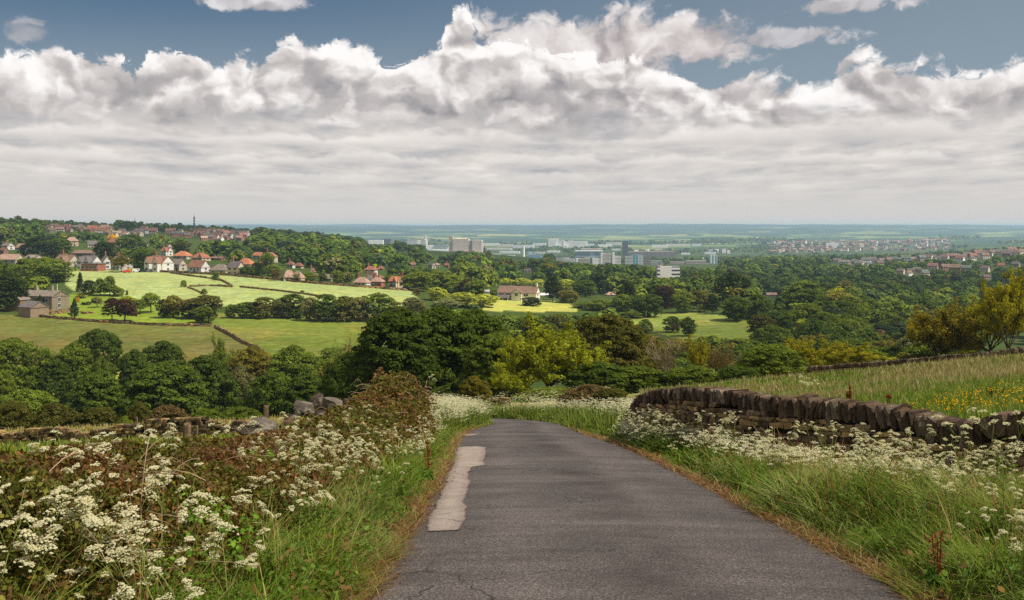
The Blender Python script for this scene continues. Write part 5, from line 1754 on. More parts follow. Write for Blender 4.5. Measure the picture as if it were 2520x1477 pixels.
for i, (x0, x1, v0, v1) in enumerate(shed_specs):
    block('industrial_shed', 'long low pale shed on the hazy valley floor', x0, x1, v0, v1, 2600, 7500, [('shed', 0, 1, -.4, 1, M_CONC, ((.82, .80, .78), (.66, .60, .54), (.74, .75, .78))[i % 3], .3, 0)], W_, cat='warehouse', group='pale sheds on the valley floor')


def city_filler():
    r = random.Random(23)
    meshes = []
    for i in range(4):
        b = MB().box((0, 0, 0.35), (1.0, 0.5, 1.3))
        if i % 2:
            b.box((0.18, 0.05, 1.08), (0.35, 0.3, 0.18))
        meshes.append(b.mesh('city_building', (M_FAC, M_FACB, M_CONC, M_FAC)[i]))
    pal = [(.82, .80, .77), (.66, .60, .55), (.50, .36, .30), (.72, .72, .72), (.42, .40, .40), (.58, .62, .66), (.62, .46, .36)]
    for i in range(150):
        band = r.random()
        px = r.uniform(482, 730)
        v = 262.0 - r.random() ** 1.3 * 13 + (px - 600) * 0.006
        w = r.uniform(2.5, 8.0)
        d = d_at(px, v, 2300, 5600)
        p = at(px, d)
        if any(abs(px - q[0]) < q[2] * .5 + w * .4 and d < q[1] for q in CITY[:60]) and v - 3 < 258:
            continue
        o = link('city_building', meshes[i % 4], None, p, r.choice(pal))
        o.scale = (w * mpp(d), w * mpp(d), r.uniform(1.6, 4.0) * mpp(d))
        o.rotation_euler = (0, 0, r.choice((-.3, .2, -.1, .5)))
        tag(o, 'little building in the crowded hazy city floor', 'building', 'small buildings on the city floor')


city_filler()


def chimney_stack():
    d = d_at(523.7, 257, 2300, 4500)
    p = at(523.7, d)
    h = (HV - 245.5) * mpp(d) - p.z
    o = link('chimney_stack', None, None, p)
    tag(o, 'tall plain white chimney standing over the city', 'chimney')
    MB().tube([(0, 0, -5), (0, 0, h * .97)], [1.25 * mpp(d), 1.0 * mpp(d)], 14).build('shaft', M_CONC, o, color=(.85, .83, .8))
    MB().tube([(0, 0, h * .97), (0, 0, h)], [1.1 * mpp(d)] * 2, 14).build('rim', M_CONC, o, color=(.45, .43, .42))


def spire(px, v0, v1, w, lo, hi, label, col):
    d = d_at(px, v0, lo, hi)
    p = at(px, d)
    h = (HV - v1) * mpp(d) - p.z
    o = link('church_spire', None, None, p)
    tag(o, label, 'church')
    q = w * mpp(d)
    MB().box((0, 0, h * .2), (q, q, h * .6)).build('tower', M_CONC, o, color=col)
    MB().tube([(0, 0, h * .5), (0, 0, h)], [q * .62, q * .04], 8).build('spire', M_CONC, o, color=tuple(c * .85 for c in col))
    MB().box((0, q * 2, h * .12), (q * 3, q * 4, h * .3)).build('nave', M_CONC, o, color=col)


chimney_stack()
spire(391, 255, 241.5, 1.7, 1700, 3200, 'pale slender church spire on the ridge left of the hospital', (.33, .30, .27))
spire(484.7, 258, 245.5, 2.4, 2000, 3600, 'black church spire just right of the hospital', (.055, .045, .045))
spire(559.5, 261, 252.5, 1.2, 2200, 3600, 'thin dark church spire near the blue fronted block', (.09, .08, .08))


# ------------------------------------------------------------------ small far houses
def small_house(wallc, roof='gable'):
    b = MB()
    w, r = gable_meshes(1.0, 0.62, 0.62, 1.0, 0.28 if roof == 'hip' else 0, 0.04)
    b.v, b.f = list(w.v), list(w.f)
    b.v = [(x, y, max(z, -0.5)) for x, y, z in b.v]
    n0 = len(b.f)
    r.v = [(x, y, z if z > 0.4 else z) for x, y, z in r.v]
    # thin the roof to the scale of this unit house
    hi = r.v[:6]; r.v = hi + [(x, y, z - 0.03) for x, y, z in hi]
    b.poly(r.v, r.f)
    n1 = len(b.f)
    b.box((-0.3, 0.03, 1.02), (0.09, 0.07, 0.30))
    n2 = len(b.f)
    for x in (-.3, 0, .3):
        for z in (.18, .45):
            b.box((x, -.312, z), (.15, .012, .13))
    me = b.mesh('far_house', mat_noise('far_wall', wallc, 0.1, 1.0, 0.9, 0.1))
    for m_ in (M_ROOF, M_BRICK, M_GLASS):
        me.materials.append(m_)
    me.polygons.foreach_set('material_index', np.array([0] * n0 + [1] * (n1 - n0) + [2] * (n2 - n1) + [3] * (len(b.f) - n2), np.int32))
    return me


M_BRICK = mat_noise('far_brick', (0.24, 0.11, 0.08), 0.1, 1.0)
FARH = {k: small_house(c, 'hip' if k == 'white_hip' else 'gable') for k, c in (('cream', (.58, .50, .40)), ('white', (.80, .77, .73)), ('brick', (.34, .16, .12)), ('stone', (.34, .27, .22)), ('white_hip', (.76, .70, .62)))}
RNG = random.Random(7)


def far_house(px, v0, wpx, kind, roof, lo, hi, label, group, name='far_house', hk=0.8):
    d = d_at(px, v0, lo, hi)
    o = link(name, FARH[kind], None, at(px, d), tuple(min(1, c * RNG.uniform(.8, 1.2)) for c in ROOFC[roof]))
    w = wpx * mpp(d)
    o.scale = (w, w, w * hk)
    o.rotation_euler = (0, 0, RNG.choice((-.5, -.35, .25, -.8, .6)))
    tag(o, label, 'house', group)
    HOUSES.append((px, d, wpx, v0, v0 - wpx * hk))


# right-hand suburb along the ridge
rows = []
for i in range(34):
    px = 838 + i * 5.6 + RNG.uniform(-1.5, 1.5)
    f = (px - 838) / 190
    rows.append((px, 264.5 - 10.5 * f + RNG.uniform(-1.2, 2.2), RNG.uniform(5.5, 8.5)))
for px, v, w in rows + [(960, 262, 8), (972, 261, 7), (1012, 254, 9), (1001, 256, 9), (985, 259, 8), (978, 256.5, 9), (992, 253.5, 8), (895, 261, 8), (906, 259.5, 9)]:
    far_house(px, v, w, RNG.choice(('white', 'cream', 'white_hip', 'brick', 'white', 'stone')), RNG.choice(('slate', 'brown', 'slate', 'stone')), 900, 1800, 'pale rendered house in the dense rows along the wooded ridge', 'suburban houses along the wooded ridge', 'suburban_house')
for px, v, w in [(901, 274, 7), (911, 273, 6), (917, 272.5, 7), (909, 276, 7), (933, 270, 9), (945, 271, 9), (955, 272, 10), (966, 272, 9), (985, 272, 8), (1001, 268, 6), (1016, 267, 7), (986, 280, 7), (924, 277.5, 10), (880, 265, 7), (868, 265, 6), (858, 266, 7)]:
    far_house(px, v, w, RNG.choice(('white', 'brick', 'stone', 'cream')), RNG.choice(('slate', 'slate', 'brown', 'rust')), 700, 1500, 'house half sunk in the trees below the ridge', 'houses below the wooded ridge', 'suburban_house')
# terraces far beyond the ridge
for i in range(150):
    px = 772 + (i % 50) * 3.6 + RNG.uniform(-1.5, 1.5)
    v = 252.5 - 4.0 * (i // 50) - (px - 772) * 0.02 + RNG.uniform(-1.2, 1.2)
    far_house(px, v, RNG.uniform(2.6, 4.6), RNG.choice(('brick', 'stone', 'brick', 'cream', 'white')), RNG.choice(('slate', 'rust', 'pink', 'brown')), 2000, 5200, 'tiny terraced house in the hazy rows beyond the ridge', 'terraced houses beyond the ridge', 'terraced_house')
# roofs on the crest of the hill with the masts
for px0, px1, v0, v1, n, roofs, kinds in [(49, 84, 222, 228, 20, ('rust', 'brown', 'pink'), ('stone', 'brick', 'cream')), (86, 112, 223.5, 228, 16, ('orange', 'red', 'pink'), ('cream', 'brick')), (108, 156, 226, 232, 18, ('brown', 'slate', 'pink', 'rust'), ('white', 'cream', 'stone')),
                                          (168, 206, 227, 233, 14, ('rust', 'brown', 'slate'), ('stone', 'brick', 'cream')), (200, 247, 228, 236, 38, ('rust', 'brown', 'slate', 'pink'), ('stone', 'brick', 'white', 'cream'))]:
    for i in range(n):
        px = px0 + (px1 - px0) * (i + RNG.random()) / n
        far_house(px, RNG.uniform(v0, v1) + 5.0, RNG.uniform(5.0, 7.5), RNG.choice(kinds), RNG.choice(roofs), 1000, 1650, 'house in the roofs crowding the crest of the mast hill', 'houses on the crest of the mast hill', 'hilltop_house', 0.75)


# ------------------------------------------------------------------ woods that fill the valley and hillsides
def woods():
    rng = np.random.default_rng(99)
    # what must stay in view: fields and buildings
    W2, H2 = 1100, 120                       # columns -38..1061, rows 215..335 in half-pixel rows
    dep = np.zeros((H2 * 2, W2))

    def reserve(x0, x1, y0, y1, d):
        a, b_ = int(max(0, x0 + 38)), int(min(W2, x1 + 39))
        c, e = int(max(0, (y0 - 215) * 2)), int(min(H2 * 2, (y1 - 215) * 2 + 1))
        if a < b_ and c < e:
            dep[c:e, a:b_] = np.maximum(dep[c:e, a:b_], d)
    for px, d, w, v0, v1 in HOUSES:
        t = 0.30 if d < 900 else 0.45
        reserve(px - w * .5, px + w * .5, v1, v1 + (v0 - v1) * (1 - t), d)
    for px, d, w, v0, v1 in CITY:
        reserve(px - w * .5, px + w * .5, v1, v1 + (v0 - v1) * (0.32 if px < 430 else 0.72), d)
    for px, d, w, vt in TREES:
        if d > 200:
            vb = HV - FPX * T1((px - CX) / FPX * d, d) / d
            reserve(px - w * .42, px + w * .42, vt, vt + (vb - vt) * .62, d)
    gx, gy = np.meshgrid(np.arange(-38, 1062), 215 + np.arange(H2 * 2) / 2)
    for nm, lb, cs, poly, d0, d1 in FIELDS:
        q = np.array(poly) * K
        ins = inside(gx.astype(float), gy, q)
        dep[ins] = np.maximum(dep[ins], 0.5 * (d0 + d1) if nm not in ('valley_meadow', 'valley_paddock') else 0)
    cand = []
    d = 128.0
    while d < 6200:
        wpx = np.clip(10.5 * FPX / d, 0, 22) if d < 700 else np.clip(np.interp(d, [700, 1100], [13.0, 10.5]) * FPX / d, 5.0, 18)
        if d > 2600:
            wpx = 3.6
        xs = np.arange(-34, 1058, wpx * 0.95)
        xs = xs + rng.uniform(-.45, .45, len(xs)) * wpx
        dd = d * (1 + rng.uniform(-.012, .012, len(xs)))
        zz = terrain((xs - CX) / FPX * dd, dd)
        for x_, d_, z_ in zip(xs, dd, zz):
            w_ = wpx * rng.uniform(0.8, 1.5)
            hm = w_ * d_ / FPX * rng.uniform(0.75, 1.15) if d_ < 2600 else w_ * d_ / FPX * 0.6
            cand.append((d_, x_, z_, w_, hm))
        d *= 1.0 + (0.020 if d < 2600 else 0.045)
    cand.sort()
    # things nearer than the woods hide them
    top = np.full(W2, 600.0)
    for px, d, w, vt in TREES:
        pass
    hand = sorted(TREES, key=lambda q: q[1])
    hi = 0
    near_l, far_l = [], []
    n2 = fbm(np.array([c[1] for c in cand]) / 60.0, np.log(np.array([c[0] for c in cand])) * 9, 15, 3)
    for (d_, x_, z_, w_, hm), nz in zip(cand, n2):
        while hi < len(hand) and hand[hi][1] < d_:
            px, hd, hw, hv = hand[hi]
            a, b_ = int(max(0, px - hw * .30 + 38)), int(min(W2, px + hw * .30 + 38))
            if b_ > a:
                top[a:b_] = np.minimum(top[a:b_], hv + 0.12 * hw)
            hi += 1
        vb = HV - FPX * z_ / d_
        vt = HV - FPX * (z_ + hm) / d_
        a, b_ = int(max(0, x_ - w_ * .5 + 38)), int(min(W2, x_ + w_ * .5 + 39))
        if b_ <= a:
            continue
        x = (x_ - CX) / FPX * d_
        # clear ground: fields
        cy, cb = int(np.clip((vt - 215) * 2, 0, 2 * H2 - 1)), int(np.clip((vb - 215) * 2, 1, 2 * H2))
        if vt < 335 and (dep[cy:cb, a:b_] > d_ * 0.985).any():
            continue
        if inside(np.array([x_]), np.array([vb]), np.array(FIELDS[5][3]) * K)[0] and 290 < d_ < 460:
            continue
        if any(d0 < d_ < d1 and inside(np.array([x_]), np.array([vb]), np.array(poly) * K)[0] for nm, lb, cs, poly, d0, d1 in FIELDS if nm != 'valley_meadow'):
            continue
        if d_ < 330 and x_ < 330 and not (x_ < 0):
            continue
        if (d_ < 215 and x_ < 560) or (d_ < 190 and x_ < 850):
            continue
        if 470 < d_ < 640 and vb < 316 and vb > 303 and x_ > 830 and inside(np.array([x_]), np.array([vb]), np.array(FIELDS[7][3]) * K)[0]:
            continue
        if d_ > 2600:
            # scattered copses between city and far fields
            if nz < 0.53 + 0.06 * (d_ > 4000):
                continue
        if vt > top[a:b_].max() - 0.4:
            continue
        k = max(1, (b_ - a) // 5)
        top[a + k:b_ - k] = np.minimum(top[a + k:b_ - k], vt + 0.22 * (vb - vt))
        (near_l if d_ < 2600 else far_l).append((d_, x_, z_, w_, hm, nz))
    near_l.sort(key=lambda q: -q[3] * q[4] / q[0])
    return near_l, far_l


WOOD_COL = [('dark', 6), ('mid', 6), ('deep', 1.5), ('scrub', 1.6), ('fresh', 2.0), ('olive', .7), ('grey', 0.7), ('brown', 0.3), ('yell', .3), ('blue', 1.2), ('maroon', 0.12)]


def wood_colour(rng, nz, px, d):
    w = np.array([q[1] for q in WOOD_COL], float)
    if nz > 0.56:
        w[[1, 4, 8]] *= 2.2
    if nz < 0.44:
        w[[0, 2]] *= 2.2
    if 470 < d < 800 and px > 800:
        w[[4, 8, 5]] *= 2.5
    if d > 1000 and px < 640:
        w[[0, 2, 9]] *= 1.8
    c = WOOD_COL[rng.choice(len(w), p=w / w.sum())][0]
    return c


def build_woods():
    rng = np.random.default_rng(5)
    near_l, far_l = woods()
    N_IND = 120
    zone = lambda px, d: ('woodland tree on the valley side among many alike, below the wooded ridge', 'trees in the wood below the ridge') if px > 640 else \
        (('woodland tree among many alike between village and city', 'trees in the wood between village and city') if px > 300 else ('garden or hillside tree among many alike around the village', 'trees around the village'))
    for q in near_l[:N_IND]:
        d_, x_, z_, w_, hm, nz = q
        lb, gr = zone(x_, d_)
        vt = HV - FPX * (z_ + hm) / d_
        c = wood_colour(rng, nz, x_, d_)
        cn = {'dark': 'dark green', 'mid': 'mid green', 'deep': 'blackish green', 'scrub': 'dull green', 'fresh': 'fresh green', 'olive': 'olive', 'grey': 'greyish', 'brown': 'brownish', 'yell': 'yellow green', 'blue': 'bluish green', 'maroon': 'maroon'}[c]
        plant('far' if w_ < 18 else 'mid', x_, d_, vt, w_, c, 'woodland_tree', cn + ' ' + lb, 'tree', cn + ' ' + gr)
    # the rest reads as one mass of woodland
    for nm, lst, label, per, npf, ls in (('woodland', near_l[N_IND:], 'unbroken wood over the valley and hillsides', 22, 16, 0.092), ('far_copses', far_l, 'hazy copses between the city and the far hills', 8, 4, 0.28)):
        Vs, Ts = [], []
        for d_, x_, z_, w_, hm, nz in lst:
            px = x_
            wm = w_ * d_ / FPX * 1.12
            big = d_ < 700
            n_p = npf + (6 if big else 0)
            z = rng.random(n_p) ** 0.75
            an = rng.random(n_p) * 6.283
            rr = np.sqrt(np.clip(1 - z ** 2.4, 0.05, 1)) * (0.55 + 0.45 * rng.random(n_p))
            C = np.stack([np.cos(an) * rr * 0.38 * wm, np.sin(an) * rr * 0.38 * wm, (0.10 + 0.74 * z) * hm], 1)
            R_ = np.full((n_p, 3), (0.165 if nm == 'woodland' else 0.20) * wm) * np.array([1, 1, 0.7]) * (0.75 + 0.5 * rng.random((n_p, 1)))
            V, F, T = leaves_on(C, R_, per, ls * wm * (0.80 if big else 1.0), rng, 0.8, 0.28, 0.90 + 0.2 * rng.random(n_p))
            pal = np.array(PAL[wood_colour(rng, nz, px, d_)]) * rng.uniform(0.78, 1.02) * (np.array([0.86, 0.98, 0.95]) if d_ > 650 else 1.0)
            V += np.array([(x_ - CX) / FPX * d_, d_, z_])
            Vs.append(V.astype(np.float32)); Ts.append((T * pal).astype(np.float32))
        if not Vs:
            continue
        V, T = np.vstack(Vs), np.vstack(Ts)
        F = np.arange(len(V)).reshape(-1, 4)
        print(nm, len(lst), 'trees', len(F), 'leaves')
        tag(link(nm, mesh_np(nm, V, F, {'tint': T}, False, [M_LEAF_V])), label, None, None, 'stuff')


build_woods()


# ------------------------------------------------------------------ dry stone walls
def stone_template():
    V, idx = [], {}
    for i in range(3):
        for j in range(3):
            for k in range(3):
                if (i, j, k) != (1, 1, 1):
                    idx[(i, j, k)] = len(V)
                    V.append((i - 1, j - 1, k - 1))
    F = []
    for ax in range(3):
        for sgn in (0, 2):
            for a in range(2):
                for b_ in range(2):
                    q = []
                    for (u, w) in ((a, b_), (a + 1, b_), (a + 1, b_ + 1), (a, b_ + 1)):
                        c = [0, 0, 0]
                        c[ax] = sgn
                        c[(ax + 1) % 3], c[(ax + 2) % 3] = u, w
                        q.append(idx[tuple(c)])
                    F.append(q if sgn == 2 else q[::-1])
    V = np.array(V, float)
    n = np.abs(V).sum(1)
    V = V * np.where(n == 3, 0.91, np.where(n == 2, 0.97, 1.02))[:, None]
    return V * 0.5, np.array(F)


ST_V, ST_F = stone_template()


def stones_mesh(name, centre, size, ax, ay, az, col, rng, rough=0.16, mat=None):
    """many stones in one wall part. centre (n,3), size (n,3), axes (n,3) each"""
    n = len(centre)
    L = ST_V[None] * (1 + 0.0) + rng.normal(size=(n, len(ST_V), 3)) * rough * 0.5 * 0.5
    # slant each stone a little
    L[..., 0] += L[..., 2] * rng.normal(size=(n, 1)) * 0.16
    L[..., 2] += L[..., 0] * rng.normal(size=(n, 1)) * 0.14
    L = L * size[:, None, :]
    W = centre[:, None] + L[..., :1] * ax[:, None] + L[..., 1:2] * ay[:, None] + L[..., 2:3] * az[:, None]
    F = (ST_F[None] + (np.arange(n) * len(ST_V))[:, None, None]).reshape(-1, 4)
    T = np.repeat(col, len(ST_V), 0)
    return mesh_np(name, W.reshape(-1, 3), F, {'tint': T}, False, [mat or M_STONE])


def mat_stone():
    m, t, out = new_mat('gritstone')
    co = t.node('ShaderNodeNewGeometry').outputs['Position']
    c = attr(t, 'tint')
    n = t.noise(co, 9.0, 7, 0.68)
    c = t.vm('SCALE', c, t.step(n, 0.25, 0.75, 0.55, 1.45))
    lich = t.m('MULTIPLY', t.step(t.noise(co, 5.0, 6, 0.7), 0.58, 0.68), 0.25)
    c = t.mix(lich, c, lin(146, 134, 112))
    moss = t.m('MULTIPLY', t.step(t.noise(co, 2.2, 5, 0.6), 0.58, 0.7), 0.45)
    c = t.mix(moss, c, lin(84, 76, 36))
    principled(t, out, c, 0.92, 0.12, bump(t, t.noise(co, 22.0, 8, 0.7), 0.7, 0.03))
    return m


M_STONE = mat_stone()
STONE_COL = 2.2 * np.array([lin(92, 74, 50), lin(108, 88, 58), lin(80, 66, 48), lin(122, 98, 64), lin(66, 54, 42), lin(96, 80, 60)])
COPE_COL = 1.3 * np.array([lin(80, 65, 50), lin(70, 57, 45), lin(94, 78, 62), lin(62, 50, 41), lin(104, 90, 75)])


def dry_wall(name, label, path, height, rng_seed, stone=(0.26, 0.11), cope=0.28, cope_w=0.13, thick=0.42, tumble=0.0, top=None, side=-1, buried=0.25, cat='stone wall', gaps=None, cope_far=1.0):
    """path: list of (x, y); top: optional function of arc length giving the height of the wall's crest"""
    rng = np.random.default_rng(rng_seed)
    P = np.array(path, float)
    seg = np.hypot(*np.diff(P, axis=0).T)
    S = np.concatenate([[0], np.cumsum(seg)])
    tot = S[-1]
    pos = lambda s: np.stack([np.interp(s, S, P[:, 0]), np.interp(s, S, P[:, 1])], 1)

    def frame(s):
        a, b_ = pos(np.clip(s - 0.4, 0, tot)), pos(np.clip(s + 0.4, 0, tot))
        t = b_ - a
        t /= np.linalg.norm(t, axis=1, keepdims=True) + 1e-9
        return t
    step = 0.5
    gs = np.arange(0, tot + step, step)
    gp = pos(np.clip(gs, 0, tot))
    gz = terrain(gp[:, 0], gp[:, 1])
    k = 5
    gz = np.convolve(np.pad(gz, k, mode='edge'), np.ones(2 * k + 1) / (2 * k + 1), 'valid')
    hh = np.full(len(gs), height) * (1 + tumble * 1.6 * (fbm(gs / 2.2, gs * 0 + rng_seed, rng_seed, 3) - 0.55))
    if top is not None:
        tz = np.array([top(x, y) for x, y in gp])
        hh = np.clip(tz - gz, 0.35, 1.6)
    if gaps is not None:
        hh = hh * gaps(gs)
    ground = lambda s: np.interp(s, gs, gz)
    hat = lambda s: np.interp(s, gs, hh)
    o = link(name, None, None, (0, 0, 0))
    tag(o, label, cat)
    C, SZ, TX, TY, TZ, CO = [], [], [], [], [], []
    nrow = int(math.ceil((height + 0.5 + buried) / stone[1]))
    z = -buried
    for r in range(nrow):
        h = stone[1] * rng.uniform(0.75, 1.3)
        s = -rng.random() * 0.2
        ss, ll = [], []
        while s < tot:
            l = stone[0] * rng.uniform(0.45, 1.65)
            ss.append(s + l / 2); ll.append(l)
            s += l + 0.012
        ss, ll = np.clip(np.array(ss), 0, tot), np.array(ll)
        lim = hat(ss) - (cope * (1 + (cope_far - 1) * ss / tot) if cope else 0)
        ok = (z + h * 0.6 < lim) & ~(rng.random(len(ss)) < 0.03 + tumble * 0.2)
        ss, ll = ss[ok], ll[ok]
        if len(ss):
            t = frame(ss)
            nrm = np.stack([-t[:, 1], t[:, 0]], 1) * -side
            p = pos(ss)
            dpt = rng.uniform(0.22, 0.32, len(ss)) * thick / 0.42
            off = thick * 0.5 - dpt * 0.5 + rng.normal(size=len(ss)) * 0.022 * thick / 0.42
            C.append(np.stack([p[:, 0] + nrm[:, 0] * off, p[:, 1] + nrm[:, 1] * off, ground(ss) + z + h / 2], 1))
            SZ.append(np.stack([ll * 1.02, dpt, np.full(len(ss), h) * rng.uniform(0.92, 1.05, len(ss))], 1))
            TX.append(np.stack([t[:, 0], t[:, 1], np.gradient(ground(ss), ss) if len(ss) > 2 else ss * 0], 1))
            TY.append(np.stack([nrm[:, 0], nrm[:, 1], ss * 0], 1))
            CO.append(STONE_COL[rng.integers(0, len(STONE_COL), len(ss))] * rng.uniform(0.7, 1.25, (len(ss), 1)))
        z += h + 0.006
    C, SZ, TX, TY, CO = map(np.concatenate, (C, SZ, TX, TY, CO))
    TZ = np.tile([0, 0, 1.0], (len(C), 1))
    link('stone_courses', stones_mesh('stone_courses', C, SZ, TX, TY, TZ, CO, rng), o)
    # hearting that fills the middle
    t = frame(np.clip(gs, 0, tot)); nrm = np.stack([-t[:, 1], t[:, 0]], 1)
    topz = gz + np.maximum(hh - (cope or 0.05) * 0.85 - 0.04, 0.0)
    w = thick * 0.5 - 0.10 * thick / 0.42
    A = [np.stack([gp[:, 0] + nrm[:, 0] * q, gp[:, 1] + nrm[:, 1] * q, zz], 1) for q, zz in ((-w, gz - 0.4), (-w, topz), (w, topz), (w, gz - 0.4))]
    V = np.stack(A, 1).reshape(-1, 3)
    n = len(gs)
    i4 = np.arange(n * 4).reshape(n, 4)
    F = np.concatenate([np.stack([i4[:-1, a], i4[1:, a], i4[1:, a + 1], i4[:-1, a + 1]], 1) for a in range(3)])
    link('hearting', mesh_np('hearting', V, F, {'tint': np.tile(np.array(lin(46, 38, 32)), (len(V), 1))}, False, [M_STONE]), o)
    if cope:
        s, ss, ww = 0.0, [], []
        while s < tot:
            w_ = cope_w * rng.uniform(0.55, 1.6) * (1 + (cope_far - 1) * s / tot)
            ss.append(s + w_ / 2); ww.append(w_)
            s += w_ + 0.008
        ss, ww = np.array(ss), np.array(ww)
        keep = (rng.random(len(ss)) > tumble * 0.7) & (hat(ss) > cope * 1.2)
        ss, ww = np.clip(ss[keep], 0, tot), ww[keep]
        t = frame(ss); nrm = np.stack([-t[:, 1], t[:, 0]], 1) * -side
        p = pos(ss)
        ch = cope * rng.uniform(0.78, 1.25, len(ss)) * (1 + (cope_far - 1) * ss / tot)
        lean = rng.normal(size=len(ss)) * 0.14 + 0.10
        az = np.stack([t[:, 0] * np.sin(lean), t[:, 1] * np.sin(lean), np.cos(lean)], 1)
        ax = np.stack([t[:, 0] * np.cos(lean), t[:, 1] * np.cos(lean), -np.sin(lean)], 1)
        C = np.stack([p[:, 0], p[:, 1], ground(ss) + hat(ss) - ch * 0.54], 1)
        SZ = np.stack([ww * 1.04, np.full(len(ss), thick * 1.0) * rng.uniform(0.8, 1.15, len(ss)), ch], 1)
        link('coping', stones_mesh('coping', C, SZ, ax, np.stack([nrm[:, 0], nrm[:, 1], ss * 0], 1), az, COPE_COL[rng.integers(0, len(COPE_COL), len(ss))] * rng.uniform(0.72, 1.25, (len(ss), 1)), rng, 0.20), o)
    return o


def crest(tab):
    """crest height from (y, frame row) pairs"""
    a = np.array(tab, float)
    return lambda x, y: -(np.interp(y, a[:, 0], a[:, 1]) - HV) / FPX * y


LANE_WALL = [(7.6, 10.4), (7.15, 11.7), (6.69, 13.0), (6.22, 14.0), (5.76, 15.0), (5.24, 16.3), (4.72, 17.8), (4.27, 19.5), (3.85, 21.5), (3.47, 24.0), (3.35, 25.5), (3.35, 28.0)]
dry_wall('lane_wall', 'tall dry stone wall with upright coping stones beside the lane', LANE_WALL, 1.1, 3, (0.26, 0.095), 0.36, 0.105, 0.40, 0.0,
         crest([(10.4, 425), (12.4, 408), (13.0, 410), (13.3, 414), (13.55, 421), (14.0, 421), (14.35, 412), (15.0, 405), (16.3, 399), (17.8, 396), (19.5, 389), (21.5, 387), (24, 390), (25.2, 395), (26.4, 406), (28, 417)]), side=-1, cope_far=0.70)
up = []
for px in range(730, 1200, 15):
    d = 92 - 12 * sstep((px - 730) / 300.0, 0, 1)
    d = float(d)
    up.append(((px - CX) / FPX * d, d))
dry_wall('upper_field_wall', 'long dark dry stone wall crossing the upper edge of the flowery field', up, 1.35, 4, (0.42, 0.17), 0.34, 0.20, 0.5, 0.10, side=1, buried=0.2)
lf = []
for px in range(-60, 262, 12):
    d = 48.5 - 6.5 * (px + 60) / 320.0
    lf.append(((px - CX) / FPX * d, d))
dry_wall('low_field_wall', 'low tumbled dry stone wall below the bramble bank', lf, 0.78, 6, (0.24, 0.13), 0.0, 0.2, 0.45, 0.55, side=1, buried=0.1)


def far_wall(name, label, pts, lo, hi, h=0.9, st=(0.8, 0.32), cols=None):
    q = []
    for a, b_ in zip(pts[:-1], pts[1:]):
        for i in range(6):
            q.append((a[0] + (b_[0] - a[0]) * i / 6, a[1] + (b_[1] - a[1]) * i / 6))
    q.append(pts[-1])
    P = []
    for x, y in q:
        px, v = x * K, y * K
        d = d_at(px, v, lo, hi)
        P.append(((px - CX) / FPX * d, d))
    return dry_wall(name, label, P, h, len(P) + int(pts[0][0]), st, 0, 0.2, 0.6, 0.35, side=1, buried=0.2)


far_wall('field_wall', 'grey stone wall along the foot of the garden lawn', [(75, 778), (125, 783), (250, 794), (380, 801), (520, 803)], 250, 420, 1.0)
far_wall('field_wall', 'zigzag stone wall running downhill between two pastures', [(528, 806), (560, 822), (600, 846), (640, 862)], 220, 420, 1.1)
far_wall('field_wall', 'dark wall crossing the upper hay meadow from the street', [(418, 672), (470, 680), (520, 686), (548, 692), (573, 706)], 380, 640, 0.9)
far_wall('field_wall', 'low pale wall crossing the middle of the hay meadow', [(466, 706), (520, 704), (570, 707)], 380, 640, 0.9)
far_wall('field_wall', 'dark wall running down the hay meadow to the hedge', [(590, 707), (680, 716), (760, 726), (800, 733)], 360, 640, 0.9)
far_wall('field_wall', 'short slanting wall below the lone meadow bush', [(462, 708), (480, 714), (496, 722)], 380, 640, 0.7)
far_wall('street_wall', 'long stone wall between the village gardens and the hay meadow', [(290, 664), (420, 671), (560, 678), (660, 688), (780, 699), (900, 708), (1000, 716)], 400, 700, 1.3, (1.0, 0.4))
far_wall('paddock_wall', 'stone wall at the top of the small valley paddock', [(10, 945), (60, 948), (120, 951), (190, 956)], 160, 260, 1.1, (0.5, 0.22))
far_wall('pasture_wall', 'stone wall at the lower edge of the olive pasture', [(60, 878), (95, 883), (140, 887), (220, 892), (320, 898)], 205, 300, 1.1, (0.6, 0.25))
far_wall('terrace_wall', 'stone retaining wall on the farmhouse terrace', [(120, 775), (150, 772), (172, 768)], 330, 430, 1.6, (0.7, 0.3))
far_wall('terrace_wall', 'short stone wall under the two clipped balls', [(200, 772), (213, 773), (228, 772)], 330, 430, 0.9, (0.7, 0.3))
far_wall('ruined_wall', 'dark ruined wall at the foot of the sloping field', [(1745, 853), (1790, 862), (1840, 870)], 170, 300, 1.0, (0.6, 0.25))


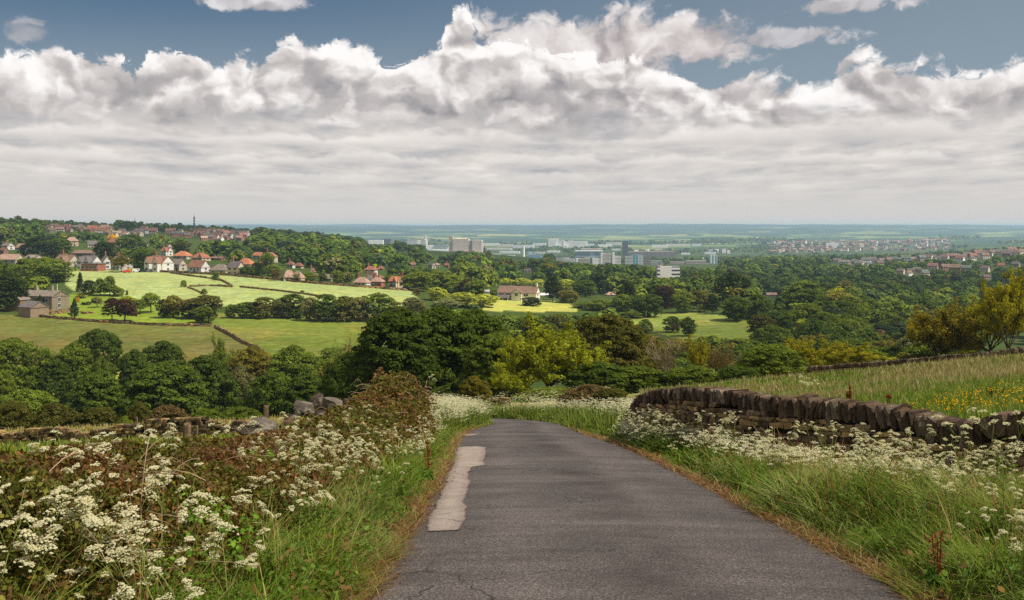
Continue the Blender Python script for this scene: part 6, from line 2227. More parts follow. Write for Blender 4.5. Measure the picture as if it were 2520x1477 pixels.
# ------------------------------------------------------------------ tumbled stones of the old wall beside the brambles
def rock(name, label, px, d, v_top, wpx, hpx, seed, col, flat=1.0, rz=0.0, depth=0.8, tilt=0.0):
    rng = np.random.default_rng(seed)
    import bmesh
    bm = bmesh.new()
    bmesh.ops.create_cube(bm, size=1.0)
    bmesh.ops.subdivide_edges(bm, edges=bm.edges[:], cuts=7, use_grid_fill=True)
    V = np.array([v.co[:] for v in bm.verts])
    n = np.linalg.norm(V, axis=1, keepdims=True)
    V = V * 0.72 + V / n * 0.5 * 0.28
    # split faces: shear off a few corners with planes
    for i in range(17):
        a = rng.normal(size=3); a /= np.linalg.norm(a)
        dlt = V @ a - rng.uniform(0.22, 0.40)
        V = V - np.where(dlt > 0, dlt, 0)[:, None] * a * 0.9
    V += 0.05 * (np.stack([fbm(V[:, 0] * 6 + seed, V[:, 1] * 6 + V[:, 2] * 9, seed + i, 4) for i in range(3)], 1) - 0.5) * 2
    V[:, 0] += V[:, 2] * rng.normal() * 0.12
    k = mpp(d)
    V = V * np.array([wpx * k, wpx * k * depth, hpx * k])
    for v, c in zip(bm.verts, V):
        v.co = c
    me = bpy.data.meshes.new(name)
    bm.to_mesh(me); bm.free()
    ca = me.attributes.new('tint', 'FLOAT_COLOR', 'POINT')
    ca.data.foreach_set('color', np.tile([*col, 1.0], (len(V), 1)).astype(np.float32).ravel())
    me.materials.append(M_ROCK)
    me.polygons.foreach_set('use_smooth', np.full(len(me.polygons), False))
    o = link(name, me, None, ((px - CX) * k, d, -(v_top - HV) * k - hpx * k * 0.5))
    o.rotation_euler = (tilt * 0.5, tilt, rz)
    tag(o, label, 'boulder')
    return o


def mat_rock():
    m, t, out = new_mat('weathered_rock')
    co = t.node('ShaderNodeTexCoord').outputs['Object']
    c = attr(t, 'tint')
    st = t.noise(t.vm('MULTIPLY', co, (3.0, 3.0, 16.0)), 1.0, 6, 0.65, 0.6)
    c = t.vm('SCALE', c, t.m('MULTIPLY', t.step(t.noise(co, 5.0, 8, 0.7), 0.25, 0.75, 0.6, 1.4), t.step(st, 0.3, 0.7, 0.8, 1.15)))
    c = t.mix(t.m('MULTIPLY', t.step(t.noise(co, 3.0, 6, 0.7), 0.52, 0.62), 0.42), c, lin(158, 150, 134))
    c = t.mix(t.m('MULTIPLY', t.step(st, 0.30, 0.40, 1.0, 0.0), 0.5), c, lin(58, 46, 40))
    principled(t, out, c, 0.92, 0.12, bump(t, t.m('ADD', t.noise(co, 9.0, 8, 0.7), t.m('MULTIPLY', st, 0.6)), 0.9, 0.05))
    return m


M_ROCK = mat_rock()
G1, G2, G3, G4 = lin(116, 106, 95), lin(74, 64, 54), lin(92, 82, 72), lin(98, 76, 56)
for a in [
    ('boulder', 'pale grey block with split face crowning the tumbled wall', 334, 24.5, 396, 30, 25, 1, G1, 0.2, 0.15),
    ('boulder', 'dark angular block leaning beside the pale crowning block', 318, 25.0, 393, 22, 20, 2, G2, 0.5, -0.3),
    ('boulder', 'narrow standing stone in front of the pale crowning block', 349, 24.2, 397, 13, 24, 3, G3, 0.1, 0.1),
    ('boulder', 'sloping slab resting under the dark angular block', 303, 24.0, 403, 30, 15, 4, G3, 0.3, 0.35),
    ('boulder', 'grey stone wedged below the pale crowning block', 322, 23.6, 411, 26, 16, 5, G2, -0.3, -0.1),
    ('boulder', 'big rounded pale boulder by the fence post, bedded on slabs', 264, 20.5, 415, 34, 24, 6, G1, 0.2, 0.25),
    ('boulder', 'reddish brown stone right of the big rounded boulder', 286, 21.0, 418, 22, 20, 7, G4, 0.2, 0.1),
    ('boulder', 'pointed grey stone behind the reddish brown one', 293, 22.0, 412, 20, 18, 8, G2, -0.4, -0.2),
    ('boulder', 'dark slab under the big rounded boulder', 252, 19.8, 431, 36, 10, 9, G2, 0.1, 0.12),
    ('boulder', 'low grey slab sunk in the brambles below the dark slab', 260, 18.0, 440, 34, 13, 10, G3, 0.2, -0.15),
    ('boulder', 'orange tinted stone low in the tumbled wall', 285, 20.0, 432, 18, 13, 11, lin(136, 100, 70), 0.0, 0.0),
    ('boulder', 'grey stone half hidden by dead bramble stems', 232, 15.5, 448, 26, 13, 12, G3, 0.2, 0.1),
    ('boulder', 'dark slab sticking out of the brambles near the edge of view', 44, 8.6, 450, 26, 15, 13, G2, 0.3, -0.5),
    ('boulder', 'purplish flat stone at the very edge of view', 10, 7.4, 468, 46, 20, 14, lin(122, 106, 104), 0.2, 0.1),
]:
    rock(a[0], a[1], a[2], a[3], a[4] - 2, a[5] * 1.12, a[6] * 1.15, a[7], a[8], 1.0, a[9], 0.8, a[10])


# ------------------------------------------------------------------ fence posts
def post(label, px, d, v_top, wpx, seed, lean=0.0):
    k = mpp(d)
    x = (px - CX) * k
    g = T1(x, d)
    h = -(v_top - HV) * k - g
    o = link('fence_post', None, None, (x, d, g))
    o.rotation_euler = (0, lean, seed)
    tag(o, label, 'fence post')
    r = wpx * k * 0.5
    rng = random.Random(seed)
    b = MB()
    n = 9
    ang = [6.283 * i / n for i in range(n)]
    rr = [r * rng.uniform(0.88, 1.08) for _ in range(n)]
    zs = [-0.3, h * .3, h * .7, h * .97, h]
    for j, z in enumerate(zs):
        f = 1.0 if j < 4 else 0.9
        for i in range(n):
            b.v.append((math.cos(ang[i]) * rr[i] * f, math.sin(ang[i]) * rr[i] * f, z + (rng.uniform(-.02, .02) if j == 4 else 0)))
    for j in range(4):
        for i in range(n):
            b.f.append((j * n + i, j * n + (i + 1) % n, (j + 1) * n + (i + 1) % n, (j + 1) * n + i))
    b.f.append(tuple(4 * n + i for i in range(n)))
    b.build('post', M_WOOD, o)
    st = MB()
    for z in (h * .85, h * .5):
        st.tube([(r * .6, -r * 1.02, z), (r * .2, -r * 1.1, z + .02)], .006, 4)
    st.build('staple', M_STEEL, o)


def mat_wood():
    m, t, out = new_mat('weathered_wood')
    co = t.node('ShaderNodeTexCoord').outputs['Object']
    g = t.noise(t.vm('MULTIPLY', co, (30.0, 30.0, 2.0)), 1.0, 6, 0.65, 0.4)
    c = t.ramp(g, [(0.3, lin(72, 58, 42)), (0.5, lin(120, 100, 74)), (0.7, lin(150, 130, 104))])
    principled(t, out, c, 0.9, 0.1, bump(t, g, 0.6, 0.01))
    return m


M_WOOD = mat_wood()
post('stout weathered fence post standing out of the brambles', 186, 13.0, 424.5, 8.5, 1, 0.03)
post('thin fence post just behind the stout one', 197, 24.0, 426, 2.6, 2)
post('short fence post behind the big rounded boulder', 266, 27.0, 406, 5.4, 3)
post('distant thin post at the brow below the narrow bush', 137, 66.0, 417, 1.6, 4)

# ------------------------------------------------------------------ grass
M_GRASS = mat_leaf('grass_blade', 'mesh', 0.30, 0.6, 0.10)


def blades(P, H, Wd, lean, ang, col, rng, tipc=None):
    """curved blades: P (n,3), H, Wd, lean (n,), ang (n,), col (n,3)"""
    n = len(P)
    dx, dy = np.cos(ang), np.sin(ang)
    sx, sy = -dy, dx
    V = np.empty((n, 6, 3))
    for j, (s, w) in enumerate(((0.0, 1.0), (0.55, 0.78), (1.0, 0.10))):
        off = lean * H * s ** 1.9
        z = H * s * (1 - 0.25 * np.minimum(lean, 1.2) * s)
        for q, sg in enumerate((-1, 1)):
            V[:, j * 2 + q, 0] = P[:, 0] + dx * off + sx * Wd * 0.5 * w * sg
            V[:, j * 2 + q, 1] = P[:, 1] + dy * off + sy * Wd * 0.5 * w * sg
            V[:, j * 2 + q, 2] = P[:, 2] + z
    b = np.arange(n)[:, None] * 6
    F = np.concatenate([b + np.array([[0, 1, 3, 2]]), b + np.array([[2, 3, 5, 4]])])
    T = np.repeat(col[:, None, :], 6, 1).copy()
    if tipc is not None:
        T[:, 4:] = tipc[:, None, :]
    return V.reshape(-1, 3), F, T.reshape(-1, 3)


def merge(parts):
    Vs, Fs, Ts, o = [], [], [], 0
    for V, F, T in parts:
        Vs.append(V); Fs.append(F + o); Ts.append(T)
        o += len(V)
    return np.vstack(Vs), np.vstack(Fs), np.vstack(Ts)


GREENS = np.array([lin(96, 124, 32), lin(118, 142, 42), lin(136, 150, 62), lin(82, 106, 30), lin(152, 156, 88), lin(116, 132, 70)])
STRAWS = np.array([lin(170, 146, 92), lin(150, 110, 76), lin(186, 170, 120), lin(138, 88, 62)])


def wall_x(y):
    a = np.array(LANE_WALL + [(4.6, 36.0)])
    return np.interp(y, a[:, 1], a[:, 0])


def verge_points(rng, side, y0, y1, per_m2, lo, hi):
    """random points beside the lane, distance from its edge between lo and hi(y)"""
    n = int((y1 - y0) * 3.5 * per_m2)
    y = rng.uniform(y0, y1, n)
    u = rng.uniform(lo, 3.5, n)
    u = u[u < hi(y)] if False else u
    ok = u < hi(y)
    y, u = y[ok], u[ok]
    x = interp(ROAD_R, y) + u if side > 0 else interp(ROAD_L, y) - u
    return x, y, u


def build_grass():
    rng = np.random.default_rng(17)
    parts = []
    for side in (1, -1):
        hi = (lambda y: np.where(y < 25, wall_x(y) - interp(ROAD_R, y) - 0.22, 3.2)) if side > 0 else (lambda y: np.where(y < 7, 1.1, np.where(y < 33, 0.95, 2.6)))
        for y0, y1, den in ((3.2, 6, 2600), (6, 9, 2500), (9, 13, 1700), (13, 18, 1050), (18, 26, 620), (26, 40, 380), (40, 62, 300)):
            x, y, u = verge_points(rng, side, y0, y1, den, -0.10, hi)
            # tufts: thin the points by a clumpy field
            c = fbm(x / 0.28, y / 0.28, 5 + side, 3)
            big = fbm(x / 1.6, y / 1.6, 9 + side, 3)
            edge = sstep(u, 0.0, 0.45)
            ragged = sstep(u + 0.42 * (fbm(x / 0.5, y / 0.5, 12, 2) - 0.5), -0.02, 0.10)
            ok = (rng.random(len(x)) < 0.12 + 2.0 * np.clip(c - 0.32, 0, 1)) & (rng.random(len(x)) < ragged)
            x, y, u, c, big, edge = x[ok], y[ok], u[ok], c[ok], big[ok], edge[ok]
            n = len(x)
            H = (0.10 + 0.16 * edge + 0.08 * sstep(u, 0.8, 1.8)) * (0.45 + 1.1 * c) * rng.uniform(0.55, 1.4, n) * (0.6 + 0.8 * big)
            tall = rng.random(n) < 0.08 * sstep(u, 0.3, 1.0)
            H = np.where(tall, rng.uniform(0.35, 0.68, n), H)
            if side > 0:
                H = H * (1 - 0.5 * sstep(u / np.maximum(0.5, hi(y)), 0.40, 0.75))
            Wd = np.where(tall, 0.6, 1.0) * rng.uniform(0.0055, 0.0125, n) * np.maximum(1.0, y / 9.5)
            ang = rng.uniform(0, 6.283, n)
            towards = (math.pi if side > 0 else 0.0) + rng.normal(size=n) * 0.9     # hang out over the tarmac
            swirl = 12.0 * fbm(x / 0.55, y / 0.55, 33 + side, 2) + rng.normal(size=n) * 0.55
            ang = np.where(rng.random(n) < 0.72, swirl, ang)
            ang = np.where(rng.random(n) < 0.55 - 0.35 * edge, towards, ang)
            lean = np.abs(rng.normal(size=n)) * 0.45 + 0.25 + 0.75 * fbm(x / 0.4, y / 0.4, 37, 2)
            H = H * (0.55 + 1.0 * fbm(x / 0.33, y / 0.33, 41 + side, 2))
            patchc = np.clip((fbm(x / 0.8, y / 0.8, 51 + side, 2) - 0.3) * 2.2 * len(GREENS) / 1.2 + rng.normal(size=n) * 1.1, 0, len(GREENS) - 0.01).astype(int)
            col = GREENS[patchc] * (0.66 + 0.62 * big)[:, None] * rng.uniform(0.75, 1.2, (n, 1))
            dry = rng.random(n) < 0.05 + 0.08 * (1 - edge)
            col = np.where((dry | tall)[:, None], STRAWS[rng.integers(0, len(STRAWS), n)], col)
            z = terrain(x, y) - 0.02
            parts.append(blades(np.stack([x, y, z], 1), H, Wd, np.where(tall, lean * .4, lean), ang, col, rng, col * np.array([1.12, 1.08, 0.95])))
            if side > 0:
                pass
    for side in (1, -1):
        m = 5200
        y = 4 + 26 * rng.random(m) ** 1.5
        u = rng.uniform(.12, 2.6 if side > 0 else 1.2, m)
        x = interp(ROAD_R, y) + u if side > 0 else interp(ROAD_L, y) - u
        ok = (rng.random(m) < sstep(fbm(x / 0.45, y / 0.45, 71 + side, 3), 0.46, 0.62)) & (x < wall_x(y) - .3)
        x, y = x[ok], y[ok]
        C = np.stack([x, y, terrain(x, y) + rng.uniform(.03, .30, len(x))], 1)
        V, F, T = leaves_on(C, np.full((len(C), 3), .05), 3, .024, rng, .9, .6)
        wc = np.array([lin(84, 112, 40), lin(104, 128, 48), lin(120, 96, 52)])[rng.integers(0, 3, len(C))]
        parts.append((V, F, T * np.repeat(wc, 12, 0)))
    V, F, T = merge(parts)
    print('verge grass blades', len(F) // 2)
    tag(link('verge_grass', mesh_np('verge_grass', V, F, {'tint': T}, False, [M_GRASS])), 'rough green grass on both verges of the lane', None, None, 'stuff')

    # dead grass lying in the gutter
    parts = []
    for side in (1, -1):
        n = 5200
        y = rng.uniform(3.5, 40, n) ** 1.0
        y = 3.5 + (y - 3.5) * rng.random(n) ** 0.8
        u = rng.normal(size=n) * 0.07 + 0.05 + 0.10 * (fbm(y / 0.7, y * 0 + side, 4, 2) - 0.3)
        x = interp(ROAD_R, y) + u if side > 0 else interp(ROAD_L, y) - u
        z = np.maximum(terrain(x, y), -road_drop(y) - 0.03) + 0.03
        col = STRAWS[rng.integers(0, 4, n)] * rng.uniform(.45, 1.0, (n, 1)) * np.array([0.95, 0.84, 0.74])
        parts.append(blades(np.stack([x, y, z], 1), rng.uniform(.03, .12, n), rng.uniform(.004, .008, n) * np.maximum(1, y / 8), rng.uniform(1.0, 3.0, n), rng.uniform(0, 6.28, n), col, rng))
    V, F, T = merge(parts)
    tag(link('dead_grass', mesh_np('dead_grass', V, F, {'tint': T}, False, [M_GRASS])), 'dry dead grass along the edges of the tarmac', None, None, 'stuff')

    # flowery field over the wall: seeding grasses, and the rough field below the brambles
    parts = []
    n = 95000
    y = 7 + 70 * rng.random(n) ** 1.25
    px = rng.uniform(640, 1120, n)
    x = (px - CX) / FPX * y
    ok = (x > np.where(y < 25.2, wall_x(y) + 0.5, interp(ROAD_R, y) + 3.0))
    x, y = x[ok], y[ok]
    n = len(x)
    w = sstep(fbm(x / 9, y / 9, 21) * .5 + fbm(x / 26, y / 26, 22) * .5, 0.40, 0.58)
    near = sstep(y, 40, 10)
    seed = rng.random(n) < w * 0.55
    H = np.where(seed, rng.uniform(.3, .6, n), rng.uniform(.15, .42, n))
    col = GREENS[rng.integers(0, len(GREENS), n)] * rng.uniform(.75, 1.15, (n, 1))
    pale = np.array([lin(168, 160, 112), lin(176, 158, 116), lin(150, 148, 92), lin(160, 136, 104)])
    col = np.where(seed[:, None], pale[rng.integers(0, 4, n)] * rng.uniform(.75, 1.1, (n, 1)), col)
    Wd = rng.uniform(.005, .009, n) * np.maximum(1, y / 7)
    parts.append(blades(np.stack([x, y, terrain(x, y) - .02], 1), H, Wd, np.abs(rng.normal(size=n)) * .3 + .05, rng.uniform(0, 6.28, n), col, rng))
    n = 26000
    y = 9 + 62 * rng.random(n) ** 1.1
    px = rng.uniform(-30, 430, n)
    x = (px - CX) / FPX * y
    ok = (x < -5.2) | ((y > 34) & (x < interp(ROAD_L, y) - 3.0))
    x, y = x[ok], y[ok]
    n = len(x)
    strip = y > 46
    col = GREENS[rng.integers(0, len(GREENS), n)] * rng.uniform(.75, 1.2, (n, 1))
    yel = rng.random(n) < 0.12
    col = np.where(yel[:, None], np.array(lin(176, 156, 40)), col)
    col = np.where((strip & (rng.random(n) < 0.75))[:, None], pale[rng.integers(0, 4, n)] * rng.uniform(.8, 1.15, (n, 1)), col)
    parts.append(blades(np.stack([x, y, terrain(x, y) - .02], 1), rng.uniform(.12, .34, n), rng.uniform(.006, .011, n) * np.maximum(1, y / 7), np.abs(rng.normal(size=n)) * .3, rng.uniform(0, 6.28, n), col, rng))
    V, F, T = merge(parts)
    tag(link('meadow_grass', mesh_np('meadow_grass', V, F, {'tint': T}, False, [M_GRASS])), 'seeding meadow grass in the fields beside the lane', None, None, 'stuff')

    # buttercups behind the wall
    n = 2600
    y = rng.uniform(17.5, 27, n)
    px = rng.uniform(880, 1060, n)
    x = (px - CX) / FPX * y
    ok = rng.random(n) < 0.5 * sstep(fbm(x / 1.3, y / 1.3, 77, 3), 0.40, 0.62) * sstep(px, 890, 965) * sstep(y, 27, 23)
    x, y = x[ok], y[ok]
    C = np.stack([x, y, terrain(x, y) + rng.uniform(.28, .48, len(x))], 1)
    V, F, T = leaves_on(C, np.full((len(C), 3), .012), 3, 0.015, rng, 1.0, .5)
    T = T * 0 + np.array([0.80, 0.46, 0.015]) * (0.7 + 0.3 * T[:, :1])
    tag(link('buttercups', mesh_np('buttercups', V, F, {'tint': T}, False, [M_GRASS])), 'orange yellow buttercups in the field behind the wall', None, None, 'stuff')


build_grass()

# ------------------------------------------------------------------ brambles over the old wall
RIDGE = [(3.0, -2.55, 0.70), (4.5, -2.85, 0.74), (6.0, -3.00, 0.74), (8.5, -3.40, 0.64), (10, -3.5, 0.54), (12, -3.5, 0.46), (15, -3.4, 0.44), (18, -3.25, 0.60), (21, -3.05, 0.80), (24, -3.10, 1.05), (26, -3.30, 1.30), (29, -3.55, 1.50), (32, -3.4, 1.15), (35, -3.2, 0.6)]


def build_bramble():
    rng = np.random.default_rng(31)
    R_ = np.array(RIDGE)
    parts = []
    reds = np.array([lin(116, 82, 50), lin(100, 72, 46), lin(140, 100, 56), lin(114, 96, 44), lin(94, 94, 36), lin(122, 118, 50), lin(98, 76, 48), lin(88, 94, 34)])
    for y0, y1, n, sz in ((3.0, 6.0, 42000, 0.0145), (6.0, 9.5, 54000, 0.0175), (9.5, 14, 30000, 0.024), (14, 20, 20000, 0.030), (20, 28, 24000, 0.036), (28, 36, 13000, 0.046)):
        for deep in (0, 1):
            m = n if not deep else n // 3
            y = rng.uniform(y0, y1, m)
            t = rng.uniform(-1, 1, m)
            xr = np.interp(y, R_[:, 0], R_[:, 1]); ht = np.interp(y, R_[:, 0], R_[:, 2])
            half = np.where(t > 0, np.interp(y, [3, 6, 9, 14, 22, 30, 36], [0.8, 1.15, 1.60, 1.65, 1.35, 1.2, 0.9]), np.interp(y, [3, 15, 18, 25, 29], [0.75, 0.7, 0.45, 0.5, 0.8]))
            x = xr + t * half
            prof = np.clip(1 - np.abs(t) ** 2.8, 0, 1) ** 0.5
            lump = 0.58 + 0.75 * fbm(x / 0.55, y / 0.55, 91, 3)
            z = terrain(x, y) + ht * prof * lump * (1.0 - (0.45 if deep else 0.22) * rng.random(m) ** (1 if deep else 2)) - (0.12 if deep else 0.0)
            C = np.stack([x, y, z], 1)
            V, F, T = leaves_on(C, np.full((m, 3), 0.03), 1, sz * (1.6 if deep else 1.0), rng, 0.6, 0.9)
            zone = fbm(x / 0.9, y / 0.9, 95, 3)
            pick = np.clip((zone - 0.22) / 0.4, 0, 0.999)
            ci = np.clip((pick * 6 + 0.4 + rng.normal(size=m) * 2.1), 0, 7.99).astype(int)
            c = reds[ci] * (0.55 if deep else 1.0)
            parts.append((V, F, T * np.repeat(c, 4, 0)))
    V, F, T = merge(parts)
    tag(link('bramble', mesh_np('bramble', V, F, {'tint': T}, False, [M_GRASS])), 'tangled reddish brown bramble bank over the fallen wall', None, None, 'stuff')
    # nettles and fresh herbs at its foot
    C = []
    for px, d, w, h in ((176, 6.4, .42, .50), (190, 6.8, .35, .45), (208, 6.9, .30, .38), (238, 9.5, .35, .40), (262, 10.5, .35, .40), (150, 5.6, .3, .35), (330, 17, .45, .5), (372, 26, .5, .7)):
        x0 = (px - CX) * mpp(d)
        k = 60
        x, y = x0 + rng.normal(size=k) * w * .5, d + rng.normal(size=k) * w * .5
        C.append(np.stack([x, y, terrain(x, y) + h * rng.uniform(.35, 1.15, k)], 1))
    C = np.concatenate(C)
    V, F, T = leaves_on(C, np.full((len(C), 3), .06), 7, .019, rng, .8, .7)
    tag(link('nettle_leaves', mesh_np('nettle_leaves', V, F, {'tint': T * np.array(lin(108, 142, 44))}, False, [M_GRASS])), 'fresh green nettles at the foot of the brambles', None, None, 'stuff')
    # arching canes, dry and pale or red brown
    Vs = []
    N = 1400
    pts = np.empty((N, 6, 3)); rad = np.empty(N); cc = np.empty((N, 3))
    for i in range(N):
        y = 5.0 + 28 * rng.random() ** 1.5
        xr = np.interp(y, R_[:, 0], R_[:, 1]); ht = np.interp(y, R_[:, 0], R_[:, 2])
        x = xr + rng.uniform(-.6, 1.0)
        z = float(terrain(x, y)[0]) + ht * rng.uniform(.2, .9)
        a = rng.uniform(0, 6.283); L = rng.uniform(.2, .6); up_ = rng.uniform(.05, 1.3)
        s = np.linspace(0, 1, 6)
        pts[i, :, 0] = x + math.cos(a) * L * s
        pts[i, :, 1] = y + math.sin(a) * L * s * .7
        pts[i, :, 2] = z + up_ * L * (s - rng.uniform(.5, 1.15) * s ** 2) * 1.2
        rad[i] = rng.uniform(.0014, .0030) * max(1, y / 9)
        cc[i] = (np.array(lin(196, 170, 140)) if rng.random() < .6 else np.array(lin(128, 88, 66))) * rng.uniform(.6, 1.15)
    t = np.gradient(pts, axis=1); t /= np.linalg.norm(t, axis=2, keepdims=True) + 1e-9
    a = np.cross(t, np.array([0.3, 0.2, 0.9])); a /= np.linalg.norm(a, axis=2, keepdims=True) + 1e-9
    b_ = np.cross(t, a)
    ring = [pts + (a * math.cos(q) + b_ * math.sin(q)) * rad[:, None, None] for q in (0, 2.094, 4.189)]
    V = np.stack(ring, 2)                     # N,6,3,3
    idx = np.arange(N * 18).reshape(N, 6, 3)
    F = []
    for j in range(3):
        j2 = (j + 1) % 3
        F.append(np.stack([idx[:, :-1, j], idx[:, :-1, j2], idx[:, 1:, j2], idx[:, 1:, j]], -1).reshape(-1, 4))
    tag(link('bramble_canes', mesh_np('bramble_canes', V.reshape(-1, 3), np.concatenate(F), {'tint': np.repeat(cc, 18, 0)}, False, [M_GRASS])), 'dry arching bramble canes over the bank', None, None, 'stuff')


build_bramble()


# ------------------------------------------------------------------ cow parsley
def parsley_template(seed, umbels=9, spread=0.28, detail=1):
    rng = np.random.default_rng(seed)
    st = MB()
    heads, lv = [], []
    top = Vector((rng.normal() * .03, rng.normal() * .03, .52))
    st.tube([(0, 0, -.05), (top.x * .4, top.y * .4, .28), top], [.006, .005, .004], 4, False)
    per = max(1, umbels // 3)
    for i in range(3):
        a = 6.283 * i / 3 + rng.uniform(-.5, .5)
        s = top.lerp(Vector((0, 0, .25)), rng.uniform(0, .6))
        e = s + Vector((math.cos(a) * spread * rng.uniform(.35, .75), math.sin(a) * spread * rng.uniform(.35, .75), rng.uniform(.14, .28)))
        st.tube([s, s.lerp(e, .5) + Vector((0, 0, .02)), e], [.0035, .003, .0025], 3, False)
        for j in range(per):
            b_ = a + rng.uniform(-1.3, 1.3)
            u = e + Vector((math.cos(b_) * rng.uniform(.04, .13), math.sin(b_) * rng.uniform(.04, .13), rng.uniform(.05, .22)))
            st.tube([e, u], [.0022, .0018], 3, False)
            heads.append((u, rng.uniform(.022, .050)))
    sm = st.mesh('stem', M_STALK)
    C, N_ = [], []
    for u, r in heads:
        k = 24 if detail else 6
        tx, ty = rng.normal() * .32, rng.normal() * .32
        for q in range(k):
            rr, an = r * math.sqrt((q + .5) / k) * rng.uniform(.85, 1.15), q * 2.399
            dx, dy = math.cos(an) * rr, math.sin(an) * rr
            C.append((u.x + dx, u.y + dy, u.z + .018 - 10 * rr * rr + dx * tx + dy * ty + rng.normal() * .004))
    C = np.array(C)
    V, F, T = leaves_on(C, np.full((len(C), 3), .0062) * np.array([1, 1, .5]), 7 if detail else 3, .0062 if detail else .0085, rng, 1.0, .45)
    T = 0.86 + 0.16 * (T / T.mean() - 1)
    hm = mesh_np('blossom', V, F, {'tint': np.clip(T, .5, 1.0) * np.array([0.86, 0.82, 0.58])}, False, [M_PETAL])
    n = 46
    a, rr = rng.uniform(0, 6.28, n), rng.uniform(.03, .20, n)
    C = np.stack([np.cos(a) * rr, np.sin(a) * rr, rng.uniform(.08, .46, n)], 1)
    V, F, T = leaves_on(C, np.full((n, 3), .03) * np.array([1, 1, .3]), 7, .014, rng, 1.0, .6)
    lm = mesh_np('foliage', V, F, {'tint': T * np.array(lin(96, 122, 42))}, False, [M_GRASS])
    return sm, hm, lm, heads


M_PETAL = mat_leaf('petal', 'mesh', 0.35, 0.8, 0.05)
M_STALK = mat_plain('green_stalk', lin(120, 128, 66), 0.7, 0.15)
PARS = [parsley_template(s, n, sp) for s, n, sp in ((1, 9, .28), (2, 12, .32), (3, 6, .24), (4, 9, .34), (5, 12, .24), (6, 6, .36), (7, 15, .30), (8, 3, .2))]
NP_ = [0]


def parsley(x, y, h, label, group, dz=0.0):
    sm, hm, lm, heads = PARS[NP_[0] % len(PARS)]
    NP_[0] += 1
    o = link('cow_parsley', None, None, (x, y, T1(x, y) + dz))
    s = h / 0.86
    o.scale = (s * 1.05, s * 1.05, s)
    o.rotation_euler = (RNG.uniform(-.22, .22), RNG.uniform(-.22, .22), RNG.uniform(0, 6.28))
    tag(o, label, 'wild flower', group)
    link('stem', sm, o); link('blossom', hm, o); link('foliage', lm, o)
    return o


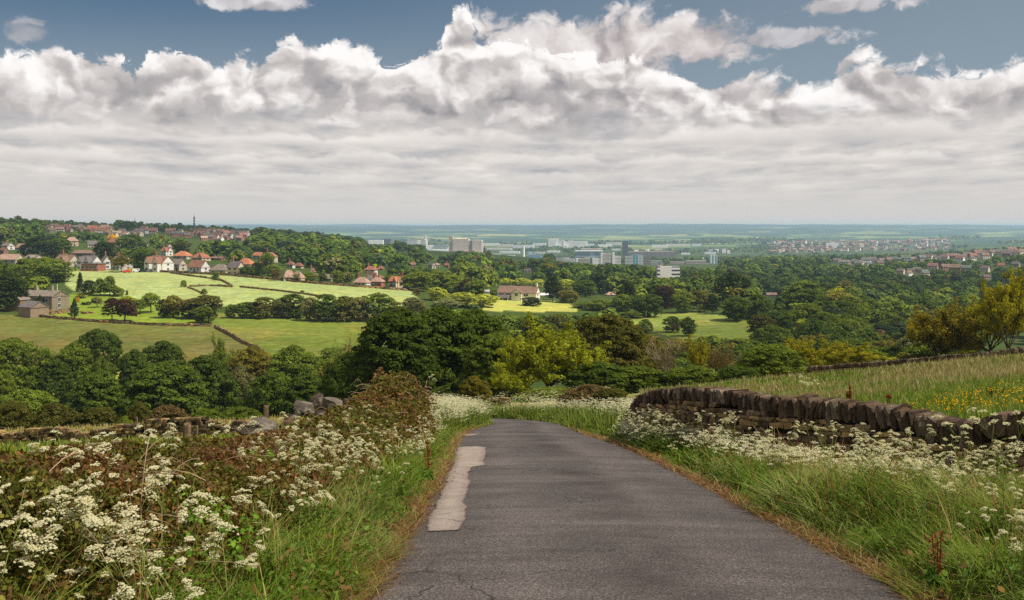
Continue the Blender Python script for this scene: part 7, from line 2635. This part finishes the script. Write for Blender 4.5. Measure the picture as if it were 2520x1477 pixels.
def build_parsley():
    rng = np.random.default_rng(47)
    # single plants that stand out
    for px, d, vt, lb in ((985, 10.2, 414, 'tall branching cow parsley in front of the wall, its flat heads above the coping'), (1010, 10.6, 419, 'second tall cow parsley crowding the coping at the edge of view'), (324, 13.5, 425, 'tall cow parsley standing clear in front of the brown brambles'),
                          (425, 34, 382, 'tallest cow parsley at the peak of the flowery bank by the bend'), (196, 8.4, 470, 'cow parsley with big drooping heads among the red brambles'), (347, 15.5, 436, 'small creamy cow parsley against the dark foot of the brambles'), (800, 25, 378, 'cow parsley growing on top of the wall')):
        x = (px - CX) * mpp(d)
        parsley(x, d, max(.45, -(vt - HV) * mpp(d) - T1(x, d)), lb, None)
    pts = []

    def zone(n, y0, y1, xf, grp, lb, h0, h1):
        k = 0
        while k < n:
            y = y0 + (y1 - y0) * rng.random() ** 1.15
            x = xf(y)
            if fbm(np.array([x / .8]), np.array([y / .8]), 61, 2)[0] < 0.42:
                continue
            hh = rng.uniform(h0, h1)
            if 'lane wall' in lb and y < 17:
                hh = rng.uniform(.28, .48) if rng.random() < .85 else .72
            pts.append((x, y, hh, lb, grp)); k += 1
    zone(58, 4.2, 8.8, lambda y: rng.uniform(-.52 * y, min(-1.45, -.20 * y)), 'cow parsley on the bramble bank verge', 'white cow parsley plant in the thick patch before the brambles', .50, .82)
    zone(20, 8.0, 16, lambda y: rng.uniform(-3.0, -1.9), 'cow parsley along the bramble foot', 'white cow parsley plant strung along the foot of the brambles', .5, .8)
    zone(60, 11, 29, lambda y: float(interp(ROAD_L, y)) - rng.uniform(.30, 1.15), 'cow parsley by the concrete patch', 'white cow parsley plant on the bank beside the concrete patch', .42, .68)
    zone(116, 10.5, 26, lambda y: float(interp(ROAD_R, y)) + (float(wall_x(y)) - float(interp(ROAD_R, y))) * rng.uniform(.26, .56 if y < 15.5 else .80), 'cow parsley under the lane wall', 'white cow parsley plant in the long drift under the lane wall', .34, .80)
    zone(36, 6.3, 13, lambda y: float(interp(ROAD_R, y)) + rng.uniform(.45, max(.7, min(2.5, .5 * y - 2.7))), 'cow parsley in the long verge grass', 'white cow parsley plant scattered in the long grass below the wall', .50, .74)
    for x, y, h, lb, g in pts:
        parsley(x, y, h, lb, g)
    # the mass of it at the bend
    parts = []
    C = []
    for n, y0, y1, f in ((520, 29, 50, lambda y: float(interp(ROAD_L, y)) - .3 - 1.9 * rng.random()), (150, 11, 26, lambda y: float(interp(ROAD_R, y)) + (float(wall_x(y)) - float(interp(ROAD_R, y))) * rng.uniform(.30, .54 if y < 15.5 else .80)), (60, 18, 29, lambda y: float(interp(ROAD_L, y)) - .5 - .9 * rng.random()), (460, 25, 58, lambda y: float(interp(ROAD_R, y)) + .8 + 2.8 * rng.random()), (300, 51, 64, lambda y: rng.uniform(-3, 6)), (60, 25.5, 33, lambda y: 3.5 + rng.random() * 2.2)):
        for i in range(n):
            y = rng.uniform(y0, y1); x = f(y)
            if y > 50.5 and -4 < x < float(interp(ROAD_R, y)) + .5:
                continue
            h = rng.uniform(.55, 1.0) if y > 26 else rng.uniform(.28, .50)
            z = T1(x, y)
            for q in range(9):
                C.append((x + rng.normal() * .16, y + rng.normal() * .16, z + h * rng.uniform(.62, 1.05)))
    C = np.array(C)
    V, F, T = leaves_on(C, np.full((len(C), 3), .050) * np.array([1, 1, .4]), 20, .0115, rng, 1.0, .5)
    T = np.clip(.86 + .16 * (T / T.mean() - 1), .5, 1.0) * np.array([0.86, 0.82, 0.58])
    tag(link('flower_drift', mesh_np('flower_drift', V, F, {'tint': T}, False, [M_PETAL])), 'dense drift of cow parsley flowers at the bend of the lane', None, None, 'stuff')
    n = 26000
    y = rng.uniform(28, 63, n)
    sd = rng.random(n) < .5
    u = rng.uniform(.25, 3.6, n)
    x = np.where(sd, interp(ROAD_R, y) + u, interp(ROAD_L, y) - u * .85)
    ok = ~((y > 50) & ~sd)
    x, y = x[ok], y[ok]; n = len(x)
    col = GREENS[rng.integers(0, 6, n)] * rng.uniform(.6, 1.15, (n, 1))
    V, F, T = blades(np.stack([x, y, terrain(x, y)], 1), rng.uniform(.3, .85, n), rng.uniform(.02, .045, n), np.abs(rng.normal(size=n)) * .3, rng.uniform(0, 6.28, n), col, rng)
    tag(link('tall_herbs', mesh_np('tall_herbs', V, F, {'tint': T}, False, [M_GRASS])), 'tall green stems and leaves under the flowers at the bend', None, None, 'stuff')


build_parsley()


# ------------------------------------------------------------------ docks, sorrel and shrubs near the walls
def spike(name, label, px, d, vt, wpx, col, leafc, seed, cat='plant', group=None, n=75):
    rng = np.random.default_rng(seed)
    k = mpp(d)
    x = (px - CX) * k
    g = T1(x, d)
    h = max(.3, -(vt - HV) * k - g)
    o = link(name, None, None, (x, d, g))
    tag(o, label, cat, group)
    b = MB()
    C = []
    for i in range(3):
        e = Vector((rng.normal() * wpx * k * .25, rng.normal() * .05, h * rng.uniform(.75, 1.0)))
        b.tube([(0, 0, -.05), e * .5 + Vector((0.01, 0, 0)), e], [.008, .006, .003], 4, False)
        for q in range(n // 3):
            s = rng.uniform(.5, 1.0)
            C.append(tuple(e * s + Vector((rng.normal() * .02, rng.normal() * .02, 0))))
    b.build('stem', M_STALK2, o)
    C = np.array(C)
    V, F, T = leaves_on(C, np.full((len(C), 3), .012), 2, .011 * max(1, d / 10), rng, .6, .8)
    link('blossom', mesh_np('blossom', V, F, {'tint': T * np.array(col)}, False, [M_GRASS]), o)
    m = 26
    a = rng.uniform(0, 6.28, m)
    C = np.stack([np.cos(a) * wpx * k * .35, np.sin(a) * wpx * k * .35, rng.uniform(.05, .35, m) * h], 1)
    V, F, T = leaves_on(C, np.full((m, 3), .05), 4, .05 * max(1, d / 22), rng, .8, .6)
    link('foliage', mesh_np('foliage', V, F, {'tint': T * np.array(leafc)}, False, [M_GRASS]), o)


M_STALK2 = mat_plain('red_stalk', lin(120, 58, 40), 0.7, 0.15)
RS, GL = lin(134, 78, 52), lin(92, 122, 40)
spike('dock_plant', 'rust brown dock with broad green leaves behind the wall', 849, 26, 385, 26, lin(138, 96, 40), GL, 1, n=240)
spike('dock_plant', 'reddish dry dock right of the leafy one', 889, 25, 392, 14, RS, lin(120, 100, 50), 2)
spike('dock_plant', 'small green dock beside the buttercups', 995, 24, 386, 14, lin(120, 110, 50), GL, 3)
spike('sorrel_plant', 'dark red sorrel spike against the wall stones', 907, 13.6, 436, 5, lin(122, 52, 38), GL, 4)
spike('sorrel_plant', 'red sorrel spike among cow parsley below the coping dip', 880, 13.4, 452, 6, lin(122, 52, 38), GL, 5)
spike('sorrel_plant', 'slim red sorrel spike right of the dark red one', 921, 13.4, 446, 4, lin(122, 58, 40), GL, 6)
spike('sorrel_plant', 'red sorrel spike on the bank by the concrete patch', 428, 15.0, 442, 6, RS, GL, 7)
spike('sorrel_plant', 'rusty sorrel spike in the long grass at the corner of the view', 936, 7.2, 522, 6, RS, GL, 8)


def verge_shrub(label, px, d, vt, wpx, c, name='verge_shrub', cat='shrub'):
    plant('nearbush', px, d, vt, wpx, c, name, label, cat)


verge_shrub('dark green gorse like clump at the end of the lane wall', 645, 31.0, 398, 26, 'mid')
verge_shrub('second dark green clump tight under the wall', 694, 26.5, 411, 18, 'scrub')
verge_shrub('brown scrubby mound between the ash and the wall end', 590, 54, 385, 56, 'brown')
verge_shrub('brownish heathery shrub at the wall end', 612, 46, 388, 44, 'scrub')
verge_shrub('low brownish shrub at the outside of the bend', 500, 66, 397, 22, 'brown')
verge_shrub('fresh green sapling bush at the inside of the bend', 484, 58, 400, 10, 'fresh')


# ------------------------------------------------------------------ unseen clouds added high over the hillside to shade parts of the land
def mat_shade_cloud():
    m, t, out = new_mat('shade_cloud')
    d = attr(t, 'dens', out='Fac')
    b = t.node('ShaderNodeBsdfDiffuse'); b.inputs[0].default_value = (0.9, 0.9, 0.9, 1)
    tr = t.node('ShaderNodeBsdfTransparent')
    mx = t.node('ShaderNodeMixShader')
    t.l.new(d, mx.inputs[0]); t.l.new(tr.outputs[0], mx.inputs[1]); t.l.new(b.outputs[0], mx.inputs[2])
    t.l.new(mx.outputs[0], out.inputs[0])
    return m


M_SHADE_CLOUD = mat_shade_cloud()


def shade_cloud(label, tx, ty, rx, ry, dens, seed, alt=520.0):
    """an unseen lens at height alt, added so that its shadow falls round the point (tx, ty)"""
    ground = T1(tx, ty)
    k = (alt - ground) / SUN_DIR.z
    cx, cy = tx + SUN_DIR.x * k, ty + SUN_DIR.y * k
    n = 61
    u, v = np.meshgrid(np.linspace(-1.25, 1.25, n), np.linspace(-1.25, 1.25, n))
    r = np.sqrt(u * u + v * v) + 0.55 * (fbm(u * 2.2 + seed, v * 2.2, seed, 4) - 0.5)
    H = np.clip(1 - r, 0, 1)
    up_ = np.sqrt(H) * (0.75 + 0.5 * fbm(u * 5 + seed, v * 5, seed + 3, 4)) * min(rx, ry) * 0.30
    lo = -np.sqrt(H) * min(rx, ry) * 0.06
    X, Y = cx + u * rx, cy + v * ry
    dn = sstep(H, 0.02, 0.30) * dens
    idx = np.arange(n * n).reshape(n, n)
    F = np.stack([idx[:-1, :-1], idx[:-1, 1:], idx[1:, 1:], idx[1:, :-1]], -1).reshape(-1, 4)
    F = F[(H.ravel()[F] > 0).any(axis=1)]
    V = np.concatenate([np.stack([X, Y, alt + up_], -1).reshape(-1, 3), np.stack([X, Y, alt + lo], -1).reshape(-1, 3)])
    F = np.concatenate([F, F[:, ::-1] + n * n])
    used, inv = np.unique(F, return_inverse=True)
    D = np.concatenate([dn.ravel(), dn.ravel()])[used]
    o = link('shade_cloud', mesh_np('shade_cloud', V[used], inv.reshape(-1, 4), {'dens': D}, True, [M_SHADE_CLOUD]))
    tag(o, label, None, None, 'stuff')


shade_cloud('thin unseen vapour lens added to shade the lane', 5, 35, 150, 105, 0.18, 1)
shade_cloud('faint unseen vapour lens added to shade the valley trees', -120, 235, 230, 105, 0.10, 2)
shade_cloud('unseen vapour lens added to shade the eastern wood', 330, 900, 420, 240, 0.30, 3)
shade_cloud('broad unseen vapour lens added to shade the mast hill', -420, 1480, 640, 420, 0.28, 4)
shade_cloud('small unseen vapour lens added to shade the sloping field', 130, 330, 130, 90, 0.28, 5)


# ------------------------------------------------------------------ air
def build_haze():
    b = MB()
    y0, y1, x0 = -70.0, 22500.0, 15000.0
    b.box((0, (y0 + y1) / 2, (24 - 125) / 2), (2 * x0, y1 - y0, 149.0))
    m, t, out = new_mat('haze')
    v = t.node('ShaderNodeVolumePrincipled')
    v.inputs['Color'].default_value = (0.56, 0.77, 1.0, 1)
    v.inputs['Density'].default_value = 0.00009
    v.inputs['Anisotropy'].default_value = 0.2
    t.l.new(v.outputs[0], out.inputs['Volume'])
    try:
        m.volume_sampling = 'MULTIPLE_IMPORTANCE'
    except Exception:
        pass
    o = b.build('haze', m)
    tag(o, 'pale blue air between the hills', None, None, 'stuff')


build_haze()
